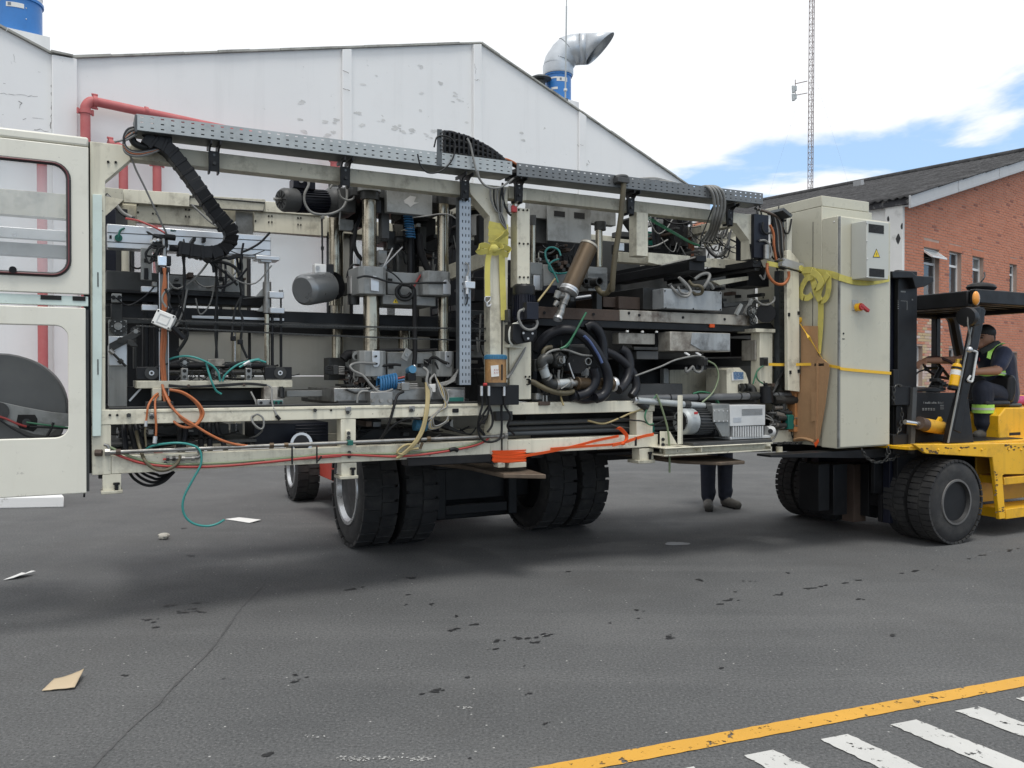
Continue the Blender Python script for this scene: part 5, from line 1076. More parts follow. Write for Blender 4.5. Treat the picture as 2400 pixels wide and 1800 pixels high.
PC('cross_tube', alu, mc, (*qp(4, 340, 1075)[0], .5), (*qp(4, 1450, 1035)[0], .5), .01); PC('tie_rod', alu_bright, mc, (*qp(4, 278, 930)[0], .7), (*qp(4, 278, 1075)[0], .7), .008)
# pipe along the lower rail with fittings, red and green tubes
a, b = M(*qp(4, 190, 1145)[0], -.03), M(*qp(6, 2080, 997)[0], -.03); b.z = a.z+.01
pp = emit('steel_pipe', MB().cyl(a, b, .0135, seg=14), steel, mc)
for t, r, m_ in ((0, .024, steel), (.022, .02, rust), (.36, .02, brass), (.395, .017, brass), (.77, .02, brass), (.985, .02, steel), (1.0, .024, steel)):
    p = a.lerp(b, t); emit('pipe_nut', MB().cyl(p-(b-a).normalized()*.014, p+(b-a).normalized()*.014, r, seg=6), m_, pp)
QT('hydraulic_hose', khaki, mc, 4, (.1, -.03, -.05, -.03), .011, 440, 960, 460, 1060, 490, 1160, 520, 1220, 580, 1275, 660, 1300, 740, 1280, 800, 1230, 822, 1170)
vb = PC('valve_body', steel, mc, (*qp(4, 700, 1197)[0], -.03), (*qp(4, 985, 1190)[0], -.03), .010, seg=8)
for xx in (712, 765, 845, 930): PC('valve_nut', steel if xx > 800 else steel_dark, vb, (*qp(4, xx-14, 1197)[0], -.03), (*qp(4, xx+14, 1196)[0], -.03), .017, seg=6)
QT('elbow', steel, vb, 4, -.03, .012, 930, 1190, 975, 1185, 1000, 1160, 975, 1130); PC('red_handle', red_plastic, vb, (*qp(4, 672, 1205)[0], -.03), (*qp(4, 705, 1202)[0], -.03), .006, seg=8)
QT('red_tube', red_hose, mc, 4, (-.02, -.03, -.03), .0085, 240, 1150, 340, 1190, 460, 1230, 600, 1255, 800, 1268, 1000, 1270, 1250, 1258, 1500, 1235, 1800, 1205, 2212, 1175); QT('red_tube', red_hose, mc, 6, (-.03, -.03), .0085, 0, 1232, 200, 1210, 450, 1182, 700, 1165, 900, 1172, 1120, 1180, 1350, 1165, 1600, 1130, 1800, 1090, 1900, 1050, 1945, 1010)
QT('green_tube', olive_hose, mc, 4, (-.02, -.024, -.024), .008, 215, 1100, 300, 1140, 420, 1190, 560, 1230, 700, 1245, 900, 1245, 1200, 1235, 1500, 1212, 1800, 1185, 2212, 1160); QT('green_tube', olive_hose, mc, 6, (-.024, -.024), .008, 0, 1215, 250, 1190, 500, 1160, 800, 1155, 1100, 1155, 1400, 1135, 1650, 1105, 1800, 1070, 1910, 1025)
for k, n in ((4, (1780, 1090, 1795, 1250)), (4, (1995, 1090, 2008, 1240))): K('zip_tie', black, k, n, -.045, -.04)
QT('zip_tail', black, mc, 4, -.045, .006, 2000, 1225, 2030, 1195, 2040, 1175); QT('tie_knot', black, mc, 6, -.04, .016, 1600, 1125, 1640, 1115, 1670, 1128, sub=3)
QT('air_hose', teal_hose, mc, 4, (.05, -.05, -.06, -.06), .0075, 520, 1120, 570, 1092, 680, 1070, 800, 1062, 900, 1075, 970, 1105, 1000, 1160, 1000, 1240, 970, 1310)
PT('air_hose', teal_hose, mc, [(463, 1105), (447, 1133), (432, 1163), (428, 1190), (436, 1213), (456, 1228), (484, 1233), (508, 1228), (526, 1218)], .0075, v=-.06)
for k in range(4): QT('hose_loop', rubber, mc, 4, .15+.03*k, .009, 370+k*48, 1300, 420+k*50, 1370-k*16, 500+k*40, 1420-k*28, 580+k*20, 1430-k*28, 680+k*10, 1395-k*20, 770, 1310)
K('left_block', black, 4, (112, 1338, 150, 1372), .02, .06); QT('small_pipe', steel, mc, 4, -.03, .01, 160, 1075, 190, 1085, 200, 1110); PC('pipe_plug', rust, mc, (*qp(4, 85, 1148)[0], -.02), (*qp(4, 145, 1148)[0], -.03), .021, seg=8)
QT('grey_cable', grey_cable, mc, 4, (.1, -.03, -.03, .3), .0065, 1430, 620, 1470, 700, 1490, 780, 1490, 800, 1440, 830, 1450, 890, 1510, 940, 1540, 920, 1535, 850, 1490, 815, 1455, 830, 1440, 860, 1480, 930, 1530, 950, 1480, 1000, 1420, 1020)
QT('grey_cable', grey_cable, mc, 4, (.06, -.02), .007, 1570, 560, 1610, 590, 1610, 680, 1625, 760, 1660, 830); PC('cable_end', black, mc, (*qp(4, 1650, 825)[0], -.02), (*qp(4, 1680, 860)[0], -.02), .012, seg=8)
# ---- station 2: forming press with columns
cols1 = [(850, 985, .32)]
def column(k, x, y0, y1, w, v): return PCK('press_column', chrome, mc, k, v, x, y0, y1, w*1.14, seg=32)
column(5, 906, 330, 905, 110, .32); column(5, 923, 1120, 1655, 122, .32); column(6, 925, -60, 270, 122, .32)
column(5, 1541, 360, 945, 88, .30); column(5, 1545, 1140, 1655, 80, .30); column(6, 1545, -60, 275, 76, .30)
column(5, 620, 340, 1240, 110, 1.05); column(5, 628, 1230, 1655, 80, 1.05); column(6, 628, -20, 330, 82, 1.05); column(5, 1205, 1370, 1655, 90, 1.05); column(6, 1208, -20, 260, 90, 1.05)
column(5, 1120, 700, 950, 60, 1.05); column(5, 1300, 720, 950, 45, .9)
for k, x, y0, y1, w, v, m_ in ((5, 905, 195, 260, 200, .32, grey_paint), (5, 908, 260, 330, 165, .32, steel_dark), (5, 1540, 300, 365, 110, .3, steel_dark), (5, 612, 165, 340, 120, 1.05, grey_dark), (5, 912, 330, 440, 95, .33, grey_dark)): PCK('column_collar', m_, mc, k, v, x, y0, y1, w, seg=28)
def bracket_block(k, n, v0, m_=grey_paint, nm='guide_block'):
    x0, y0, x1, y1 = q(k, *n); a0, a1 = M(x0, (y0+y1)/2, v0).x, M(x1, (y0+y1)/2, v0).x; b1, b0 = M((x0+x1)/2, y0, v0).z, M((x0+x1)/2, y1, v0).z; c_ = (a1-a0)*.16
    return emit(nm, MB().prism([(a0+c_, v0, b0), (a1-c_, v0, b0), (a1, v0+c_, b0), (a1, v0+.3, b0), (a0, v0+.3, b0), (a0, v0+c_, b0)], (0, 0, b1-b0)), m_, mc, bevel=.006)
gb = bracket_block(5, (822, 900, 1062, 1140), .16); bracket_block(5, (1380, 940, 1622, 1150), .14)
bracket_block(6, (830, 265, 1060, 490), .16, grey_paint); bracket_block(6, (1490, 270, 1645, 490), .14, grey_paint)
PP('guide_tab', alu, mc, qp(5, 918, 1000, 940, 980, 965, 985, 990, 1015, 990, 1120, 918, 1110), .15, .16); PP('guide_tab', alu, mc, qp(5, 1545, 1030, 1560, 1015, 1580, 1015, 1610, 1060, 1610, 1145, 1545, 1140), .132, .141)
PP('guide_tab', alu, mc, qp(6, 930, 265, 998, 265, 998, 380, 980, 405, 950, 408, 932, 380), .15, .16); PP('guide_tab', alu, mc, qp(6, 1560, 272, 1618, 272, 1618, 380, 1600, 408, 1575, 405, 1560, 380), .13, .14)
for x, y in qp(6, 965, 313, 970, 378, 1585, 315, 1590, 375): PC('tab_bolt', black, mc, (x, y, .148), (x, y, .128), .008, seg=8)
K('moving_beam', grey_paint, 5, (1062, 955, 1385, 1150), .26, .40); K('beam_slot', void, 5, (1065, 1005, 1105, 1045), .256, .26, bevel=0); K('beam_slot', void, 5, (1320, 1020, 1365, 1045), .256, .26, bevel=0)
lp = K('lower_tool_plate', grey_paint, 5, (1022, 1155, 1480, 1235), .24, .6); K('press_base_plate', grey_paint, 6, (1062, 280, 1500, 490), .24, .38); K('base_slot', void, 6, (1072, 375, 1115, 420), .236, .24, bevel=0); K('base_slot', void, 6, (1322, 375, 1370, 410), .236, .24, bevel=0)
tri_y = mat('warning_yellow', (.75, .55, .03), .5, var=.05); c3 = qp(5, 1133, 1178, 1157, 1220, 1110, 1216); PP('warning_sign', tri_y, lp, c3, .236, .2395, 0); K('warning_mark', black, 5, (1129, 1192, 1136, 1208), .2345, .2355, lp, 0)
hp = K('crosshead_plate', grey_paint, 5, (1057, 258, 1450, 448), .28, .34); K('crosshead', grey_dark, 5, (760, 215, 1690, 330), .36, 1.2); K('crosshead_rib', grey_dark, 5, (1010, 330, 1080, 660), .42, .5); K('crosshead_rib', black, 5, (960, 330, 1010, 440), .3, .6)
PP('scuff_mark', mat('bare_scuff', (.5, .5, .49), .6, var=.2), hp, qp(5, 1205, 330, 1260, 290, 1310, 300, 1290, 345, 1335, 350, 1290, 365, 1260, 390, 1240, 365, 1210, 355), .2785, .2797, 0)
K('header_slot', void, 5, (1115, 215, 1215, 245), .352, .358, bevel=0); K('header_slot', void, 5, (1290, 235, 1395, 262), .352, .358, bevel=0)
# toggle mechanism behind, dark
for n, v0, m_ in (((1000, 640, 1130, 700), .7, steel_dark), ((1110, 640, 1180, 960), .75, grey_dark), ((1200, 480, 1330, 960), .85, black), ((1330, 480, 1480, 790), .8, black), ((985, 760, 1060, 960), .6, steel), ((1150, 760, 1230, 955), .7, steel), ((700, 330, 850, 560), .8, black), ((1180, 330, 1420, 500), .6, black), ((1590, 420, 1690, 700), .9, black)): K('toggle_part', m_, 5, n, v0, v0+.25)
for a_, b_ in (((1020, 480), (1030, 690)), ((1095, 600), (1085, 760)), ((1250, 690), (1260, 950)), ((1360, 560), (1355, 900))): emit('toggle_link', MB().bar(M(*qp(5, *a_)[0], .6), M(*qp(5, *b_)[0], .6), .05, .06), steel_dark, mc, bevel=.004)
QT('air_spring_hose', rubber, mc, 5, .45, .03, 1335, 620, 1350, 760, 1390, 880, 1420, 940)
for k in range(9):
    cx_, cy_ = qp(5, 1240+k*3, 462+k*22)[0]; c = M(cx_, cy_, .4); emit('blue_coil_hose', MB().tube([(c.x+.035*math.cos(t*.7854), .4+.035*math.sin(t*.7854), c.z-.012*t/8) for t in range(9)], .006, 6, 2), blue_hose, mc)
PC('pneumatic_cylinder', black, mc, (*qp(5, 1262, 660)[0], .5), (*qp(5, 1262, 960)[0], .5), .028); PC('cylinder_cap', steel_dark, mc, (*qp(5, 1130, 670)[0], .5), (*qp(5, 1190, 670)[0], .5), .03)
PC('gauge_disc', steel, mc, (*qp(5, 1020, 830)[0], .42), (*qp(5, 1020, 830)[0], .45), .04)
for a_, b_ in (((1020, 910), (1190, 735)), ((1030, 900), (1105, 745))): PC('push_rod', alu, mc, (*qp(5, *a_)[0], .2), (*qp(5, *b_)[0], .35), .006, seg=8)
# hoses and cables around the press
QT('cable', dark_cable, mc, 5, (.12, .13), .008, 800, 1000, 870, 985, 960, 1000, 1060, 1030, 1200, 1050, 1400, 1042, 1570, 1042); QT('cable_loop', dark_cable, mc, 5, .18, .012, 1195, 1050, 1140, 1100, 1150, 1165, 1210, 1190, 1265, 1170, 1285, 1110, 1250, 1070, 1195, 1060); QT('cable_loop', dark_cable, mc, 5, .2, .012, 1180, 1060, 1160, 1110, 1180, 1155, 1230, 1160, 1260, 1130); QT('hose', rubber, mc, 5, (.18, .2), .018, 1260, 1070, 1290, 1110, 1295, 1250, 1295, 1450, 1300, 1655); QT('hose', rubber, mc, 6, (.2, .16), .018, 1297, -30, 1300, 150, 1300, 300, 1292, 390)
QT('red_tube', red_hose, mc, 5, .22, .008, 1290, 1080, 1320, 1020, 1355, 970, 1380, 950); QT('tube', dark_cable, mc, 5, .2, .006, 1050, 930, 1120, 970, 1180, 1030, 1200, 1060); QT('cable', grey_cable, mc, 5, (.3, .25, .1), .006, 1280, 478, 1400, 465, 1520, 448, 1600, 455, 1660, 490)
QT('hose', rubber, mc, 5, .5, .016, 790, 540, 780, 640, 775, 720, 800, 790, 845, 845); QT('hose', rubber, mc, 5, .55, .014, 770, 680, 750, 800, 745, 980); QT('hose', rubber_hose, mc, 5, .6, .014, 840, 340, 830, 450, 800, 540, 760, 610); QT('cable', dark_cable, mc, 5, .5, .008, 820, 890, 760, 890, 725, 940, 710, 1000)
QT('cable', rubber, mc, 6, (.2, .14), .01, 830, 410, 900, 420, 980, 405, 1040, 395, 1120, 385, 1180, 390); QT('hose', rubber, mc, 6, .2, .012, 990, 262, 1150, 258, 1350, 262, 1490, 258); QT('cable', rubber, mc, 6, (.2, .12), .012, 1405, 390, 1440, 330, 1480, 325, 1530, 355, 1580, 375)
for k in range(8):
    x0 = 640+k*22; QT('hose', [rubber, dark_cable, grey_cable][k % 3], mc, 6, (.45, .3, .2), .008, x0, 420+k*9, x0+70, 410+k*14, x0+110, 470+k*10, x0+90, 540+k*8, x0+150, 580+k*5, x0+230, 590)
QT('grey_cable', grey_cable, mc, 6, (.15, .05), .0095, 960, 375, 860, 370, 780, 375, 740, 400, 770, 440, 850, 480, 920, 560, 980, 615, 1040, 622, 1110, 600); QT('cable', dark_cable, mc, 6, .1, .007, 700, 600, 800, 630, 900, 600, 1000, 570, 1120, 560, 1180, 550); QT('cable', grey_cable, mc, 6, .06, .009, 800, 715, 810, 650, 840, 618, 895, 615)
K('manifold', steel_dark, 6, (555, 325, 700, 520), .55, .7); K('manifold', grey_dark, 6, (595, 390, 640, 470), .4, .5)
for k in range(5):
    PC('fitting', steel, mc, (*qp(6, 640, 405+k*15)[0], .4), (*qp(6, 690, 408+k*15)[0], .4), .007, seg=8); QT('fitting_hose', dark_cable, mc, 6, .42, .008, 590, 405+k*15, 545, 400+k*15, 525, 425+k*8, 545, 460, 595, 440+k*8)
PC('cam_follower', grey_paint, mc, (*qp(6, 795, 310)[0], .25), (*qp(6, 795, 310)[0], .45), .032); PC('follower_bore', void, mc, (*qp(6, 797, 318)[0], .249), (*qp(6, 797, 318)[0], .245), .018); QT('big_hose', rubber, mc, 6, .4, .035, 680, 340, 720, 300, 790, 300)
for k in range(7):
    cx_, cy_ = qp(6, 985+k*22, 560-k*5)[0]; c = M(cx_, cy_, .12); emit('blue_coil_hose', MB().tube([(c.x+.012*t/8, .12+.04*math.sin(t*.7854), c.z+.055*math.cos(t*.7854)) for t in range(9)], .009, 6, 2), blue_hose, mc)
for k in range(3): QT('blue_hose', blue_hose if k else red_hose, mc, 6, .1, .006, 1110, 520+k*20, 1150, 505+k*20, 1210, 490+k*25)
x, y = qp(6, 1250, 440)[0]; PC('blue_regulator', blue_plastic, mc, (x, y, .16), (x+8, y-4, .08), .03); K('valve', black, 6, (1240, 460, 1310, 525), .08, .14); K('valve_block', steel, 6, (1185, 540, 1255, 610), .06, .1)
for k in range(3): PC('valve_fitting', steel, mc, (*qp(6, 1150, 555+k*18)[0], .08), (*qp(6, 1320, 553+k*18)[0], .08), .006, seg=8)
c = M(*qp(6, 1225, 300)[0], .16); ex = Vector((.8, 0, -.45)).normalized(); ez = Vector((.45, 0, .8)).normalized(); o = emit('tilted_plate', MB().obox(c, ex*.028, (0, .006, 0), ez*.045), grey_paint, mc, bevel=.003); emit('plate_bore', MB().lathe(c+Vector((0, -.006, 0)), (0, -1, 0), [(0, .016), (.008, .016), (.008, .009), (.002, .009)], 16), steel, o)
PC('coupling', alu, mc, (*qp(6, 1295, 395)[0], .15), (*qp(6, 1285, 460)[0], .12), .014); 
for k in range(12):
    x0 = 1690-k*4; QT('grey_wire', grey_cable, mc, 6, (.0, .06, .08), .005, x0, 390+k*12, 1660-k*8, 450+k*10, 1600-k*5, 520+k*4, 1520, 545+k*3, 1440, 560+k*3)
K('wire_block', white_plastic, 6, (1425, 555, 1480, 625), .06, .1)
for k in range(5): QT('hanging_wire', [grey_cable, tan_hose, grey_cable, khaki, grey_cable][k], mc, 6, (.08, -.03, -.04, -.02), .006, 1470+k*12, 470+k*30, 1500+k*18, 560+k*12, 1530+k*14, 650+k*12, 1580-k*18, 740+k*10, 1510-k*22, 790+k*18, 1430+k*5, 880-k*8, 1425+k*12, 940-k*6, 1500+k*15, 930-k*12, 1590, 870-k*10)
QT('grey_cable', grey_cable, mc, 6, (.1, .05, 0), .011, 1370, 410, 1410, 450, 1400, 540, 1440, 620, 1410, 720, 1390, 830); QT('grey_cable', grey_cable, mc, 6, (.1, .05), .01, 1470, 470, 1430, 520, 1440, 600, 1425, 700)
for k in range(3): QT('tan_tube', tan_hose, mc, 6, (.06, -.03, -.05, -.04), .0095, 1395+k*10, 540+k*20, 1400+k*10, 680, 1385+k*9, 830, 1350+k*10, 960, 1290+k*10, 1060, 1210+k*8, 1140, 1140+k*6, 1195)
QT('tan_loop', tan_hose, mc, 6, -.045, .009, 1310, 1075, 1220, 1080, 1160, 1120, 1150, 1150, 1200, 1160, 1260, 1120, 1330, 1110); PC('tube_fitting', brass, mc, (*qp(6, 1320, 1070)[0], -.04), (*qp(6, 1345, 1020)[0], -.04), .012, seg=8); PC('tube_fitting', brass, mc, (*qp(6, 1345, 1115)[0], -.04), (*qp(6, 1365, 1060)[0], -.04), .01, seg=8)
QT('black_hose', rubber, mc, 6, (.05, -.03, .05), .010, 1200, 620, 1150, 650, 1120, 740, 1090, 850, 1050, 950, 990, 1045); QT('black_hose', dark_cable, mc, 6, (.05, .02, -.02), .009, 990, 1048, 1060, 960, 1150, 885, 1250, 850, 1350, 855)
for k in range(3): QT('lower_wire', dark_cable, mc, 6, .08, .006, 1450, 860+k*10, 1560, 900+k*12, 1680, 960+k*5, 1780, 985, 1830, 930)
# base of the press and bed blocks
K('press_base', steel, 6, (600, 585, 1735, 700), .12, .9); K('bed_block', steel, 6, (915, 620, 1108, 738), .0, .12); BX('bed_plate', steel_dark, mc, M(790, 940, .1).x, M(1095, 940, .1).x, .07, 1.2, 1.386, 1.42)
for xx in (940, 1013, 1085): PC('cap_screw', steel, mc, (*qp(6, xx, 697)[0], .0), (*qp(6, xx, 697)[0], -.015), .014, seg=10)
K('runner_block', steel, 6, (1580, 600, 1730, 712), .02, .12)
K('runner_seal', green_plastic, 6, (1590, 668, 1722, 705), .012, .0195); K('lower_beam', grey_paint, 4, (1740, 608, 2212, 662), .45, .52)
for n in ((800, 860, 1010, 960),): K('lower_casing', grey_dark, 6, n, .6, .9); K('gear_case', black, 6, (800, 935, 1400, 1085), .35, .9); K('data_plate', alu, 6, (940, 880, 1008, 958), .59, .599)
c = qp(6, 1345, 905)[0]; PC('blue_pump', blue_plastic, mc, (c[0]-14, c[1], .12), (c[0]+14, c[1]+2, .12), .045); K('pump_valve', alu, 6, (1415, 900, 1450, 930), .08, .14); K('terminal_box', black, 6, (1560, 880, 1605, 925), .1, .2); K('white_tag', white_plastic, 6, (1585, 860, 1630, 935), .3, .31)
K('clip', black, 6, (1625, 765, 1680, 800), -.015, -.006)
K('green_clip', green_plastic, 6, (722, 1040, 768, 1085), -.06, -.01)
# gear motor at top left of the press
gm = motor(mc, 'gear_motor', M(*qp(5, 140, 325)[0], .45), M(*qp(5, 560, 345)[0], .62), .088, black_blue, grey_dark, nf=26)
PC('motor_shaft', steel, gm, (*qp(5, 82, 318)[0], .43), (*qp(5, 145, 322)[0], .45), .011); K('terminal_box', black_blue, 5, (250, 140, 440, 228), .46, .6, gm); PC('gland', alu, gm, (*qp(5, 318, 158)[0], .46), (*qp(5, 318, 158)[0], .44), .018); PC('gland', alu, gm, (*qp(5, 370, 152)[0], .46), (*qp(5, 370, 152)[0], .44), .014)
gx = emit('gearbox', MB().lathe(M(*qp(5, 515, 345)[0], .6), M(*qp(5, 700, 350)[0], .66)-M(*qp(5, 515, 345)[0], .6), [(0, .07), (.03, .095), (.06, .115), (.15, .12), (.2, .12), (.24, .09)], 28), grey_dark, mc); K('gear_housing', grey_dark, 5, (640, 225, 790, 430), .5, .7)
QT('grey_cable', grey_cable, mc, 5, (.43, .4, .45), .010, 372, 155, 380, 200, 345, 280, 350, 360, 400, 430, 480, 452, 580, 445, 670, 400, 710, 320, 710, 220, 700, 180); QT('cable', grey_cable, mc, 5, .4, .008, 565, 225, 590, 195, 640, 200, 680, 180); QT('cable', grey_cable, mc, 5, .38, .008, 640, 240, 660, 300, 720, 330, 770, 310, 770, 250, 760, 200); QT('cable', grey_cable, mc, 5, .42, .006, 655, 400, 650, 470, 645, 540)
PC('sensor_cable', dark_cable, mc, (*qp(5, 495, 470)[0], .5), (*qp(5, 502, 905)[0], .5), .007, seg=8); K('cable_gland', steel, 5, (492, 462, 520, 490), .48, .52); PC('cable_joint', black, mc, (*qp(5, 500, 730)[0], .5), (*qp(5, 500, 760)[0], .5), .012, seg=8)
# large grey cylinder motor
a, b = M(*qp(5, 372, 1100)[0], .35), M(*qp(5, 575, 1070)[0], .35+.16); a2 = M(*qp(5, 300, 1112)[0], .30)
ax = (b-a).normalized(); bm_ = emit('drum_motor', MB().lathe(a-ax*.06, ax, [(0, .05), (0, .092), (.02, .112), (.05, .116), (.28, .116), (.28, .105)], 36), mat('smooth_dark_grey_shell', (.26, .27, .275), .34, .6, var=.08, dirt=.25, dirtcol=(.05, .05, .05)), mc)
emit('motor_end', MB().lathe(b+ax*.03, ax, [(0, .108), (.02, .09), (.03, .02)], 30), black, bm_); jb_ = K('motor_terminal_box', white_plastic, 5, (435, 880, 535, 980), .42, .5, bm_); K('box_side', black, 5, (536, 880, 600, 985), .43, .52, bm_); PC('box_knob', alu, bm_, (*qp(5, 460, 913)[0], .42), (*qp(5, 460, 913)[0], .41), .016)
K('motor_bracket', steel_dark, 5, (630, 1040, 720, 1150), .5, .6); PC('reducer', steel, mc, (*qp(5, 770, 990)[0], .4), (*qp(5, 770, 1140)[0], .4), .05); PC('reducer', steel_dark, mc, (*qp(5, 770, 1140)[0], .42), (*qp(5, 770, 1230)[0], .42), .045); PC('spiral_hose', alu, mc, (*qp(5, 805, 800)[0], .7), (*qp(5, 805, 900)[0], .7), .03)
K('bracket_plate', grey_paint, 5, (650, 495, 770, 590), .6, .63)
# right of the press: white drum and struts
PC('white_filter', white_plastic, mc, (*qp('A', 110, 690)[0], .6), (*qp('A', 110, 960)[0], .6), .06); K('filter_bracket', black, 'A', (125, 690, 265, 1060), .5, .6); PC('filter_cap', black, mc, (*qp('A', 110, 630)[0], .6), (*qp('A', 110, 692)[0], .6), .065)
emit('diagonal_strut', MB().bar(M(*qp(5, 1590, 960)[0], .7), M(*qp(5, 1960, 820)[0], .5), .08, .12), cream_old, mc, bevel=.004); emit('diagonal_strut', MB().bar(M(*qp(5, 1590, 470)[0], 1.1), M(*qp(5, 1850, 340)[0], .8), .06, .05), cream_old, mc); K('dark_tank', black, 'A', (70, 1520, 210, 1660), .4, .6); K('dark_tank', black, 'B', (70, 0, 205, 310), .4, .6)
for n, v0 in (((0, 430, 290, 560), .8), ((0, 880, 290, 1040), .9), ((0, 1180, 520, 1600), .85), ((500, 560, 540, 1000), .5)): K('side_plate', steel_dark if v0 < .9 else grey_paint, 'B', n, v0, v0+.1)
# tray-mounted small parts
sb = K('switch', alu, 5, (1735, 1030, 1822, 1090), -.06, -.022); PC('switch_plug', alu, sb, (*qp(5, 1750, 985)[0], -.045), (*qp(5, 1752, 1030)[0], -.045), .013); PC('switch_plug', alu, sb, (*qp(5, 1750, 1090)[0], -.045), (*qp(5, 1750, 1140)[0], -.045), .013); QT('switch_cable', grey_cable, sb, 5, -.04, .006, 1750, 985, 1765, 930, 1755, 880, 1735, 875); QT('switch_cable', dark_cable, sb, 5, -.04, .006, 1750, 1140, 1752, 1190, 1745, 1230)
QT('loose_cable', grey_cable, mc, 'A', (-.2, -.19, -.1), .008, 105, 115, 130, 210, 190, 290, 280, 335, 390, 330, 480, 280, 580, 205); QT('loose_cable', grey_cable, mc, 'I', (-.18, -.19, -.19), .008, 970, 648, 990, 690, 1005, 760, 1030, 860, 1060, 910); QT('loose_cable', dark_cable, mc, 'I', (-.17, -.19), .006, 780, 700, 800, 640, 860, 640, 900, 680, 890, 760, 850, 815, 800, 845, 740, 845, 700, 800, 685, 740)
for k in range(5): QT('post_cable', dark_cable if k % 2 else grey_cable, mc, 'A', (-.03, -.03), .007, 270+k*50, 320+k*4, 280+k*40, 480, 340+k*20, 620+k*12, 380+k*8, 660, 400+k*14, 760, 480, 870)
QT('post_cable', dark_cable, mc, 'A', -.03, .009, 430, 270, 430, 420, 460, 560, 510, 660, 540, 690); rb = K('red_switch', red_plastic, 'A', (555, 560, 622, 645), -.05, .0); K('switch_base', grey_plastic, 'A', (505, 535, 558, 650), -.03, .0, rb); PC('switch_tip', white_plastic, rb, (*qp('A', 605, 555)[0], -.05), (*qp('A', 605, 555)[0], -.06), .01)
PC('seam_rod', black, mc, (1176.5, 740, -.004), (1176.5, 1060, -.004), .006, seg=6)
# grease pump on the middle post
gp = K('grease_pump', black, 6, (1915, 562, 2200, 735), -.16, -.005); x, yb, yt = *qp(6, 1997, 540)[0], qp(6, 1997, 340)[0][1]
c0_, c1_ = M(x, yb, -.1), M(x, yt, -.1)
emit('grease_pot', MB().cyl((c0_.x, -.1, c0_.z), (c0_.x, -.1, c1_.z), .082, seg=32), mat('grease_filled_pot', (.42, .235, .085), .3, var=.35, dirt=.7, dirtcol=(.10, .045, .03), dscale=9, thr=.5, streak=.6, spec=.6), gp); emit('pot_lid', MB().lathe((c0_.x, -.1, c1_.z), (0, 0, 1), [(0, .084), (.03, .084), (.036, .07)], 32), blue_plastic, gp)
mb = MB()
for k in range(28): th = 2*math.pi*k/28; mb.obox((c0_.x+.084*math.cos(th), -.1+.084*math.sin(th), c1_.z+.014), Vector((math.cos(th), math.sin(th), 0))*.004, Vector((-math.sin(th), math.cos(th), 0))*.004, (0, 0, .013))
emit('lid_ribs', mb, blue_plastic, gp)['kind'] = 'stuff'; emit('pot_base', MB().lathe((c0_.x, -.1, c0_.z-.03), (0, 0, 1), [(0, .095), (.03, .09)], 32), steel_dark, gp); x, y = qp(6, 1938, 440)[0]; P_ = M(x, y, -.18); emit('pot_label', MB().obox((c0_.x-.045, -.178, P_.z), Vector((.026, -.012, .003)), (0, .001, 0), Vector((-.003, 0, .042))), paper, gp)
for k in range(3): emit('label_writing', MB().obox((c0_.x-.05+k*.012, -.1810+.001*k-k*.0055, P_.z+.008), (.0015, 0, 0), (0, .0006, 0), (.001, 0, .007)).obox((c0_.x-.05+k*.012, -.1810+.001*k-k*.0055, P_.z-.014), (.0015, 0, 0), (0, .0006, 0), (.001, 0, .006)), red_hose, gp)['kind'] = 'stuff'
emit('level_strip', MB().box(c0_.x+.006, c0_.x+.018, -.1845, -.182, c0_.z+.02, c1_.z-.04), black, gp)
for xx in (1875, 1938, 2070): PC('grease_fitting', alu, gp, (*qp(6, xx, 570)[0], -.17), (*qp(6, xx, 655)[0], -.17), .011, seg=10)
for xx, yy in ((1878, 660), (1940, 665), (2075, 660)): QT('grease_hose', rubber, mc, 6, (-.17, -.16, -.10), .009, xx, yy-20, xx+2, yy+80, xx-20+(xx > 2000)*70, yy+170, 1850+(xx > 2000)*250, yy+260, 1900+(xx > 2000)*260, yy+330)
QT('grease_hose', rubber, mc, 6, -.12, .009, 1945, 735, 1900, 800, 1850, 880, 1850, 980, 1900, 1045, 1980, 1050, 2040, 1010, 2050, 900, 2045, 740); QT('grease_hose', rubber, mc, 6, -.12, .009, 1940, 735, 1970, 830, 1965, 910, 1925, 970); PC('pump_stub', red_plastic, gp, (*qp(6, 1893, 557)[0], -.17), (*qp(6, 1918, 557)[0], -.17), .012); K('connector_box', steel_dark, 6, (2000, 790, 2145, 870), -.06, -.005); PC('grease_gun_body', grey_dark, mc, (*qp(6, 1915, 825)[0], .05), (*qp(6, 1885, 895)[0], .05), .018)
QT('pump_cable', grey_cable, mc, 'B', (.02, -.06), .012, 740, 860, 690, 980, 610, 1120, 540, 1240, 480, 1310)
# ---- right section of the machine
vm = motor(mc, 'vertical_motor', M(*qp('B', 705, 95)[0], -.09), M(*qp('B', 705, 560)[0], -.09), .088, black_blue, black, nf=24)
K('terminal_box', black_blue, 'B', (745, 320, 900, 545), -.24, -.17, vm); PC('gland', alu, vm, (*qp('B', 700, 420)[0], -.19), (*qp('B', 725, 420)[0], -.19), .016, seg=10); QT('motor_cable', grey_cable, mc, 'B', (-.2, -.22), .011, 690, 420, 645, 450, 640, 540, 690, 640, 770, 680, 850, 660, 880, 600, 870, 550)
gb2 = PP('gearbox', black, mc, qp('B', 570, 600, 830, 620, 830, 830, 620, 870, 560, 810), -.17, -.03); PP('gear_cover', black, gb2, qp('B', 700, 690, 830, 690, 860, 760, 800, 830, 720, 830, 690, 760), -.19, -.172)
for x, y in qp('B', 702, 722, 820, 727, 763, 792): PC('cover_screw', alu, gb2, (x, y, -.19), (x, y, -.196), .009, seg=8)
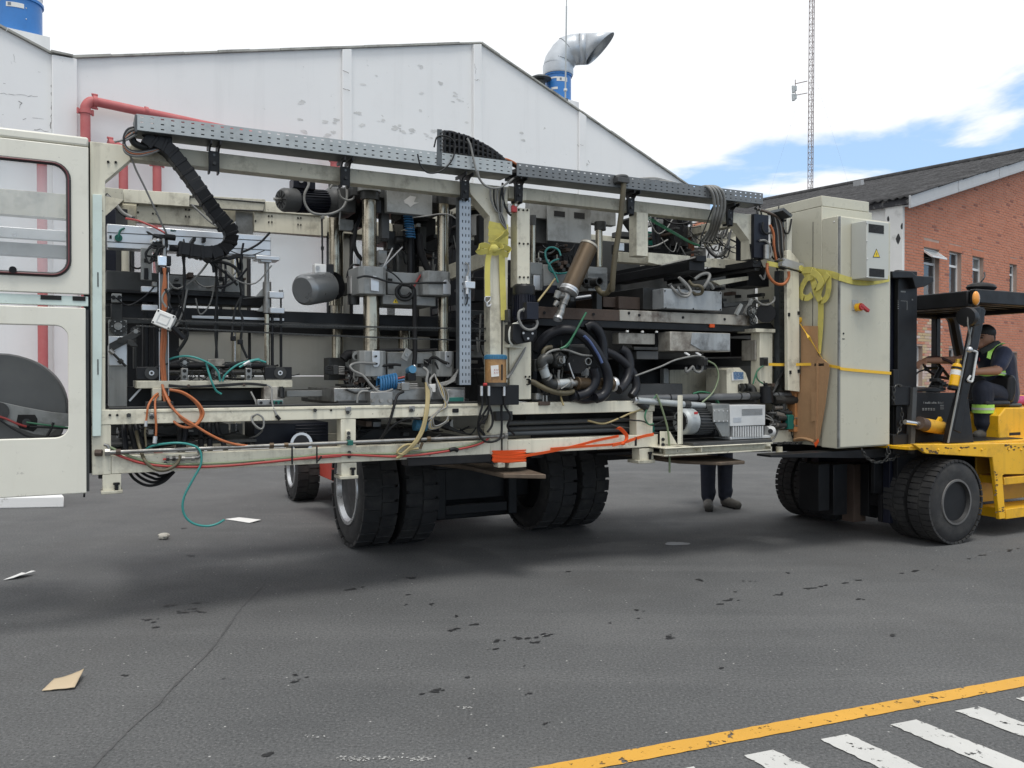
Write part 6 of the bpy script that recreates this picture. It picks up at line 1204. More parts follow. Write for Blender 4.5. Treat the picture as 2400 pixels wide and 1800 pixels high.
QT('cover_edge', cream_clean, mc, 'B', -.12, .009, 640, 595, 560, 615, 520, 700, 525, 820, 560, 880); PP('motor_bracket', cream, mc, qp('B', 530, 865, 700, 905, 690, 925, 530, 905), -.10, .0); K('motor_pad', grey_dark, 'B', (505, 415, 535, 580), -.08, .0)
# upper: header and slotted plate
K('header', grey_paint, 'A', (780, 545, 1900, 770), .40, .48); sp_ = K('slotted_plate', grey_paint, 'A', (1015, 560, 1580, 1040), .34, .36)
for n in ((1100, 635, 1240, 705), (1360, 655, 1495, 730)): K('plate_slot', void, 'A', n, .337, .3395, sp_, 0)
K('side_cover', grey_dark, 'A', (865, 700, 1020, 1050), .45, .7); K('inner_dark_fill', black, 'A', (860, 1030, 1640, 1400), .7, 1.1); K('inner_dark_fill', black, 'B', (500, 0, 1900, 400), .75, 1.1)  # black blocks at the back added to deepen the shade inside the press
PCK('press_column', chrome, mc, 'A', .32, 826, 820, 1310, 66, seg=28); PCK('press_column', chrome, mc, 'A', .34, 1680, 880, 1360, 92, seg=28); PCK('column_collar', grey_dark, mc, 'A', .32, 826, 690, 822, 78); PCK('column_collar', steel_dark, mc, 'A', .34, 1695, 775, 885, 150); PCK('inner_column', chrome, mc, 'A', .6, 1135, 1150, 1340, 20); PCK('inner_column', chrome, mc, 'A', .5, 898, 1170, 1300, 20)
K('guide_block', grey_paint, 'A', (790, 1300, 950, 1659), .22, .5); K('guide_block', grey_paint, 'B', (790, -60, 950, 140), .22, .5); K('guide_tab', alu, 'A', (832, 1465, 918, 1659), .205, .219); K('guide_block', grey_paint, 'A', (1540, 1360, 1790, 1659), .24, .5); K('moving_beam', grey_paint, 'A', (960, 1345, 1540, 1640), .40, .55); K('guide_block', grey_paint, 'B', (1540, -60, 1790, 180), .24, .5)
for xx, yy, r in ((1515, 1545, 38), (1690, 1545, 56)):
    x, y = qp('A', xx, yy)[0]; rr = sz(x, y, .1, r*.18); t_ = emit('port_tube', MB().lathe(M(x, y, .04), (0, 1, 0), [(0, rr), (.22, rr), (.22, rr*.7), (0, rr*.78)], 24, closed=True), steel_dark, mc); emit('port_bore', MB().lathe(M(x, y, .09), (0, 1, 0), [(0, rr*.76), (.01, rr*.76)], 20), void, t_)
K('port_bridge', grey_dark, 'A', (1545, 1500, 1650, 1620), .14, .22)
# tilted vacuum cylinder
a, b = M(*qp('A', 1555, 1075)[0], -.02), M(*qp('B', 1285, 185)[0], -.06); ax = (b-a).normalized(); L_ = (b-a).length; rr = sz(1360, 630, 0, 21)
vc = emit('vacuum_cylinder', MB().cyl(a+ax*.012, b-ax*.02, rr, seg=36), brass, mc); emit('end_ring', MB().lathe(a, ax, [(0, rr*.8), (0, rr*1.06), (.018, rr*1.06), (.018, rr*.9)], 36), rust_pale, vc); emit('end_ring', MB().lathe(b-ax*.03, ax, [(0, rr*1.07), (.016, rr*1.07), (.016, rr*1.02), (.024, rr*1.02), (.024, rr*1.08), (.036, rr*1.08), (.05, rr*.7)], 36), alu, vc)
a, b = M(*qp('B', 1260, 215)[0], -.06), M(*qp('B', 1215, 350)[0], -.06); vb_ = emit('ball_valve', MB().lathe(a, b-a, [(0, .032), (.03, .04), (.06, .034), ((b-a).length, .036)], 20), steel, mc); PC('valve_bonnet', steel, vb_, (*qp('B', 1230, 240)[0], -.06), (*qp('B', 1140, 235)[0], -.1), .028, .022); PC('valve_cap', grey_paint, vb_, (*qp('B', 1160, 190)[0], -.1), (*qp('B', 1120, 270)[0], -.1), .03, .02); PC('valve_cap', steel, vb_, (*qp('B', 1140, 320)[0], -.1), (*qp('B', 1100, 370)[0], -.1), .025, .015); PC('valve_handle', alu, vb_, (*qp('B', 1370, 265)[0], -.06), (*qp('B', 1570, 238)[0], -.05), .01, seg=8); K('valve_lug', steel_dark, 'B', (1310, 250, 1365, 315), -.08, -.03, vb_)
QT('elbow_pipe', steel, mc, 'B', -.06, [.028, .03, .032, .034], 1215, 345, 1195, 400, 1185, 450, 1155, 510, seg=16); x, y = qp('B', 1150, 520)[0]; emit('pipe_lip', MB().lathe(M(x, y, -.06), (-.4, -.3, -.8), [(0, .037), (.02, .037), (.02, .03), (.002, .03)], 24), alu, mc)
QT('drain_tube', tan_hose, mc, 'B', (-.1, .1), .008, 890, 310, 960, 220, 1030, 130, 1110, 20); QT('air_tube', teal_hose, mc, 'A', (.1, .15, .1), .008, 1185, 1215, 1160, 1145, 1100, 1108, 1030, 1110, 985, 1165, 1000, 1260, 1060, 1370, 1120, 1480, 1150, 1560); QT('air_tube', teal_hose, mc, 'A', .16, .008, 1160, 1255, 1080, 1285, 1030, 1340, 1050, 1410, 1130, 1440, 1230, 1440, 1290, 1425)
for k in range(7): K('valve_clutter', steel_dark if k % 2 else rust, 'A', (1120+k*28, 1260+(k*37) % 130, 1165+k*28, 1310+(k*37) % 130), .3, .4)
K('actuator', black_blue, 'B', (1030, 100, 1140, 210), .05, .15)
# khaki suction hose from the tray
PT('suction_hose', khaki, mc, [(*p, v) for p, v in zip(qp('A', 2005, 235, 1990, 420, 1965, 700, 1930, 950, 1885, 1250, 1860, 1500, 1850, 1660)+qp('B', 1835, 100, 1800, 185, 1740, 215, 1685, 180, 1660, 130), [-.20, -.2, -.18, -.16, -.14, -.12, -.1, -.08, -.05, 0, .05, .08])], .023, seg=14); K('hose_clamp', grey_dark, 'A', (1925, 195, 2080, 262), -.23, -.15); QT('hose_top', grey_dark, mc, 'A', -.18, .018, 1890, 200, 1960, 185, 2030, 190, 2050, 230)
# ribs of the suction hose
# tray side cables spilling over
for k in range(4): QT('grey_hose', grey_cable, mc, 'C', (-.1, -.2, -.2, -.1, .3), .013, 920+k*20, 195-k*4, 1000+k*30, 180, 1050+k*38, 215, 1085+k*40, 300, 1095+k*38, 430, 1070+k*34, 560, 1040+k*30, 680, 950+k*45, 800)
for k in range(5): QT('tray_cable', galv_dark if k % 2 else grey_cable, mc, 'C', (-.1, -.05), .016, 150+k*60, 120+k*5, 260+k*60, 100+k*6, 420+k*50, 95+k*14, 560+k*30, 130+k*8, 680+k*15, 165+k*3)
QT('cable', dark_cable, mc, 'C', (-.1, -.08), .006, 1080, 410, 1000, 620, 940, 760); 
for k in range(6): QT('red_orange_cable', orange_cable if k % 2 else mat('salmon_cable', (.42, .17, .11), .5), mc, 'C', (.9, .8, .8), .014, 1000+k*8, 575+k*4, 900+k*12, 600+k*8, 820+k*12, 660+k*8, 790+k*10, 760, 800+k*10, 860, 815+k*6, 980)
for k in range(9): QT('grey_coil', grey_cable if k % 2 else dark_cable, mc, 'C', (.6, .5, .6), .012, 1000+k*6, 870+k*4, 1050+k*8, 940+k*4, 1120+k*6, 985-k*3, 1200+k*5, 960-k*14, 1250+k*2, 880-k*16, 1265, 760-k*6)
for k in range(6): QT('grey_coil', grey_cable, mc, 'C', (.75, .7), .011, 960+k*8, 640+k*4, 880+k*10, 690+k*6, 840+k*8, 780+k*4, 870+k*8, 850, 960, 830-k*6, 1100, 770-k*10, 1240, 700-k*6)
for k in range(7): QT('black_hose', rubber if k % 2 else rubber_hose, mc, 'C', .6+.03*k, .016, 390+k*22, 500, 395+k*22, 640, 400+k*20, 760, 415+k*16, 900)
PC('black_drum', rubber, mc, (*qp('C', 640, 520)[0], .75), (*qp('C', 640, 880)[0], .75), .13); K('dark_panel', black, 'C', (530, 510, 740, 860), .95, 1.0)
for k in range(3): QT('green_line', green_hose, mc, 'C', (.05, .15, .3), .005, 335, 520+k*18, 480, 610+k*14, 650, 710+k*12, 800, 800+k*10, 925, 855+k*4)
for k in range(5): QT('dark_bundle', dark_cable, mc, 'C', (.4, .5), .012, 40+k*18, 570-k*6, 90+k*20, 640, 140+k*15, 710, 200+k*10, 760)
for n, v0, m_ in (((0, 830, 205, 950), .6, black), ((340, 870, 830, 960), .7, black), ((0, 700, 210, 760), .9, grey_dark), ((330, 700, 500, 930), 1.0, green_plastic), ((480, 740, 540, 790), .8, orange_cable)): K('dark_part', m_, 'C', n, v0, v0+.12)
K('roller', black, 'A', (1930, 1060, 2212, 1180), .5, .6); K('roller_rail', alu, 'A', (1930, 1048, 2010, 1150), .45, .5)
# arms that stick out towards the yard
def arm_v(name, m_, near, w_px, h_px, v0, v1, par=None):    # beam along v whose near end face is a pixel rectangle
    x, y = near; p = M(x, y, v0); ww, hh = sz(x, y, v0, w_px), sz(x, y, v0, h_px); return emit(name, MB().box(p.x-ww, p.x, v0, v1, p.z-hh, p.z), m_, par or mc, bevel=.004)
for (k, nx, ny), w_, h_, v0, v1, m_ in ((('C', 1005, 975), 30, 14, .02, 1.35, black), (('C', 985, 1045), 46, 22, .06, 1.3, black), (('C', 1632, 1035), 26, 15, -.02, 1.3, black), (('C', 1610, 1110), 14, 8, .0, 1.3, steel_dark)): arm_v('projecting_arm', m_, qp(k, nx, ny)[0], w_, h_, v0, v1)
emit('cover_plate', MB().prism([M(*p, .35) for p in qp('C', 905, 1095, 1005, 1000, 1440, 1025, 1620, 1025, 1210, 1115)], (0, .02, .0)), cream, mc, bevel=.003)
PP('edge_plate', rust_pale, mc, qp('C', 470, 1075, 920, 970, 940, 985, 500, 1085), .03, .05); PP('angled_plate', cream_old, mc, qp('C', 1070, 1260, 1485, 1205, 1485, 1250, 1160, 1310), .15, .2)
arm_v('square_tube', grey_dark, qp('D', 868, 575)[0], 11, 18, .02, 1.2); arm_v('square_tube', grey_dark, qp('D', 1455, 570)[0], 12, 20, .02, 1.2); arm_v('square_tube', black, qp('D', 850, 640)[0], 30, 12, .1, 1.2)
K('tube_mouth', void, 'D', (828, 590, 862, 645), .017, .0195, bevel=0); K('tube_mouth', void, 'D', (1415, 585, 1448, 640), .017, .0195, bevel=0)
# platens and boxes
BX('tool_rail', rust, mc, M(*qp('B', 890, 470)[0], .12).x, M(*qp('B', 1945, 480)[0], .12).x, .12, .22, M(*qp('B', 1400, 548)[0], .12).z, M(*qp('B', 1400, 400)[0], .12).z)
BX('tool_rail', rust_pale, mc, M(*qp('B', 1945, 480)[0], .12).x+.001, M(*qp('D', 1268, 200)[0], .12).x, .115, .22, M(*qp('B', 1400, 548)[0], .12).z+.003, M(*qp('B', 1400, 400)[0], .12).z+.002)
for x, y in qp('D', 100, 140, 200, 160, 625, 183, 1030, 200)+qp('B', 972, 460, 1610, 478): PC('rail_bolt', black, mc, (x, y, .115), (x, y, .108), .013, seg=8)
BX('rail_channel', black, mc, M(*qp('B', 890, 560)[0], .14).x, M(*qp('D', 1100, 290)[0], .14).x, .13, .5, M(*qp('D', 400, 300)[0], .13).z, M(*qp('D', 400, 232)[0], .13).z); K('orange_cap', web_orange, 'D', (890, 245, 935, 280), .11, .13)
K('heater_box', mat('stained_sheet_box', (.34, .36, .37), .5, .25, var=.15, dirt=.85, dirtcol=(.05, .05, .05), dscale=4, thr=.5, streak=.3), 'C', (515, 1365, 1182, 1590), .04, .5); K('heater_back', rust, 'C', (0, 1450, 500, 1590), .25, .8); K('heater_back', steel_dark, 'C', (280, 1340, 515, 1590), .2, .8); K('heater_panel', grey_paint, 'C', (1160, 1320, 1560, 1540), .6, .65)
for x, y in qp('C', 540, 1570, 855, 1580, 1165, 1590, 530, 1375, 1165, 1400): PC('rivet', black, mc, (x, y, .04), (x, y, .034), .007, seg=8)
for k, (xa, ya) in enumerate(((580, 1310), (680, 1325), (760, 1320), (900, 1350), (1010, 1350))): PC('heater_plug', steel_dark, mc, (*qp('C', xa-20, ya+10)[0], .05), (*qp('C', xa+25, ya-5)[0], .05), .014, seg=8)
QT('heater_cable', grey_cable, mc, 'C', (.05, -.02, .05), .012, 590, 1310, 640, 1370, 720, 1430, 790, 1435, 825, 1385, 800, 1330, 740, 1260, 690, 1220); QT('heater_cable', grey_cable, mc, 'C', (.05, -.02, .05), .015, 870, 1240, 940, 1190, 1010, 1175, 1040, 1200, 1020, 1260, 970, 1340, 1010, 1290, 1050, 1300, 1080, 1350); QT('heater_cable', khaki, mc, 'C', (.05, -.03, .05), .014, 800, 1260, 850, 1310, 910, 1315, 955, 1340, 950, 1400, 890, 1415, 840, 1390); QT('heater_cable', grey_cable, mc, 'C', .0, .010, 680, 1330, 710, 1390, 780, 1410, 815, 1390)
QT('heater_cable', grey_cable, mc, 'C', (.0, .05), .012, 690, 1220, 740, 1280, 800, 1350, 820, 1390)
hb2 = K('heater_box', rust_pale, 'D', (500, 328, 1085, 512), .08, .5); PP('bare_plate', MATS['stained_sheet_box'], mc, qp('D', 715, 330, 1083, 340, 1083, 505, 800, 500, 700, 440), .074, .079); K('tool_plate', rust_pale, 'D', (0, 335, 352, 442), .2, .3); K('tool_block', black, 'D', (352, 330, 500, 505), .25, .6); K('tool_plate', steel_dark, 'D', (150, 470, 385, 500), .1, .3); K('tool_plate', grey_dark, 'D', (175, 510, 385, 590), .12, .3)
for n in ((78, 308, 100, 328), (226, 312, 246, 332), (366, 314, 384, 332)): K('white_stud', white_plastic, 'D', n, .12, .14)
K('cavity_dark_fill', black, 'D', (1085, 390, 1330, 560), .5, .9); K('cavity_dark_fill', black, 'D', (0, 590, 640, 960), .75, 1.2); K('cavity_dark_fill', black, 'D', (380, 240, 1340, 340), .4, .9); K('cream_panel', cream_old, 'D', (495, 690, 972, 945), .62, .66); K('strut', grey_paint, 'D', (440, 680, 490, 945), .5, .56); K('strut', black, 'D', (970, 690, 1050, 945), .5, .6)  # solid black blocks stand in for the shade of deep hollows
QT('heater_hose', grey_cable, mc, 'D', (.1, .0, -.02), .008, 835, 570, 760, 555, 660, 570, 540, 600, 420, 655, 300, 700, 160, 752); 
for xa in (650, 760): PC('heater_plug', alu, mc, (*qp('D', xa-10, 525)[0], .1), (*qp('D', xa+40, 555)[0], .06), .012, seg=8)
QT('tube_cable', grey_cable, mc, 'D', .08, .012, 655, 665, 655, 710, 690, 690, 720, 660, 740, 700, 780, 715, 810, 690, 815, 650)
QT('green_line', olive_hose, mc, 'D', (.02, .0, -.02), .008, 870, 605, 940, 650, 970, 740, 950, 840, 900, 930, 810, 1010)
K('pillar', cream, 'D', (1372, 330, 1495, 930), .08, .2); K('pillar_cap', cream, 'D', (1335, 292, 1525, 328), .05, .3); PP('pillar_top', grey_dark, mc, qp('D', 1240, 290, 1330, 240, 1480, 235, 1520, 290), .2, .4); K('pillar_side', rust_pale, 'D', (1325, 400, 1371, 600), .12, .3)
wc = PP('white_cover', cream, mc, qp('D', 1050, 690, 1065, 672, 1175, 670, 1235, 720, 1262, 800, 1262, 945, 1050, 945), .16, .45); c = qp('D', 1115, 712, 1212, 712, 1215, 782, 1118, 788); PP('rating_plate', mat('blue_rating_plate', (.10, .20, .36), .4, var=.4, dirt=.8, dirtcol=(.6, .6, .58), dscale=60, thr=.5), wc, c, .155, .159, 0); PP('plate_edge', white_plastic, wc, qp('D', 1098, 730, 1112, 712, 1118, 788, 1215, 784, 1215, 792, 1100, 796), .152, .1545, 0)
QT('elbow_pipe', steel_dark, mc, 'D', (.16, .08), .034, 1160, 868, 1220, 862, 1275, 862, 1305, 885, 1312, 935, seg=16); 
for xx in (1200, 1235): PC('pipe_collar', steel_dark, mc, (*qp('D', xx-8, 864)[0], .12), (*qp('D', xx+8, 864)[0], .12), .04)
a, b = M(*qp('D', 140, 972)[0], .02), M(*qp('D', 1740, 978)[0], .02); b.z = a.z+.01; pA = emit('vacuum_pipe', MB().cyl(a, b, .030, seg=20), mat('grey_pvc', (.10, .105, .11), .45, var=.1, dirt=.3, dirtcol=(.2, .2, .2)), mc)
for t in (.20, .36, .62, .74, .86): p = a.lerp(b, t); emit('pipe_joint', MB().cyl(p-Vector((.006, 0, 0)), p+Vector((.006, 0, 0)), .033), black, pA)
p = a.lerp(b, .70); emit('pipe_coupling', MB().cyl(p-Vector((.05, 0, 0)), p+Vector((.06, 0, 0)), .04), steel_dark, pA)
a, b = M(*qp('D', 180, 990)[0], -.02), M(*qp('D', 960, 1052)[0], -.02); emit('vacuum_pipe', MB().cyl(a, b, .028, seg=20), galv, mc); 
for t in (.6, .86): p = a.lerp(b, t); emit('pipe_coupling', MB().cyl(p-Vector((.03, 0, 0)), p+Vector((.03, 0, 0)), .034), steel_dark, mc)
PC('pipe_tee', steel_dark, mc, (*qp('D', 150, 975)[0], .0), (*qp('D', 270, 1060)[0], .0), .035); PC('pipe_tee', alu, mc, (*qp('D', 140, 985)[0], .0), (*qp('D', 175, 990)[0], .0), .036)
# valve cluster at the far end
vcl = PC('regulator', black, mc, (*qp('D', 1430, 850)[0], -.02), (*qp('D', 1440, 1010)[0], -.02), .055, .06); PC('regulator_top', black, vcl, (*qp('D', 1425, 820)[0], -.02), (*qp('D', 1430, 860)[0], -.02), .02); PC('elbow', steel_dark, vcl, (*qp('D', 1560, 985)[0], -.02), (*qp('D', 1730, 985)[0], -.02), .042); PC('elbow', steel_dark, vcl, (*qp('D', 1540, 880)[0], .05), (*qp('D', 1700, 970)[0], .05), .045); PC('pipe_nut', steel_dark, vcl, (*qp('D', 1500, 985)[0], -.02), (*qp('D', 1560, 985)[0], -.02), .045, seg=8); PC('drop', steel_dark, vcl, (*qp('D', 1600, 985)[0], -.02), (*qp('D', 1600, 1080)[0], -.02), .028)
for k, (xx, yy) in enumerate(((1545, 1060), (1590, 1085), (1490, 1115), (1560, 1115), (1640, 1110), (1530, 1180), (1600, 1150), (1640, 1200), (1500, 1230), (1560, 1225))):
    x, y = qp('D', xx, yy)[0]; PC('fitting', steel_dark if k % 3 else steel, vcl, (x-9, y, -.03+.02*(k % 3)), (x+9, y+(k % 2)*5, -.03), .02+.004*(k % 2), seg=10)
    PC('fitting_nut', steel_dark, vcl, (x, y-9, -.01), (x, y+9, -.01), .016, seg=6)
for yy in (1160, 1235): PC('outlet', steel, vcl, (*qp('D', 1700, yy)[0], -.03), (*qp('D', 1830, yy+5)[0], -.03), .022); PC('outlet_nut', alu, vcl, (*qp('D', 1760, yy)[0], -.03), (*qp('D', 1790, yy+2)[0], -.03), .03, seg=6); PC('outlet_pipe', steel_dark, vcl, (*qp('D', 1540, yy)[0], -.03), (*qp('D', 1690, yy)[0], -.03), .026)
K('green_clamp', green_plastic, 'D', (1650, 1130, 1702, 1270), -.07, .0)
for k in range(3): QT('tubing', grey_cable if k else dark_cable, mc, 'D', -.05, .007, 1430, 1100+k*30, 1480, 1140+k*20, 1500, 1200, 1465, 1225+k*10)
for k in range(4): QT('dark_tubing', dark_cable, mc, 'D', (.05, -.02), .010, 1610-k*8, 670+k*20, 1570-k*6, 780, 1530-k*8, 860+k*10, 1490-k*6, 930)
QT('green_line', green_hose, mc, 'D', .0, .007, 1405, 655, 1355, 690, 1325, 760, 1305, 830); QT('green_line', green_hose, mc, 'D', .0, .007, 1390, 660, 1345, 710, 1340, 760, 1365, 800, 1410, 830)
# vacuum pump with its motor on the platform
vp = K('vacuum_pump', grey_plastic, 'D', (1082, 1035, 1425, 1235), -.14, .12)
mb = MB()
for k in range(13):
    xx = 1112+k*23.5; pbm(mb, q('D', xx, 1237, xx+12, 1340), -.135, -.06)
emit('cooling_ribs', mb, grey_plastic, vp)['kind'] = 'stuff'; K('pump_body', grey_dark, 'D', (1090, 1237, 1420, 1335), -.1, .1, vp); K('pump_foot', grey_plastic, 'D', (1085, 1335, 1480, 1362), -.12, .1, vp)
for k in range(6): K('louver_slot', grey_dark, 'D', (1198, 1072+k*11, 1398, 1076+k*11), -.1425, -.1405, vp, 0)
K('badge', alu, 'D', (1115, 1155, 1193, 1200), -.1425, -.1405, vp, 0); PP('pump_head', mat('grey_steel_casing', (.24, .25, .245), .45, .3, var=.12, dirt=.4), vp, qp('D', 912, 1035, 1078, 1022, 1080, 1340, 1005, 1340, 930, 1200), -.13, .1); K('pump_plate', grey_paint, 'D', (918, 1070, 1072, 1200), -.14, -.131, vp)
for xx in (932, 975, 1018, 1058):
    for yy in (1090, 1190): PC('plate_screw', alu, vp, (*qp('D', xx, yy)[0], -.14), (*qp('D', xx, yy)[0], -.146), .006, seg=6)
PC('pump_outlet', grey_plastic, vp, (*qp('D', 1430, 1290)[0], -.06), (*qp('D', 1490, 1290)[0], -.06), .05); PC('outlet_cap', black, vp, (*qp('D', 1475, 1288)[0], -.1), (*qp('D', 1475, 1288)[0], -.13), .022); PC('pump_inlet', black, vp, (*qp('D', 900, 1290)[0], -.06), (*qp('D', 1000, 1290)[0], -.06), .05)
pm = motor(mc, 'pump_motor', M(*qp('D', 600, 1195)[0], -.04), M(*qp('D', 960, 1190)[0], .0), .115, grey_dark, galv, nf=26); emit('fan_screen', MB().lathe(M(*qp('D', 600, 1195)[0], -.04), (-1, 0, 0), [(0, .08), (.004, .08)], 24), void, pm); K('red_tag', red_plastic, 'D', (735, 1100, 770, 1125), -.16, -.155, pm)
K('angle_bar', cream, 'D', (575, 940, 612, 1415), -.19, -.185); K('angle_side', cream_old, 'D', (612, 940, 625, 1415), -.19, -.15)
pf = K('platform_beam', cream, 'D', (450, 1425, 1500, 1436), -.22, .1); K('beam_web', cream, 'D', (455, 1437, 1480, 1490), -.13, -.10, pf); K('beam_flange', cream, 'D', (445, 1491, 1490, 1506), -.2, .1, pf); K('stiffener', cream, 'D', (803, 1437, 815, 1490), -.2, -.131, pf); K('stiffener', cream, 'D', (1480, 1437, 1492, 1490), -.2, -.131, pf)
K('platform_plate', grey_dark, 'D', (730, 1385, 1490, 1423), -.2, .25, pf); K('platform_foot', cream, 'D', (660, 1507, 865, 1520), -.2, .0, pf); K('platform_foot', cream, 'D', (1520, 1515, 1695, 1530), -.2, .0, pf); PC('platform_pin', cream_old, pf, (*qp('D', 1560, 1440)[0], -.1), (*qp('D', 1560, 1515)[0], -.1), .03)
PP('side_plate', cream, mc, qp('D', 405, 1290, 450, 1290, 450, 1500, 405, 1500), -.05, -.04); PP('web_plate', cream, mc, qp('D', 450, 1290, 500, 1290, 570, 1415, 450, 1415), -.03, -.02)
for x, y in qp('D', 432, 1368, 432, 1420): PC('plate_bolt', black, mc, (x, y, -.05), (x, y, -.065), .016, seg=6)
PP('end_plate', cream, mc, qp('D', 1480, 1285, 1695, 1270, 1692, 1395, 1480, 1395), .02, .06); K('end_plate', cream_old, 'D', (1620, 1020, 1690, 1270), .05, .09)
# lower pipes, green clamps
for k, yy in enumerate((1178, 1232, 1268)):
    a, b = M(*qp('D', 0, yy)[0], .14+.03*k), M(*qp('D', 570, yy-6)[0], .14+.03*k); a.x = uM1+.05; b.z = a.z; emit('lower_pipe', MB().cyl(a, b, .02+.004*(k == 2), seg=16), grey_dark if k < 2 else mat('grey_pvc_2', (.13, .14, .145), .45, var=.1), mc)
K('pipe_clamp', green_plastic, 'D', (268, 1162, 325, 1225), .02, .1); K('pipe_clamp', green_plastic, 'D', (303, 1238, 350, 1300), .02, .1); K('cavity_dark_fill', black, 'D', (-900, 1100, 560, 1250), .5, 1.2); K('lower_dark_fill', black, 'D', (590, 1100, 1500, 1370), .35, .9)  # black blocks added for the shade behind the lower pipes and pump
PB('inner_bed', grey_dark, mc, (1246, 900, 1600, 940), .2, 1.2)
QT('green_line', green_hose, mc, 'D', (.0, -.05), .007, 375, 935, 340, 970, 280, 1060, 255, 1150, 290, 1220, 340, 1215); QT('green_line', olive_hose, mc, 'D', (-.05, -.06, -.06), .009, 365, 930, 400, 1010, 440, 1130, 475, 1260, 490, 1400, 494, 1540, 495, 1690); QT('green_line', green_hose, mc, 'D', .02, .008, 720, 925, 790, 905, 870, 915, 940, 960, 975, 1020); QT('green_line', green_hose, mc, 'D', .04, .008, 740, 920, 820, 908, 900, 930, 960, 1015)
QT('tan_tube', tan_hose, mc, 'D', (.02, .0), .008, -300, 1185, -150, 1215, 0, 1165, 110, 1115, 240, 1070); QT('dark_line', dark_cable, mc, 'D', .03, .007, 410, 1050, 470, 1080, 560, 1095, 620, 1090); QT('dark_line', dark_cable, mc, 'D', -.02, .006, 0, 1160, 120, 1180, 230, 1190, 330, 1230, 450, 1180, 560, 1170)
# pumps and hoses in front of the second press
def fat(name, r, v, *n): return QT(name, rubber_hose, mc, 'B', v, r, *n, seg=16)
fat('suction_hose', .042, (.1, -.05, -.08, -.08), 880, 950, 930, 850, 1030, 745, 1180, 685, 1330, 690, 1470, 760, 1590, 880, 1690, 1030, 1770, 1180, 1800, 1330, 1780, 1460, 1720, 1540, 1640, 1570)
fat('suction_hose', .042, (.15, .12, .1), 1500, 650, 1580, 620, 1660, 680, 1720, 800, 1740, 980, 1735, 1100); fat('suction_hose', .040, (.1, .05, -.02), 1960, 930, 2040, 980, 2080, 1120, 2060, 1280, 2000, 1400, 1930, 1460); fat('suction_hose', .036, (.1, .0), 1770, 960, 1880, 1010, 1980, 1080, 2080, 1180, 2150, 1300, 2160, 1440, 2100, 1540); fat('suction_hose', .04, (0, -.03), 1640, 1560, 1500, 1580, 1380, 1550, 1330, 1540)
fat('suction_hose', .04, (-.06, -.04), 1610, 1180, 1640, 1300, 1600, 1420, 1520, 1500, 1400, 1540); emit('blue_stripe', MB().tube([M(*p, -.125) for p in qp('B', 1490, 760, 1560, 830, 1620, 920, 1680, 1020, 1720, 1110)], .012, 8, 5), mat('faded_blue_print', (.06, .09, .2), .5, var=.4), mc)
K('pump_casing', black, 'B', (820, 600, 880, 1560), .1, .3); K('pump_plate', steel_dark, 'B', (850, 1060, 930, 1220), .0, .08)
fl_ = M(*qp('B', 1180, 1070)[0], .0); fo = emit('pump_flange', MB().lathe(fl_, (0, 1, 0), [(0, .02), (0, .05), (.01, .062), (.03, .068), (.10, .068)], 28), steel_dark, mc); emit('flange_hub', MB().lathe(fl_, (0, -1, 0), [(0, .035), (.03, .03), (.03, .018), (.05, .016)], 18), steel, fo); emit('flange_blade', MB().box(fl_.x-.008, fl_.x+.008, -.06, 0, fl_.z-.025, fl_.z+.03), steel, fo)
mb = MB()
for k in range(5): th = k*2*math.pi/5+.4; p = fl_+Vector((.052*math.cos(th), -.0, .052*math.sin(th))); emit('flange_bolt', MB().cyl(p, p-Vector((0, .014, 0)), .008, seg=6), steel_dark, fo)
cl_ = K('compressor', steel_dark, 'B', (1290, 900, 1560, 1080), .02, .3); K('compressor_head', grey_dark, 'B', (1300, 870, 1500, 910), .04, .25, cl_); PC('compressor_drum', black, cl_, (*qp('B', 1400, 1110)[0], -.03), (*qp('B', 1400, 1110)[0], .3), .085)
po = M(*qp('B', 1545, 1090)[0], -.08); pt_ = emit('port_tube', MB().lathe(po, (0, 1, 0), [(0, .030), (.2, .034), (.2, .02), (0, .024)], 24, closed=True), steel, mc); emit('port_bore', MB().lathe(po+Vector((0, .03, 0)), (0, 1, 0), [(0, .024), (.01, .024)], 20), void, pt_); PC('port_body', steel_dark, mc, (*qp('B', 1330, 1080)[0], .02), (*qp('B', 1520, 1090)[0], -.02), .035)
for k in range(9): x0, y0 = 1000+(k*67) % 480, 880+(k*41) % 130; K('pump_clutter', steel_dark if k % 2 else grey_dark, 'B', (x0, y0, x0+60, y0+50), .02+.02*(k % 3), .12)
QT('grey_arc_hose', grey_cable, mc, 'B', (-.05, -.06), .009, 960, 1050, 1010, 985, 1090, 945, 1190, 935, 1290, 950, 1400, 990, 1480, 1010, 1590, 1015); QT('hose', khaki, mc, 'B', .0, .018, 960, 1040, 960, 970, 1000, 920, 1070, 905)
QT('green_line', green_hose, mc, 'B', (-.08, -.1), .009, 1180, 925, 1250, 890, 1310, 820, 1370, 720, 1440, 590, 1515, 455); QT('green_line', green_hose, mc, 'B', -.08, .008, 1240, 915, 1290, 870, 1330, 800); PC('gauge_spike', steel_dark, mc, (*qp('B', 1190, 820)[0], .0), (*qp('B', 1195, 900)[0], .0), .008, seg=8)
pe = QT('elbow_pipe', steel_dark, mc, 'B', -.03, .045, 1050, 1050, 985, 1055, 945, 1090, 955, 1160, seg=18); QT('pipe_section', galv, mc, 'B', -.03, .038, 955, 1160, 975, 1230, 1005, 1310, seg=18); QT('elbow_pipe', steel_dark, mc, 'B', -.03, .042, 1000, 1290, 1020, 1350, 1060, 1385, 1130, 1390, seg=18); QT('pipe_section', galv, mc, 'B', -.03, .036, 1125, 1388, 1220, 1375, 1310, 1370, seg=18)
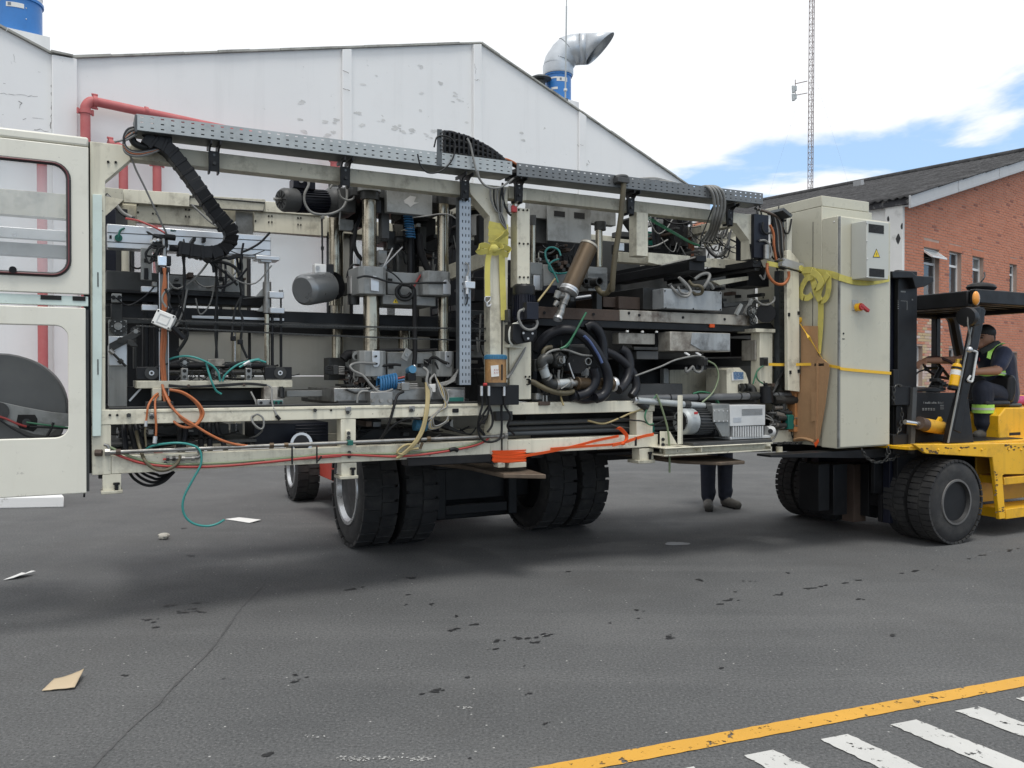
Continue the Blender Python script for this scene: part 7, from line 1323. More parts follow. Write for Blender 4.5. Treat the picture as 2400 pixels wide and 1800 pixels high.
for xx, yy, dx_, dy_ in ((953, 1150, 14, 6), (1012, 1305, 16, 8), (1128, 1390, 3, -16), (1300, 1370, 3, -14)): PC('pipe_ring', steel, mc, (*qp('B', xx-dy_, yy-(6 if dx_ > 10 else 0))[0], -.03), (*qp('B', xx+dy_, yy+(10 if dx_ > 10 else 0))[0], -.03), .047, seg=20)
a, b = M(*qp('B', 1385, 1375)[0], -.03), M(*qp('B', 1870, 1385)[0], .03); ax = (b-a).normalized(); bc = emit('brass_cylinder', MB().lathe(a, ax, [(0, .03), (.0, .052), (.012, .055), (.02, .05), ((b-a).length-.02, .05)], 30), brass, mc); emit('cylinder_end', MB().lathe(b-ax*.02, ax, [(0, .055), (.012, .062), (.03, .062), (.03, .03)], 30), alu, bc); emit('cylinder_nose', MB().cyl(a-ax*.05, a, .025), steel, bc)
QT('khaki_hose', khaki, mc, 'B', (.02, -.04, -.03), .022, 770, 1355, 830, 1360, 920, 1410, 1020, 1455, 1130, 1490, 1250, 1500, 1350, 1480, seg=14); emit('hose_mouth', MB().lathe(M(*qp('B', 765, 1355)[0], .0), (-1, -.6, 0), [(0, .026), (.015, .026), (.015, .018), (.0, .018)], 18), rubber, mc)
QT('rope_wire', alu, mc, 'B', -.07, .006, 1290, 1110, 1310, 1180, 1340, 1260, 1360, 1310); QT('wire', grey_cable, mc, 'B', -.08, .005, 1190, 1445, 1260, 1400, 1320, 1350); QT('yellow_green_wire', tan_hose, mc, 'B', (.0, -.04), .008, 1185, 1540, 1200, 1600, 1220, 1659); QT('wire', grey_cable, mc, 'B', .02, .012, 1160, 1200, 1155, 1280, 1160, 1340)
K('grey_fins', steel, 'B', (1450, 1180, 1550, 1280), .1, .2); PC('bottom_cup', steel, mc, (*qp('B', 880, 1500)[0], .1), (*qp('B', 880, 1580)[0], .1), .05); K('cup_flange', rust, 'B', (910, 1610, 1050, 1659), -.02, .05)
for k in range(2): PC('stud', steel, mc, (*qp('B', 955+k*45, 1530)[0], -.0), (*qp('B', 955+k*45, 1620)[0], .0), .009, seg=8)
K('dark_back_fill', black, 'B', (880, 560, 1750, 1560), .45, .9); K('rail_post', steel_dark, 'B', (1650, 180, 1720, 720), .25, .32); K('rust_plate', rust, 'B', (1735, 265, 2212, 395), .3, .8)  # large black block added as the shaded depth behind the hoses
# right end: dark control box, end posts, vertical cable run
K('control_box', black_blue, 'C', (1548, 500, 1715, 1000), -.04, .2); K('end_arm', black, 'C', (1470, 1100, 1720, 1320), .2, .5); K('end_strip', white_plastic, 'C', (1714, 505, 1738, 1000), -.02, .0); K('cable_tray', galv_dark, 'C', (1745, 505, 1898, 720), .05, .1); emit('tray_lid', MB().bar(M(*qp('C', 1790, 460)[0], .0), M(*qp('C', 1890, 540)[0], .0), .2, .03), galv_dark, mc)
for k in range(8): QT('end_cable', [dark_cable, rubber_hose, grey_cable, rust][k % 4], mc, 'C', (-.05, .0, .02), .012, 1560+k*8, 430+k*3, 1660+k*8, 455+k*4, 1740+k*10, 490+k*6, 1770+k*12, 600, 1790+k*12, 720, 1800+k*12, 900, 1830+k*8, 1010)
QT('end_cable', orange_cable, mc, 'C', -.04, .012, 1730, 620, 1770, 720, 1775, 850, 1790, 960, 1805, 1030); QT('end_cable', dark_cable, mc, 'C', -.06, .010, 1650, 590, 1645, 670, 1680, 720, 1740, 710); QT('end_cable', grey_cable, mc, 'C', -.06, .010, 1610, 800, 1680, 800, 1730, 860, 1745, 940, 1730, 1000); PC('gland', steel, mc, (*qp('C', 1690, 850)[0], -.06), (*qp('C', 1690, 1010)[0], -.06), .03)
QT('orange_loop', orange_cable, mc, 'C', (-.06, -.1), .014, 1700, 1060, 1700, 1150, 1740, 1240, 1810, 1295, 1890, 1295, 1940, 1230, 1945, 1150)
PP('end_post', cream, mc, qp('D', 1635, -470, 1665, -475, 1752, -370, 1760, 905, 1645, 890), -.09, -.05); PP('end_post_edge', cream_clean, mc, [(1845, 505), (1856, 507), (1856, 640), (1845, 640)], .03, .06)
for x, y in qp('D', 1655, 155, 1747, 140, 1668, 715, 1748, 705): PC('post_slot', void, mc, (x, y-4, -.092), (x, y+4, -.092), .012, seg=8)
K('end_wire_box', steel_dark, 'D', (1460, 565, 1540, 680), .1, .2); QT('end_cable', grey_cable, mc, 'C', .0, .010, 1560, 1470, 1640, 1530, 1720, 1530, 1775, 1490, 1780, 1440); x, y = qp('D', 1300, 120)[0]; sprocket(x, y, .05, .06); x, y = qp('D', 1310, 210)[0]; sprocket(x, y, .06, .045); PC('end_drum', black, mc, (*qp('D', 1430, 140)[0], .02), (*qp('D', 1430, 140)[0], .3), .09); emit('end_lever', MB().bar(M(*qp('C', 1190, 1540)[0], .1), M(*qp('C', 1710, 1490)[0], .1), .03, .03), steel_dark, mc); emit('end_lever', MB().bar(M(*qp('C', 1340, 1650)[0], .08), M(*qp('C', 1400, 1530)[0], .08), .03, .03), grey_paint, mc); emit('end_lever', MB().bar(M(*qp('C', 1440, 1640)[0], .08), M(*qp('C', 1520, 1470)[0], .08), .03, .03), grey_paint, mc)
K('shelf', grey_dark, 'D', (1105, 265, 1310, 318), .2, .6)

# dark sheets added to darken the interior behind second press and tool station
for n, v0 in (((1246, 560, 1500, 940), 1.36), ((1500, 640, 1770, 940), 1.36), ((1246, 940, 1780, 1060), 1.37)): PB('rear_dark_sheet', grey_dark, mc, n, v0, v0+.02)
for n, v0 in (((232, 700, 420, 945), 1.15), ((1010, 560, 1150, 940), 1.25)): PB('inner_dark_sheet', black, mc, n, v0, v0+.03)  # more dark sheets, added to darken the left station and press
# thin loose wiring and small fittings through the stations
cr = random.Random(11)
def clutter(k, n, v0, v1, count, boxes):
    x0, y0, x1, y1 = n
    for i in range(count):
        xa, ya = cr.uniform(x0, x1), cr.uniform(y0, y1); xb, yb = xa+cr.uniform(-.5, .5)*(x1-x0), ya+cr.uniform(-.35, .5)*(y1-y0); sag = cr.uniform(.05, .35)*(y1-y0); vv_ = cr.uniform(v0, v1)
        QT('loose_wire', cr.choice([dark_cable, dark_cable, rubber, grey_cable, rubber_hose]), mc, k, vv_, cr.uniform(.0035, .009), xa, ya, xa*.7+xb*.3+cr.uniform(-20, 20), (ya*.7+yb*.3)+sag*.8, xa*.3+xb*.7+cr.uniform(-20, 20), (ya*.3+yb*.7)+sag, xb, yb, sub=4, seg=6)
    for i in range(boxes):
        xa, ya = cr.uniform(x0, x1), cr.uniform(y0, y1); w_, h_ = cr.uniform(14, 60), cr.uniform(14, 50); K(cr.choice(['bracket', 'sensor', 'fitting', 'clamp']), cr.choice([steel_dark, grey_dark, black, steel, rust]), k, (xa, ya, xa+w_, ya+h_), cr.uniform(v0, v1), v1+.03, bevel=.002)
clutter(4, (740, 400, 1560, 540), .2, .4, 10, 16); clutter(6, (640, 420, 1000, 640), .15, .5, 16, 12); clutter(6, (1280, 300, 1720, 640), .15, .4, 14, 10); clutter(5, (960, 480, 1480, 930), .45, .8, 14, 14)
clutter('B', (900, 850, 1620, 1400), .05, .3, 14, 18); clutter('A', (880, 1050, 1500, 1500), .4, .7, 10, 12); clutter('C', (350, 500, 1250, 960), .4, .9, 40, 10); clutter('C', (760, 560, 1260, 1000), .6, .9, 22, 0); clutter('C', (1560, 420, 1900, 1050), -.02, .06, 18, 6); clutter('B', (0, 430, 520, 1300), .3, .7, 12, 14); clutter(3, (560, 560, 1400, 1100), .2, .45, 18, 8); clutter('D', (1380, 820, 1720, 1260), -.02, .1, 14, 12); clutter('D', (150, 1100, 900, 1290), .1, .3, 12, 4); clutter(4, (240, 900, 1400, 1080), .1, .6, 12, 8); clutter('C', (1050, 1200, 1720, 1600), .2, .5, 8, 12); clutter(5, (1600, 380, 1900, 1300), .4, .9, 10, 10); clutter(6, (820, 850, 1880, 1050), .1, .4, 10, 8)
# ------------------------------------------------------------------ electrical cabinet
def MU(x, y, u):
    d = _r @ ray(x, y); t = (u-_o.x)/d.x; return Vector((u, _o.y+d.y*t, _o.z+d.z*t))
VC = -.50; uc = M(1968, 780, VC).x; uc1 = M(2087, 780, VC).x; cz0, cz1 = M(1968, 1052, VC).z, M(1962, 503, VC).z
v2 = MU(1925, 780, uc).y; v3 = MU(1818, 600, uc).y+.25; ctop = MU(1925, 458, uc).z
cb = root('electrical_cabinet', (uc, VC, cz0), 'tall beige electrical cabinet with red switch and fan box, strapped upright on the forks', 'cabinet')
emit('cabinet_body', MB().box(uc, uc1, VC+.026, v2-.003, cz0, cz1), cab_paint, cb, bevel=.006)
emit('cabinet_door', MB().box(uc+.012, uc1-.004, VC, VC+.023, cz0+.012, cz1-.012), cab_paint, cb, bevel=.006)
emit('rear_cabinet', MB().box(uc+.003, uc1, v2, v3, cz0+.01, ctop-.10), cab_paint, cb, bevel=.006); emit('roof_plenum', MB().box(uc+.003, uc1-.04, v2+.002, v3-.02, ctop-.098, ctop), cab_paint, cb, bevel=.006)
a0, a1 = M(2031, 590, VC-.17).x, M(2083, 590, VC-.17).x; z0, z1 = M(2055, 653, VC-.17).z, M(2055, 519, VC-.17).z
fb = emit('fan_box', MB().box(a0, a1, VC-.17, VC-.002, z0, z1), cab_side, cb, bevel=.005)
for n in ((885, 360, 1008, 430), (890, 720, 1012, 787)):
    x0, y0, x1, y1 = q('E', *n); vv_ = VC-.1715
    e_ = emit('vent_opening', MB().box(M(x0, y0, vv_).x, M(x1, y0, vv_).x, vv_, vv_+.001, M(x0, y1, vv_).z, M(x0, y0, vv_).z), void, fb)
    mb = MB()
    for k in range(7): zz = M(x0, y1, vv_).z+(M(x0, y0, vv_).z-M(x0, y1, vv_).z)*(k+.5)/7; mb.box(M(x0, y0, vv_).x, M(x1, y0, vv_).x, vv_-.003, vv_-.0005, zz-.0015, zz+.0015)
    emit('grille', mb, grey_dark, e_)['kind'] = 'stuff'
vv_ = VC-.1712; tri = [M(x, y, vv_) for x, y in qp('E', 947, 562, 977, 634, 918, 634)]; emit('warning_sign', MB().prism(tri, (0, -.001, 0)), black, fb); c_ = sum(tri, Vector())/3
emit('sign_field', MB().prism([c_+(p-c_)*.82+Vector((0, -.0012, 0)) for p in tri], (0, -.0006, 0)), tri_y, fb); s_ = .011
emit('lightning_mark', MB().prism([c_+Vector((x*s_, -.002, z*s_)) for x, z in ((.1, 1.5), (-.5, .1), (.0, .1), (-.35, -1.2), (.5, .35), (.05, .35), (.5, 1.5))], (0, -.0006, 0)), black, fb)
for xx, yy in ((755, 370), (805, 370), (758, 515), (760, 660), (790, 733), (835, 725), (765, 800), (870, 352), (870, 500), (872, 645), (874, 792)): x, y = q('E', xx, yy); P = M(x, y, VC-.172) if xx > 850 else M(x, y, VC-.003); emit('screw', MB().sphere(P, .006), alu, fb)
sw = emit('switch_plate', MB().box(M(*q('E', 752, 0), VC).x, M(*q('E', 800, 0), VC).x, VC-.006, VC-.001, M(*q('E', 780, 1065), VC).z, M(*q('E', 780, 980), VC).z), galv, cb); p = M(*q('E', 785, 1038), VC); emit('switch_base', MB().cyl(p, p+Vector((0, -.05, 0)), .036), mat('switch_yellow', (.8, .42, .01), .35), cb)
emit('switch_handle', MB().bar(p+Vector((-.02, -.06, .02)), p+Vector((.085, -.06, -.035)), .03, .03).cyl(p+Vector((0, -.048, 0)), p+Vector((0, -.07, 0)), .03), red_plastic, cb, bevel=.004)
emit('keyhole', MB().cyl(M(*q('E', 680, 1250), VC), M(*q('E', 680, 1250), VC)-Vector((0, .004, 0)), .009), black, cb); emit('lock_slot', MB().box(M(*q('E', 670, 1293), VC).x, M(*q('E', 690, 1293), VC).x, VC-.002, VC-.0005, M(*q('E', 670, 1297), VC).z, M(*q('E', 670, 1290), VC).z), black, cb)
emit('side_seam', MB().box(uc-.0012, uc+.004, VC+.31, VC+.314, cz0+.02, cz1-.01), grey_dark, cb); emit('side_screw', MB().sphere(MU(*q('E', 605, 345), uc), .007), alu, cb); emit('cabinet_post', MB().box(uc-.001, uc+.012, VC+.002, VC+.022, cz0+.01, cz1-.01), grey_paint, cb)
# webbing around the cabinet
st = root('ratchet_strap', (uc, VC+.2, cz0+1.1), 'soiled wide yellow ratchet strap tied round the cabinet with a looped tail', 'strap')
def E(k, x, y, u=None, v=None):
    a = q(k, x, y); return MU(*a, u) if u is not None else M(*a, v)
Z = Vector((0, 0, 1))
emit('webbing', MB().ribbon([E('E', 335, 735, uc-.012), E('E', 430, 745, uc-.012), E('E', 560, 765, uc-.012), E('E', 640, 790, uc-.012), E('E', 655, 797, v=VC-.01), E('E', 780, 830, v=VC-.012), E('E', 900, 832, v=VC-.012), E('E', 1050, 803, v=VC-.01)], Z, .06, .004, 4), web_yellow, st)
pA_, pB_ = M(*q('E', 60, 680), -.06), E('E', 340, 735, uc-.012); emit('webbing', MB().ribbon([pA_, pA_.lerp(pB_, .4), pA_.lerp(pB_, .8), pB_], Z, .045, .004, 3), web_yellow, st)
r0, r1 = pA_.lerp(pB_, .32), pA_.lerp(pB_, .93); dr_ = (r1-r0).normalized(); up_ = Vector((0, 0, 1)); nr_ = dr_.cross(up_).normalized()
rt_ = emit('ratchet', MB().bar(r0+up_*.03, r1+up_*.01, .008, .07).bar(r0+up_*.03+nr_*.05, r1+up_*.01+nr_*.05, .008, .07), alu, st); emit('ratchet_handle', MB().bar(r0+up_*.05-nr_*.02, r1+up_*.045-nr_*.02, .02, .02).cyl(r0+up_*.045-nr_*.04, r0+up_*.045+nr_*.07, .012), steel, rt_ if False else st); emit('ratchet_spool', MB().cyl(r1-dr_*.03-nr_*.02, r1-dr_*.03+nr_*.06, .028), web_yellow, st); emit('ratchet_plate', MB().bar(r0-up_*.015, r1-up_*.03, .06, .012), steel_dark, st)
U_ = uc-.03
for pts in (((350, 735), (400, 760), (430, 810), (445, 880), (470, 950), (500, 985), (540, 960), (560, 880), (558, 770)), ((360, 745), (385, 790), (350, 860), (332, 920), (350, 955), (395, 960), (425, 935)), ((555, 765), (520, 820), (495, 880), (480, 940), (490, 985)), ((345, 740), (400, 735), (440, 745), (420, 790), (385, 800)), ((420, 750), (470, 780), (500, 840), (460, 880), (440, 830))):
    U_ -= .009; emit('tail_loop', MB().ribbon([E('E', x, y, U_) for x, y in pts], (0, 1, .3), .058, .004, 5), web_yellow, st)
emit('tail', MB().ribbon([E('E', 495, 960, uc-.03), E('E', 497, 1080, uc-.03), E('E', 490, 1240, uc-.032), E('E', 475, 1410, uc-.03)], (0, 1, 0), .062, .004, 5), web_yellow, st)
s2_ = root('thin_strap', (uc, 0, cz0+.45), 'thin bright yellow strap stretched low across post and cabinet', 'strap')
emit('webbing', MB().ribbon([M(*q('E', 75, 1500), -.03), M(*q('E', 230, 1503), -.035), E('E', 480, 1500, uc-.02), E('E', 640, 1525, uc-.015), E('E', 660, 1535, v=VC-.012), E('E', 800, 1550, v=VC-.012), E('E', 1066, 1572, v=VC-.012)], Z, .026, .004, 4), web_bright, s2_)
emit('buckle', MB().obox(E('E', 490, 1503, uc-.035), (.01, 0, 0), (0, .06, 0), (0, 0, .016)), black, s2_, bevel=.004); emit('tail', MB().ribbon([E('E', 545, 1490, uc-.03), E('E', 500, 1440, uc-.03), E('E', 400, 1280, uc-.10), M(*q('E', 325, 1165), -.04)], (0, .6, .6), .026, .003, 4), web_bright, s2_); emit('knot', MB().sphere(M(*q('E', 330, 1140), -.04), .03, 1, .6, .9), web_bright, s2_); emit('knot_end', MB().ribbon([M(*q('E', 325, 1150), -.05), M(*q('E', 295, 1185), -.06), M(*q('E', 288, 1250), -.05)], (1, .2, 0), .026, .003, 4), web_bright, s2_)
emit('orange_tag', MB().prism([E('E', x, y, uc-.03) for x, y in ((465, 1530), (510, 1530), (490, 1560))], (.002, 0, 0)), web_orange, s2_)
# cardboard against the cabinet, timber behind it
cbd = root('cardboard_sheet', (uc-.05, -.3, cz0), 'torn brown cardboard sheet padding the left side of the cabinet', 'cardboard')
emit('sheet', MB().prism([E('F', x, y, uc-.045) for x, y in ((335, -300), (470, -296), (472, -60), (560, 10), (565, 60), (530, 350), (480, 640), (455, 672), (440, 655), (420, 625), (280, 640), (275, 560), (335, 100))], (.006, 0, 0)), cardboard, cbd); emit('fold', MB().bar(E('F', 468, 0, uc-.05), E('F', 455, 620, uc-.05), .02, .01, (1, 0, 0)), cardboard, cbd); emit('torn_flap', MB().prism([E('F', x, y, uc-.056) for x, y in ((420, 240), (460, 235), (455, 470), (420, 480))], (.004, 0, 0)), cardboard, cbd)
emit('lower_crease', MB().tube([E('F', x, y, uc-.055) for x, y in ((280, 625), (340, 612), (400, 625), (440, 640))], .015, 6, 4), cardboard, cbd); emit('orange_corner', MB().prism([E('F', x, y, uc-.052) for x, y in ((440, 655), (475, 615), (480, 645), (455, 685))], (.004, 0, 0)), web_orange, cbd)
tb = root('timber_packing', (uc-.12, .1, cz0), 'orange stained timber packing between machine end and cardboard', 'timber')
for n in ((300, 210, 352, 290), (300, 330, 355, 405), (280, 440, 320, 560), (330, 95, 345, 205), (290, 240, 315, 520)): PB('timber_board', pallet_wood, tb, q('F', *n), -.05, .12)

# ------------------------------------------------------------------ wheels
tyre_m = mat('dusty_tyre', (.020, .020, .021), .8, var=.25, dirt=.6, dirtcol=(.060, .058, .053), dscale=5, thr=.46, bump=.2, bscale=70); silver_rim = mat('silver_wheel', (.55, .56, .57), .3, .85, var=.08, dirt=.3, dirtcol=(.2, .2, .19), dscale=6)
def wheel(par, c, out, r, w, rimr, rim_m, dish, lugs=34, holes=0):   # c = centre of the outer face, out = outward axle direction
    c, out = Vector(c), Vector(out); ax = -out; h = Vector((0, 0, 1)); f = ax.cross(h)
    g = emit('wheel', MB().lathe(c+ax*w*.12, ax, [(0, rimr*.5), (0, rimr*.99), (w*.76, rimr*.99), (w*.76, rimr*.5)], 32), black, par)
    t = emit('tyre', MB().lathe(c, ax, [(w*.14, rimr), (w*.03, rimr*1.08), (0, (rimr+r)/2), (w*.05, r*.9), (w*.12, r*.965), (w*.2, r*.975), (w*.8, r*.975), (w*.88, r*.965), (w*.95, r*.9), (w, (rimr+r)/2), (w*.97, rimr*1.08), (w*.86, rimr)], 56, closed=True), tyre_m, g)
    mb = MB()
    for k in range(lugs):
        for s_, o_ in ((0, 0), (1, .5)):
            th = 2*math.pi*(k+o_)/lugs; d = h*math.cos(th)+f*math.sin(th); tg = ax.cross(d); x0 = .02 if s_ == 0 else .53
            mb.obox(c+ax*w*(x0+.225)+d*r*.968, ax*w*.225, tg*(math.pi*r/lugs)*.80, d*r*.026)
    emit('tread_blocks', mb, tyre_m, t)['kind'] = 'stuff' if False else 'stuff'
    prof = [(w*.14, rimr*1.0), (w*.02, rimr*1.03), (w*.0, rimr*.97), (w*.10, rimr*.90), (w*.2, rimr*.86), (w*.2+dish, rimr*.80), (w*.2+dish, rimr*.52), (w*.2+dish*.5, rimr*.46), (w*.2+dish*.3, rimr*.3), (w*.2+dish*.25, .01)]
    rm = emit('rim', MB().lathe(c, ax, prof, 40), rim_m, g); emit('rim_flange', MB().lathe(c-ax*.002, ax, [(0, rimr*.98), (0, rimr*1.07), (w*.05, rimr*1.09), (w*.05, rimr*.98)], 40, closed=True), rim_m if rim_m is not dirty_rim else rim_lip, g)
    for k in range(holes):
        th = 2*math.pi*k/holes; d = h*math.cos(th)+f*math.sin(th); emit('hand_hole', MB().cyl(c+ax*(w*.2+dish-.004)+d*rimr*.67, c+ax*(w*.2+dish+.002)+d*rimr*.67, rimr*.085, seg=12), void, g)
    for k in range(8):
        th = 2*math.pi*(k+.5)/8; d = h*math.cos(th)+f*math.sin(th); emit('wheel_nut', MB().cyl(c+ax*(w*.2+dish*.3)+d*rimr*.34, c+ax*(w*.2+dish*.2-.012)+d*rimr*.34, rimr*.05, seg=6), rim_m, g)
    return g
# ------------------------------------------------------------------ right forklift (yellow)
wc_ = M(2243, 1177, -.76); fr = root('forklift_truck', (wc_.x+1, .2, 0), 'yellow forklift with black mast and cab frame, driver aboard, lifting the cabinet', 'forklift'); rr_ = wc_.z
rim_lip = mat('scuffed_rim_edge', (.16, .155, .15), .5, .5, var=.3)
dirty_rim = mat('dirty_black_rim', (.02, .02, .02), .65, .2, var=.3, dirt=.5, dirtcol=(.06, .057, .053), dscale=9)
for v, o_ in ((-.76, -1), (-.49, -1), (1.16, 1), (.89, 1)): wheel(fr, (wc_.x, v, rr_), (0, o_, 0), rr_, .235, rr_*.50, dirty_rim, .11, 40)
for v, o_ in ((-.6, -1), (1.0, 1)): wheel(fr, (wc_.x+2.4, v, .36), (0, o_, 0), .36, .22, .17, dirty_rim, .05, 28)
fk = lambda nm, m_, k, n, v0, v1, **kw: PB(nm, m_, fr, q(k, *n), v0, v1, **kw)
PPF = lambda nm, m_, k, v0, v1, *n, bevel=.006: PP(nm, m_, fr, qp(k, *n), v0, v1, bevel)
PPF('fender_side', yellow_paint, 'F', -.74, -.70, 1245, 658, 1500, 660, 2800, 640, 2800, 900, 1985, 905, 1970, 915, 1995, 1262, 1945, 1270, 1888, 768, 1350, 737)
zd = M(*q('F', 1700, 655), -.74).z; ud0, ud1 = M(*q('F', 1245, 658), -.74).x, M(*q('F', 1245, 658), -.74).x+3.4
BX('deck', yellow_paint, fr, ud0+.01, ud1, -.698, 1.1, zd-.035, zd-.002, .006); BX('deck_mat', black, fr, ud0+.75, ud1-1.5, -.6, 1.0, zd-.001, zd+.006)
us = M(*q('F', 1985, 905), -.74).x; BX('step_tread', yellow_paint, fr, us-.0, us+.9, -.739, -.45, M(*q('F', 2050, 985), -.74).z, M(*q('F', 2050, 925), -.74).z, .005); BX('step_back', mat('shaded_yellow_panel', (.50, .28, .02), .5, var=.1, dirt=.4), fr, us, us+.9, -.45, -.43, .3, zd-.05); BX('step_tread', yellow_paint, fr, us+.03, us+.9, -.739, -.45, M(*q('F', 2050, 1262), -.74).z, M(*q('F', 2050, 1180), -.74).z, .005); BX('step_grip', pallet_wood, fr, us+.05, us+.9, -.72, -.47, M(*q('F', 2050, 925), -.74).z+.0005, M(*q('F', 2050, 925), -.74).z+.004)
BX('chassis', black, fr, wc_.x-.25, wc_.x+2.9, -.25, .65, .32, zd-.04); BX('drive_axle', black, fr, wc_.x-.14, wc_.x+.14, -.25, .65, rr_-.14, rr_+.14); BX('wheel_arch', black, fr, wc_.x-.5, wc_.x+.62, -.24, -.2, .45, zd-.04)
BX('counterweight', yellow_paint, fr, wc_.x+2.75, wc_.x+3.35, -.65, 1.05, .3, 1.35, .05)
PPF('cowl', black, 'F', -.45, .85, 1265, 240, 1660, 245, 1660, 652, 1265, 652); PPF('post_foot', black, 'F', -.66, -.6, 1625, 260, 1690, 268, 1738, 652, 1525, 652, 1560, 480)
PPF('cowl_top', black, 'Q', -.4, .8, 150, 900, 380, 870, 520, 925, 140, 925); K_ = lambda nm, m_, k, n, v0, v1, b=.004: PB(nm, m_, fr, q(k, *n), v0, v1, b)
scr = mat('scratched_stencil', (.20, .21, .21), .7, var=.3)
for k in range(13): xx = 1330+k*13; K_('faded_stencil', scr, 'F', (xx, 316+(k % 3)*3, xx+(9 if k % 4 else 3), 332), -.4525, -.4505, 0)
for k in range(10): xx = 1320+(k % 5)*22; K_('faded_stencil', scr, 'F', (xx, 368+(k//5)*12, xx+14, 374+(k//5)*12), -.4525, -.4505, 0)
for k in range(3): K_('faded_stencil', scr, 'F', (1465, 342+k*14, 1495, 350+k*14), -.4525, -.4505, 0)
# cab frame
def bar(nm, m_, a, b, w, h, up=(0, 1, 0)): return emit(nm, MB().bar(a, b, w, h, up), m_, fr, bevel=.01)
Fv, Bv = -.60, 1.0
bar('front_post', black, E('F', 1575, 560, v=-.63), E('G', 812, 405, v=-.63), .12, .07); emit('post_edge', MB().bar(E('F', 1528, 650, v=-.672), E('G', 752, 555, v=-.672), .014, .012, (0, 1, 0)), grey_paint, fr)
emit('front_post', MB().tube([E('G', 720, 1000, v=.95), E('G', 660, 760, v=.95), E('G', 628, 600, v=.95), E('G', 605, 490, v=.95), E('G', 560, 440, v=.95)], .065, 8, 4), black, fr)
zr = E('G', 785, 258, v=-.63).z; ur = E('G', 770, 300, v=-.63).x; BX('roof_rail', black, fr, ur, ur+1.75, -.66, -.58, zr-.14, zr, .012); BX('roof_rail', black, fr, ur, ur+1.75, .96, 1.04, zr-.14, zr, .012); BX('roof_front', black, fr, ur-.02, ur+.06, -.58, .96, zr-.17, zr-.01, .012); BX('roof_back', black, fr, ur+1.69, ur+1.77, -.58, .96, zr-.14, zr, .012)
for k in range(9): v_ = -.5+k*.175; BX('roof_bar', black, fr, ur+.06, ur+1.69, v_, v_+.05, zr-.09, zr-.03)
BX('roof_plate', black, fr, ur+.061, ur+1.689, -.578, .958, zr-.028, zr-.012)
for v_ in (-.62, 1.0): bar('rear_post', black, (ur+1.72, v_, zd), (ur+1.72, v_, zr-.02), .08, .08)
x_ = E('G', 830, 245, v=-.3); emit('roof_bundle', MB().sphere(x_, .15, 1.3, .8, .35), rubber, fr); emit('wire_loop', MB().tube([x_+Vector((-.05, 0, .03)), x_+Vector((0, -.03, .10)), x_+Vector((.05, 0, .16))], .008, 6, 4), dark_cable, fr)
p = E('G', 787, 328, v=-.68); emit('turn_lamp', MB().sphere(p, .055, .8, .5, 1.25), mat('amber_lens', (.75, .30, .04), .25, var=.1, spec=.7), fr); emit('lamp_base', MB().sphere(p+Vector((.03, .015, 0)), .058, .8, .4, 1.2), white_plastic, fr)
p = E('G', 722, 470, v=-.70); emit('work_lamp', MB().lathe(p+Vector((.09, 0, 0)), (-1, -.15, -.05), [(0, .03), (.03, .07), (.10, .095), (.16, .09), (.165, .01)], 24), black, fr); emit('lamp_hood', MB().obox(p+Vector((.06, 0, .0)), (.05, 0, .01), (0, .06, 0), (0, 0, .09)), black, fr, bevel=.01); emit('lamp_wire', MB().tube([p+Vector((-.05, -.04, .05)), p+Vector((-.07, -.05, -.08)), p+Vector((-.02, -.04, -.2)), p+Vector((-.03, -.04, -.28))], .007, 6, 5), grey_cable, fr); emit('lamp_socket', MB().sphere(p+Vector((-.03, -.04, -.32)), .03), alu, fr)
K_('lamp_bracket', black, 'G', (790, 395, 855, 520), -.64, -.6)
# grab handle, extinguisher, steering, levers, seat
emit('grab_handle', MB().tube([E('Q', x, y, v=-.68) for x, y in ((835, 425), (875, 440), (878, 470), (850, 640), (825, 790), (790, 795), (770, 780), (800, 730))], .011, 8, 3), grey_plastic, fr)
a, b = E('Q', 592, 860, v=-.62), E('Q', 640, 590, v=-.62); ex_ = (b-a).normalized(); LL = (b-a).length; emit('extinguisher', MB().lathe(a, ex_, [(0, .037), (.01, .046), (LL*.9, .046), (LL*1.0, .037), (LL*1.04, .02)], 24), mat('extinguisher_yellow', (.78, .42, .01), .3, var=.05), fr); emit('extinguisher_label', MB().lathe(a+ex_*LL*.50, ex_, [(0, .0468), (LL*.22, .0468)], 24), white_plastic, fr); emit('extinguisher_strap', MB().lathe(a+ex_*LL*.76, ex_, [(0, .049), (LL*.10, .049)], 24), black, fr); emit('extinguisher_valve', MB().cyl(b, b+ex_*.05, .018).bar(b+ex_*.045-Vector((.03, 0, 0)), b+ex_*.05+Vector((.05, 0, 0)), .015, .015), mat('brass_valve', (.55, .35, .05), .4, .5), fr); emit('extinguisher_foot', MB().cyl(a-ex_*.03, a, .05), black, fr)
sc_ = E('Q', 450, 635, v=.15); n_ = Vector((.62, 0, .78)).normalized(); t1 = Vector((0, 1, 0)); t2 = n_.cross(t1); emit('steering_wheel', MB().tube([sc_+(t1*math.cos(k*math.pi/12)+t2*math.sin(k*math.pi/12))*.19 for k in range(25)], .016, 8, 1), mat('maroon_wheel_grip', (.05, .022, .022), .5, var=.2), fr); emit('steering_column', MB().cyl(sc_, sc_-n_*.45, .03).bar(sc_-t2*.18, sc_+t2*.18, .03, .015, n_).bar(sc_, sc_+t1*.18, .03, .015, n_), black, fr)
for (xa, ya), (xb, yb) in (((75, 870), (262, 650)), ((60, 800), (120, 640))):
    A_, B_ = E('Q', xa, ya, v=.1), E('Q', xb, yb, v=.1); emit('lever', MB().tube([A_, A_.lerp(B_, .5)+Vector((-.03, 0, .05)), B_], .009, 8, 4), black, fr); emit('lever_knob', MB().sphere(B_, .022), black, fr)
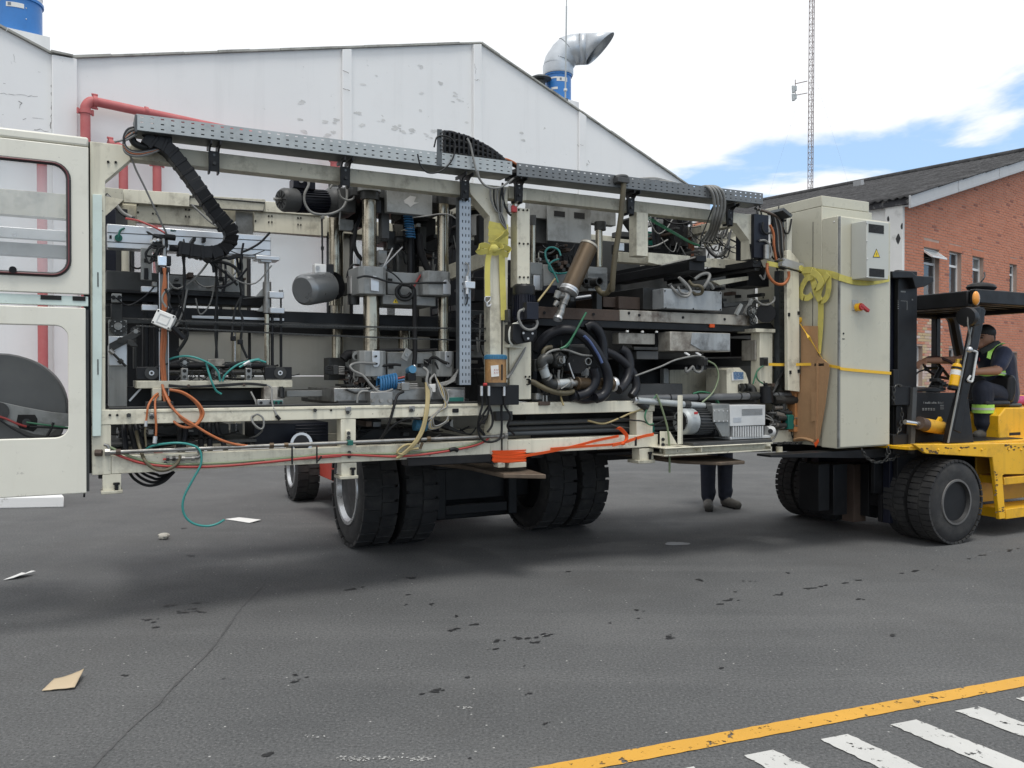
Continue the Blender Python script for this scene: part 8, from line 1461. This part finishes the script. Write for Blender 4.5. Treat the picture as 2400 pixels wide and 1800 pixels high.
for k in range(6): K_('lever_linkage', steel_dark if k % 2 else grey_dark, 'Q', (400+(k*31) % 100, 760+k*22, 450+(k*31) % 100, 800+k*22), .0, .1)
K_('seat_cushion', black, 'Q', (1010, 1030, 1300, 1110), -.36, .2, .03); K_('hood_pad', grey_dark, 'Q', (1270, 1065, 1440, 1112), -.3, .5, .02); PPF('seat_back', black, 'Q', -.34, .2, 1285, 730, 1345, 715, 1375, 790, 1365, 940, 1330, 1060, 1260, 1060, 1270, 960, bevel=.03); PPF('seat_suspension', rubber, 'Q', -.33, .2, 1050, 1100, 1180, 1110, 1110, 1200, 1045, 1190)
PPF('engine_hood', yellow_paint, 'Q', -.45, .8, 1150, 1210, 1160, 1205, 1230, 1118, 2400, 1118, 2400, 1530, 1150, 1530, bevel=.012); K_('hood_handle_slot', void, 'Q', (1275, 1418, 1410, 1452), -.4525, -.4505, 0)
mb = MB(); gr_ = random.Random(4)
for x0, y0, sx, sy, n_ in ((1990, 672, 14, 3, 9), (1600, 690, 60, 2, 14), (1420, 725, 30, 3, 8), (1915, 950, 6, 90, 16), (1960, 1200, 14, 20, 8), (2080, 690, 50, 8, 10), (1380, 705, 40, 10, 8)):
    for k in range(n_):
        c = M(*q('F', x0+gr_.gauss(0, sx), y0+gr_.gauss(0, sy)), -.7415); r_ = gr_.uniform(.004, .016); mb.add([c+Vector((r_*1.8*math.cos(a*.785)*gr_.uniform(.4, 1.2), 0, r_*.7*math.sin(a*.785)*gr_.uniform(.4, 1.2))) for a in range(8)], [tuple(range(8))])
emit('paint_scuffs', mb, mat('scuffed_paint', (.10, .06, .03), .7, var=.3), fr)['kind'] = 'stuff'
for xx in (1450, 1620, 1800, 2020, 2120): p = M(*q('F', xx, 705), -.742); emit('fender_bolt', MB().sphere(p, .011), yellow_paint, fr)
# tilt cylinder
a, b = E('F', 1255, 490, v=-.55), E('F', 1330, 500, v=-.55); c = E('F', 1480, 530, v=-.50); emit('tilt_rod', MB().cyl(a-(b-a), b, .022), alu_bright, fr); emit('tilt_gland', MB().cyl(E('F', 1290, 488, v=-.55), E('F', 1345, 505, v=-.54), .062), rust, fr); emit('tilt_cylinder', MB().cyl(E('F', 1340, 503, v=-.54), c, .065), mat('chipped_yellow', (.62, .34, .03), .55, var=.15, dirt=.6, dirtcol=(.05, .04, .03), dscale=14, thr=.55), fr); emit('tilt_port', MB().bar(E('F', 1440, 490, v=-.53), E('F', 1468, 450, v=-.53), .03, .04), yellow_paint, fr)
# mast, carriage, forks, chains
um0, um1 = M(2092, 800, -.35).x, M(2143, 800, -.35).x; zt_ = M(2110, 634, -.35).z
for v_ in (-.38, -.24, .60, .74): BX('mast_channel', black, fr, um0+(.04 if abs(v_-.18) > .5 else 0), um1, v_, v_+.05, .16, zt_, .006)
for v_ in (-.325, .55): BX('mast_inner', black_blue, fr, um0, um1-.06, v_, v_+.08, .16, zt_-.02, .006)
for zz in (zt_-.16, zt_-1.2, .9, .3): BX('mast_cross_member', black, fr, um0+.06, um1-.005, -.19, .59, zz, zz+.12, .006)
emit('lift_cylinder', MB().cyl((um1+.02, -.28, .3), (um1+.02, -.28, zt_-.8), .05).cyl((um1+.02, -.28, zt_-.8), (um1+.02, -.28, zt_-.15), .03), black, fr); PPF('mast_head', black, 'E', -.45, -.3, 1075, 745, 1230, 745, 1270, 780, 1410, 790, 1412, 830, 1340, 870, 1265, 885, 1240, 800, 1080, 800)
for xx, yy, w_, h_ in ((1120, 985, 10, 4), (1120, 1000, 10, 4), (1120, 1015, 10, 4), (1120, 1030, 10, 4), (1120, 1045, 10, 4), (1145, 985, 50, 3), (1195, 985, 3, 75), (1145, 905, 40, 12), (1235, 970, 10, 12)): K_('mast_marking', scr, 'E', (xx, yy, xx+w_, yy+h_), -.3825, -.3805, 0)
for n in ((1080, 190, 1225, 345), (1085, 580, 1205, 740)): K_('carriage_plate', black, 'F', n, -.50, .95, .006)
K_('carriage_plate', black, 'F', (1110, 345, 1215, 585), -.45, -.40); emit('carriage_edge', MB().bar(E('F', 1243, 200, v=-.5), E('F', 1220, 735, v=-.5), .06, .05, (0, 1, 0)), grey_dark, fr)
zf = cz0-.03
for v0, tip in ((-.42, uc-.75), (.42, M(1395, 1070, .45).x)):
    f_ = emit('fork', MB().prism([(um0, v0, zf), (um0, v0, zf-.085), (um0-.4, v0, zf-.085), (tip, v0, zf-.02), (tip, v0, zf)], (0, .17, 0)), black, fr, bevel=.004); emit('fork_shank', MB().box(um0-.07, um0-.001, v0, v0+.17, zf-.06, zf+.75), black, fr, bevel=.006)
for k, (x0, x1, y1) in enumerate(((1640, 1720, 560), (1900, 1990, 640), (2010, 2060, 600), (2060, 2110, 610), (1750, 1850, 590))):
    p0 = (1400+x0*.31646, 1020+215*.31646); p1 = (1400+x1*.31646, 1020+y1*.31646); PB('mast_foot', [black, rust, black, black, black][k], fr, (p0[0], p0[1], p1[0], p1[1]), -.05+.1*(k % 2), .2)
def link_chain(par, P, ln=.045, r=.006, m_=steel_dark):
    Q = catmull(P, 12); acc = 0; lst = Q[0]; pts = [Q[0]]
    for p in Q[1:]:
        acc += (p-lst).length; lst = p
        if acc >= ln*.72: pts.append(p); acc = 0
    mb = MB()
    for i in range(len(pts)-1):
        t = (pts[i+1]-pts[i]).normalized(); n = t.orthogonal().normalized()
        if i % 2: n = t.cross(n)
        c = (pts[i]+pts[i+1])/2; mb.tube([c+t*ln*.5*math.cos(a*math.pi/4)+n*ln*.28*math.sin(a*math.pi/4) for a in range(9)], r, 5, 1, caps=False)
    o = emit('lashing_chain', mb, m_, par); o['kind'] = 'stuff'; return o
for pts in (((1150, 185), (1100, 190), (1085, 260), (1090, 330)), ((1150, 370), (1155, 450), (1140, 530), (1110, 590)), ((830, 700), (860, 760), (930, 805), (1000, 800), (1040, 780)), ((1030, 700), (1035, 760), (1060, 790), (1110, 760), (1140, 740)), ((1045, 680), (1050, 740), (1020, 780)), ((150, 660), (220, 650), (300, 655), (350, 650))): link_chain(fr, [E('F', x, y, v=-.50 if x > 600 else -.1) for x, y in pts])
# ------------------------------------------------------------------ left forklift (red) behind the machine
fl2 = root('forklift_truck', (3.3, 3.2, 0), 'red forklift with silver dual wheels standing behind the machine, forks under it', 'forklift'); WV, WR = 1.80, .55
for u, o_ in ((2.04, -1), (2.43, -1), (4.62, 1), (4.24, 1)): wheel(fl2, (u, WV, WR), (o_, 0, 0), WR, .33, .32, silver_rim if u == 2.04 else dirty_rim, .07, 26, 10)
for u, o_ in ((2.22, -1), (4.2, 1)): wheel(fl2, (u, 4.95, .39), (o_, 0, 0), .39, .29, .21, silver_rim, .05, 26)
def b2(nm, m_, *a, bv=.01): return emit(nm, MB().box(*a), m_, fl2, bevel=bv)
b2('chassis', truck_red, 2.5, 3.95, 2.45, 5.6, .34, 1.15); b2('counterweight', truck_red, 2.4, 4.1, 5.0, 6.0, .3, 1.5, bv=.06); b2('engine_hood', truck_red, 2.6, 3.9, 3.6, 5.0, 1.151, 1.55); b2('drive_axle', black, 2.76, 3.9, 1.66, 1.96, .38, .7); b2('front_frame', black, 2.8, 3.86, 1.97, 2.44, .35, 1.1); b2('underside_dark_fill', black, 2.76, 3.9, 1.97, 2.0, .14, 1.1); b2('seat', black, 2.95, 3.5, 3.6, 4.1, 1.551, 1.7)  # thin black plate between the front wheels added to darken the underside
for u in (2.85, 3.62): b2('mast_channel', black, u, u+.10, 1.56, 1.65, .22, 2.75)
for z in (.25, 1.3, 2.6): b2('mast_cross_member', black, 2.951, 3.619, 1.58, 1.63, z, z+.1)
b2('carriage', black, 2.45, 5.35, 1.535, 1.556, .70, .96)
for u, v_ in ((2.7, 2.5), (3.75, 2.5), (2.7, 4.2), (3.75, 4.2)): b2('guard_post', black, u, u+.07, v_, v_+.07, 1.15, 2.6)
b2('guard_roof', black, 2.65, 3.87, 2.4, 4.3, 2.601, 2.66)
fork_m = mat('rubbed_rusty_fork', (.15, .115, .085), .6, .45, var=.3, dirt=.7, dirtcol=(.05, .04, .035), dscale=5, bump=.15, streak=.3); zk = .845
def fork2(P, th, nm='fork'):
    top = [MZ(x, y, zk) for x, y in P]; emit(nm, MB().prism(top, (0, 0, -th)), fork_m, fl2, bevel=.006)
fork2([(700, 1030), (940, 1074), (1099, 1092), (1180, 1110), (1280, 1112), (1204, 1089), (1060, 1060), (850, 1030)], .035); fork2([(1250, 1030), (1455, 1062), (1590, 1079), (1690, 1083), (1746, 1080), (1690, 1069), (1560, 1055), (1400, 1030)], .03)
pad = root('rubber_pad', tuple(MZ(1100, 1088, zk)), 'black rubber pad wedged between fork and cream bottom rail', 'pad'); PB('pad_block', rubber, pad, (955, 1069, 1152, 1089), -.02, .12, .008); PB('pad_lip', black, pad, (1152.5, 1071, 1160, 1088), -.01, .11)
fb_ = root('packing_feet', tuple(MZ(1200, 1094, zk)), 'small white packing blocks under the orange lashing', 'block')
for x0, x1 in ((1168, 1184), (1193, 1234)): PB('packing_block', cream_old, fb_, (x0, 1084, x1, 1096), -.03, .06)
# orange lashing round the rail
ol = root('orange_lashing', tuple(M(1190, 1070, -.03)), 'bright orange webbing wound round the bottom rail with a long knotted tail', 'strap')
for k in range(13):
    y = 1059+k*2.1; emit('webbing_wrap', MB().ribbon([M(1153+(k*7) % 5, y-1.5, -.016-.002*(k % 4)), M(1190, y+((k*5) % 4)-2, -.028-.002*(k % 4)), M(1233-(k*3) % 6, y-4+((k*5) % 3), -.016-.002*(k % 4))], (0, -.4, 1), .011, .003, 4), web_orange, ol)
emit('webbing_run', MB().ribbon([M(1232, 1068, -.02), M(1290, 1058, -.025), M(1350, 1045, -.025), M(1400, 1032, -.03), M(1450, 1022, -.035)], (0, -.3, 1), .022, .004, 4), web_orange, ol); emit('webbing_run', MB().ribbon([M(1290, 1052, -.03), M(1360, 1047, -.035), M(1430, 1042, -.04), M(1455, 1038, -.04)], (0, -.3, 1), .02, .004, 4), web_orange, ol)
emit('webbing_run', MB().ribbon([M(*p, -.05) for p in qp('D', 45, 1400, 72, 1370, 76, 1330, 40, 1285, 5, 1258, -20, 1262)], (.5, -.7, .5), .032, .004, 5), web_orange, ol); emit('webbing_run', MB().ribbon([M(*p, -.055) for p in qp('D', -60, 1425, 20, 1405, 90, 1385, 180, 1355, 260, 1333, 340, 1318)], (0, -.2, 1), .026, .004, 5), web_orange, ol); emit('knot', MB().sphere(M(*q('D', 40, 1405), -.05), .022, 1.3, .5, .8), web_orange, ol)
emit('rail_hook', MB().tube([M(1450+x, 1040+y, -.05) for x, y in ((40, -16), (40, 5))], .01, 6, 1), black, ol)
# yellow sling knotted on the middle post
ys = root('knotted_sling', tuple(M(1170, 560, -.03)), 'yellow sling wrapped and knotted on the middle post with two hanging tails', 'sling')
for k, (ya, yb) in enumerate(((815, 862), (905, 945), (985, 1020))): emit('webbing_wrap', MB().ribbon([M(*q('A', 268, ya), .10), M(*q('A', 252, ya), -.014-k*.004), M(*q('A', 375, (ya+yb)/2+4), -.022-k*.004), M(*q('A', 500, yb), -.014-k*.004), M(*q('A', 500, yb), .10)], Z, .062, .005, 1), web_yellow, ys)
for pts, w_ in ((((300, 1070), (370, 1010), (440, 950), (500, 900)), .05), (((270, 1110), (200, 1080), (130, 1100), (112, 1140), (150, 1165), (240, 1150)), .045), (((400, 1120), (470, 1110), (515, 1140), (500, 1200), (430, 1180), (380, 1140)), .045), (((280, 1080), (330, 1060), (400, 1080), (420, 1130), (350, 1180), (270, 1160), (260, 1110)), .04)): emit('bow_loop', MB().ribbon([M(*q('A', x, y), -.045-.012*(i % 2)) for i, (x, y) in enumerate(pts)], (.3, -.6, 1), w_, .004, 6), web_yellow, ys)
emit('knot', MB().sphere(M(*q('A', 320, 1120), -.05), .035, 1.1, .7, 1), web_yellow, ys)
emit('hanging_tail', MB().ribbon([M(*q('A', 265, 1160), -.045), M(*q('A', 240, 1280), -.035), M(*q('A', 232, 1500), -.03), M(*q('B', 235, 50), -.03), M(*q('B', 237, 255), -.03)], (1, -.3, 0), .042, .004, 5), web_yellow, ys); emit('hanging_tail', MB().ribbon([M(*q('A', 420, 1180), -.04), M(*q('A', 425, 1350), -.018), M(*q('A', 432, 1600), -.014), M(*q('B', 440, 300), -.014), M(*q('B', 445, 555), -.016)], (1, 0, 0), .05, .004, 5), web_yellow, ys)
emit('steel_hook', MB().tube([M(*p, -.035) for p in qp('B', 205, 255, 270, 255, 265, 300, 235, 330, 245, 370, 285, 350)], .006, 8, 4).tube([M(*p, -.035) for p in qp('B', 205, 255, 200, 300, 225, 340, 232, 375, 275, 372)], .006, 8, 4), alu, ys)
# ------------------------------------------------------------------ people
skin = mat('skin', (.36, .185, .115), .55, var=.08); navy = mat('navy_overall', (.02, .028, .06), .8, var=.25, bump=.3, bscale=40, sheen=.2); navy2 = mat('navy_trousers', (.014, .018, .032), .85, var=.3, bump=.3, bscale=40); hair = mat('black_hair', (.012, .011, .011), .6, var=.2, bump=.4, bscale=120); boot = mat('dusty_work_boot', (.085, .08, .07), .7, var=.25, dirt=.5, dirtcol=(.16, .15, .13)); vest = mat('lime_reflective_band', (.42, .75, .12), .5, var=.08); silverband = mat('silver_reflective_band', (.52, .56, .50), .4, var=.1); vest_dark = mat('dark_vest_mesh', (.03, .035, .035), .85, var=.2)
def capsule(mb, a, b, ra, rb, seg=14):
    a, b = Vector(a), Vector(b); d = b-a; L = max(d.length, 1e-4); prof = []
    for k in range(5): th = math.pi/2*(1-k/4); prof.append((-ra*math.sin(th), max(ra*math.cos(th), .0005)))
    for k in range(5): th = math.pi/2*k/4; prof.append((L+rb*math.sin(th), max(rb*math.cos(th), .0005)))
    mb.lathe(a, d if d.length > 1e-4 else (0, 0, 1), prof, seg)
def body(name, segs, root_, voxel=.011):      # segs: (a, b, ra, rb, material index) -> one continuous surface
    mb = MB()
    for s in segs: capsule(mb, *s[:4])
    tmp = emit('tmp_body', mb, skin, root_); m = tmp.modifiers.new('r', 'REMESH'); m.mode = 'VOXEL'; m.voxel_size = voxel; s_ = tmp.modifiers.new('s', 'SMOOTH'); s_.factor = .5; s_.iterations = 4
    dg = bpy.context.evaluated_depsgraph_get(); me = bpy.data.meshes.new_from_object(tmp.evaluated_get(dg)); bpy.data.objects.remove(tmp)
    X = ROOTM[root_.name] @ FRAME[0]; S_ = [(X @ Vector(a), X @ Vector(b), (ra+rb)/2, mi) for a, b, ra, rb, mi in segs]
    me.materials.clear()
    for m_ in (skin, navy, navy2, boot, hair): me.materials.append(m_)
    for p in me.polygons:
        c = p.center; best = None
        for a, b, r_, mi in S_:
            d = b-a; t = max(0, min(1, (c-a).dot(d)/max(d.length_squared, 1e-9))); e = (c-a-d*t).length-r_
            if best is None or e < best[0]: best = (e, mi)
        p.material_index = best[1]; p.use_smooth = True
    o = bpy.data.objects.new(name, me); COL.objects.link(o); o.parent = root_; ROOTM[o.name] = ROOTM[root_.name]; return o
def hand(segs, w, d, side, curl, L=.095):             # w wrist, d direction, side across the palm, curl direction of the fingers
    w, d, side, curl = Vector(w), Vector(d).normalized(), Vector(side).normalized(), Vector(curl).normalized(); p = w+d*L*.85
    for k in (-1.2, 0, 1.2): segs.append((w+d*.01+side*k*.012, p+side*k*.018, .02, .017, 0))
    for k, ln in ((-1.5, .065), (-.5, .075), (.5, .078), (1.5, .07)):
        b = p+side*k*.019; m_ = b+d*ln*.55+curl*ln*.25; e = m_+d*ln*.1+curl*ln*.6; segs.append((b, m_, .0095, .009, 0)); segs.append((m_, e, .009, .008, 0))
    t0 = w+d*.03-side*.03; t1 = t0-side*.03+d*.03; segs.append((t0, t1, .0125, .011, 0)); segs.append((t1, t1+d*.028+curl*.015, .011, .009, 0))
# driver
dv = root('person', tuple(E('Q', 1150, 1040, v=-.10)), 'driver in navy overalls with lime reflective bands seated in the yellow forklift', 'person')
P_ = lambda x, y, v: E('Q', x, y, v=v*.8-.20)
hip = P_(1170, 960, .12); chest = P_(1120, 560, .12); neck = P_(1050, 400, .12); shN, shF = P_(1200, 470, -.10), P_(1050, 470, .33); elN = P_(1120, 665, -.14); wrN = P_(860, 680, -.12); elF = P_(640, 540, .36); wrF = P_(250, 545, .34); hd = P_(965, 270, .12)
segs = [(hip, chest, .185, .19, 1), (chest, neck.lerp(chest, .25), .18, .11, 1), (neck.lerp(chest, .2), neck+Vector((-.01, 0, .05)), .07, .06, 0), (shN, shF, .09, .09, 1), (shN, shN.lerp(elN, .62), .092, .085, 1), (shN.lerp(elN, .55), elN, .055, .05, 0), (elN, wrN, .052, .034, 0), (shF, shF.lerp(elF, .6), .085, .07, 1), (shF.lerp(elF, .5), elF, .055, .046, 0), (elF, wrF, .046, .032, 0),
        (P_(1180, 990, .0), P_(950, 900, -.07), .125, .10, 2), (P_(950, 900, -.07), P_(965, 1300, -.08), .105, .092, 2), (P_(965, 1290, -.08), P_(985, 1360, -.08), .096, .088, 2), (P_(980, 1370, -.08), P_(980, 1420, -.08), .058, .058, 3), (P_(1000, 1440, -.08), P_(885, 1450, -.08), .055, .05, 3), (P_(1180, 990, .24), P_(920, 905, .30), .12, .10, 2), (P_(920, 905, .30), P_(880, 1350, .32), .10, .07, 2), (P_(880, 1400, .32), P_(880, 1480, .32), .05, .05, 3), (P_(885, 1490, .32), P_(800, 1500, .32), .05, .042, 3),
        (hd+Vector((.02, 0, .045)), hd+Vector((-.005, 0, -.02)), .098, .085, 0), (hd+Vector((-.03, 0, -.06)), hd+Vector((-.055, 0, -.09)), .06, .045, 0), (hd+Vector((-.092, 0, -.015)), hd+Vector((-.115, 0, -.045)), .012, .017, 0), (hd+Vector((-.095, 0, -.085)), hd+Vector((-.1, 0, -.09)), .018, .018, 0), (hd+Vector((.015, -.088, -.005)), hd+Vector((.02, -.095, -.035)), .018, .012, 0), (hd+Vector((.015, .088, -.005)), hd+Vector((.02, .095, -.035)), .018, .012, 0)]
hand(segs, wrN, wrN-elN, (0, -.3, 1), (-.2, .6, -.3)); hand(segs, wrF, Vector((-1, 0, -.25)), (0, 1, .2), (-.2, 0, -1))
segs[-1:] = segs[-1:]; body('body', segs, dv, .0115)
emit('hair', MB().sphere(hd+Vector((.028, 0, .055)), .108, 1.0, .94, .88, 20, 12).sphere(hd+Vector((.075, 0, .0)), .075, .7, 1.05, 1.2, 16, 10), hair, dv)
for s in (-1, 1): emit('eye', MB().sphere(hd+Vector((-.086, s*.034, .0)), .011), mat('eye_dark', (.05, .04, .035), .2), dv); emit('eyebrow', MB().bar(hd+Vector((-.092, s*.015, .024)), hd+Vector((-.082, s*.052, .022)), .008, .006), hair, dv)
def band(nm, pts, w, wd, m_=vest): return emit(nm, MB().ribbon(pts, wd, w, .006, 5), m_, dv)
band('waist_band', [P_(905, 690, -.045), P_(1000, 705, -.09), P_(1150, 690, -.095), P_(1280, 715, -.03), P_(1345, 740, .08)], .055, Z); band('waist_stripe', [P_(905, 692, -.05), P_(1000, 707, -.095), P_(1150, 693, -.100), P_(1280, 718, -.035), P_(1345, 743, .078)], .016, Z, silverband); band('shoulder_band', [P_(1020, 520, -.09), P_(1040, 440, -.085), P_(1075, 385, -.055), P_(1150, 345, .0), P_(1200, 345, .06)], .045, (1, -.3, .3)); band('chest_band', [P_(835, 630, .02), P_(815, 560, .02), P_(830, 490, .0), P_(850, 460, .0)], .04, (1, -.5, 0))
kn = P_(955, 1130, -.08)
emit('knee_band', MB().lathe(kn-Vector((0, 0, .045)), (0, 0, 1), [(0, .104), (.09, .106)], 28), vest, dv); emit('knee_stripe', MB().lathe(kn-Vector((0, 0, .012)), (0, 0, 1), [(0, .107), (.024, .107)], 28), silverband, dv); emit('vest_collar', MB().tube([P_(930, 440, .0), P_(1010, 400, -.05), P_(1080, 360, -.02), P_(1130, 340, .05), P_(1090, 350, .16)], .035, 8, 4), vest_dark, dv); emit('badge', MB().obox(P_(910, 530, -.06), (.006, .002, 0), (0, .003, 0), (0, 0, .018)), red_plastic, dv)
# pedestrian behind the machine
pd = MINV @ G(1685, 1192); ps = root('person', tuple(pd), 'person in dark navy trousers and dusty boots standing behind the machine', 'person')
F_ = lambda x, y, dv_=0: MINV @ G(x, y, 0)
aL, aR = MINV @ (G(1664, 1192)+Vector((0, .1, 0))), MINV @ (G(1704, 1189)+Vector((0, .1, 0))); toL = MINV @ (G(1659, 1196)+Vector((-.01, -.09, 0))); toR = MINV @ (G(1720, 1192)+Vector((.03, -.04, 0)))
up = lambda p, z: Vector((p.x, p.y, z)); cR = (aL+aR)/2
segs = []
for a, t in ((aL, toL), (aR, toR)):
    hp_ = up(a.lerp(cR, .25), .88); segs += [(hp_, up(a, .5), .115, .098, 2), (up(a, .5), up(a, .2), .094, .086, 2), (up(a, .19)+Vector((.008, 0, 0)), up(a, .14), .092, .084, 2), (up(a, .12), up(a, .06), .055, .058, 3), (up(a, .05), up(a.lerp(t, .6), .058), .056, .058, 3), (up(a.lerp(t, .6), .052), up(t, .05), .06, .054, 3)]
sh = up(cR, 1.42); eu_ = Vector((.9, -.35, 0)).normalized(); segs += [(up(cR, .92), up(cR, 1.25), .15, .16, 1), (up(cR, 1.2), sh, .165, .13, 1), (sh, up(cR, 1.52), .065, .058, 0), (up(cR, 1.58), up(cR, 1.66), .085, .095, 0), (sh-eu_*.17, sh+eu_*.17, .075, .075, 1)]
for s in (-1, 1):
    S0 = sh+eu_*s*.2; el = S0+Vector((0, 0, -.29))+eu_*s*.03; wr = el+Vector((0, -.05, -.25)); segs += [(S0, el, .065, .05, 1), (el, wr, .048, .034, 1)]; hand(segs, wr, (0, 0, -1), (0, 1, 0), (-s*.6, 0, -.2))
segs += [(up(cR, 1.6)+Vector((0, -.095, 0)), up(cR, 1.585)+Vector((0, -.11, 0)), .013, .016, 0)]
body('body', segs, ps, .0125); emit('hair', MB().sphere(up(cR, 1.66)+Vector((0, .015, .0)), .105, .95, 1, .9, 18, 10), hair, ps); 
for a, t in ((aL, toL), (aR, toR)): emit('boot_sole', MB().tube([up(a, .014), up(a.lerp(t, .6), .014), up(t, .014)], .046, 10, 3), rubber, ps)
for a, t in ((aL, toL), (aR, toR)):
    for k in range(3): m_ = a.lerp(t, .35+.13*k); sd_ = (t-a).cross(Z).normalized(); emit('boot_lace', MB().bar(up(m_-sd_*.03, .10-.012*k), up(m_+sd_*.03, .105-.012*k), .008, .006), grey_cable, ps)
# ------------------------------------------------------------------ litter on the asphalt
FRAME[0] = Matrix()
def scrap(name, lab, cat, pts, m_, lift, group=None):
    P = [G(x, y) for x, y in pts]; c = sum(P, Vector())/len(P); n = len(P); rows = [[], []]; vs = []; fs = []; N_ = 8
    a, b, c2, d = P
    for j in range(N_+1):
        for i in range(N_+1):
            s, t = i/N_, j/N_; p = (a.lerp(b, s)).lerp(d.lerp(c2, s), t); z = .006+lift(s, t)+random.uniform(0, .002); vs.append((p.x, p.y, z))
    for j in range(N_):
        for i in range(N_): k = j*(N_+1)+i; fs.append((k, k+1, k+N_+2, k+N_+1))
    return tag(emit(name, MB().add(vs, fs), m_, solid=.003), lab, cat, group)
scrap('cardboard_scrap', 'torn light brown cardboard piece curled up near the left corner', 'cardboard', [(98, 1622), (175, 1617), (197, 1586), (127, 1594)], mat('pale_cardboard', (.50, .40, .27), .85, var=.08), lambda s, t: .03*s*s*t+.006*s)
scrap('paper_scrap', 'crumpled white paper slip at the left edge', 'paper', [(8, 1361), (45, 1357), (84, 1347), (40, 1349)], paper, lambda s, t: .015*math.sin(6*s)**2*t+.02*s*s)
scrap('paper_scrap', 'flat white paper sheet at the end of the teal hose', 'paper', [(528, 1218), (585, 1227), (612, 1222), (560, 1214)], paper, lambda s, t: .012*s*t)
st_ = root('stone_chip', tuple(G(384, 1266)), 'small pale broken stone lying on the asphalt', 'stone'); rr = random.Random(5); m_ = MB().sphere(G(384, 1264)+Vector((0, 0, .03)), .05, 1.15, .8, .62, 9, 6)
m_.v = [v+Vector((rr.uniform(-.008, .008), rr.uniform(-.008, .008), rr.uniform(-.006, .006))) for v in m_.v]; emit('chip', m_, mat('pale_stone', (.42, .40, .35), .85, var=.2), st_, angle=15)
# pink bundle behind the driver's seat
FRAME[0] = MACH; pk_ = root('pink_bundle', tuple(E('Q', 1400, 1060, v=.1)), 'crumpled pink cloth bundle behind the driver seat', 'cloth'); m_ = MB(); rr = random.Random(9)
for k in range(6): m_.sphere(E('Q', 1370+k*22, 1045-rr.uniform(0, 30), v=.1+.03*(k % 2)), .05+rr.uniform(0, .02), 1.2, 1, .8, 10, 7)
m_.v = [v+Vector((rr.uniform(-.01, .01), rr.uniform(-.01, .01), rr.uniform(-.01, .01))) for v in m_.v]; emit('cloth', m_, mat('pink_cloth', (.55, .10, .25), .8, var=.2), pk_)
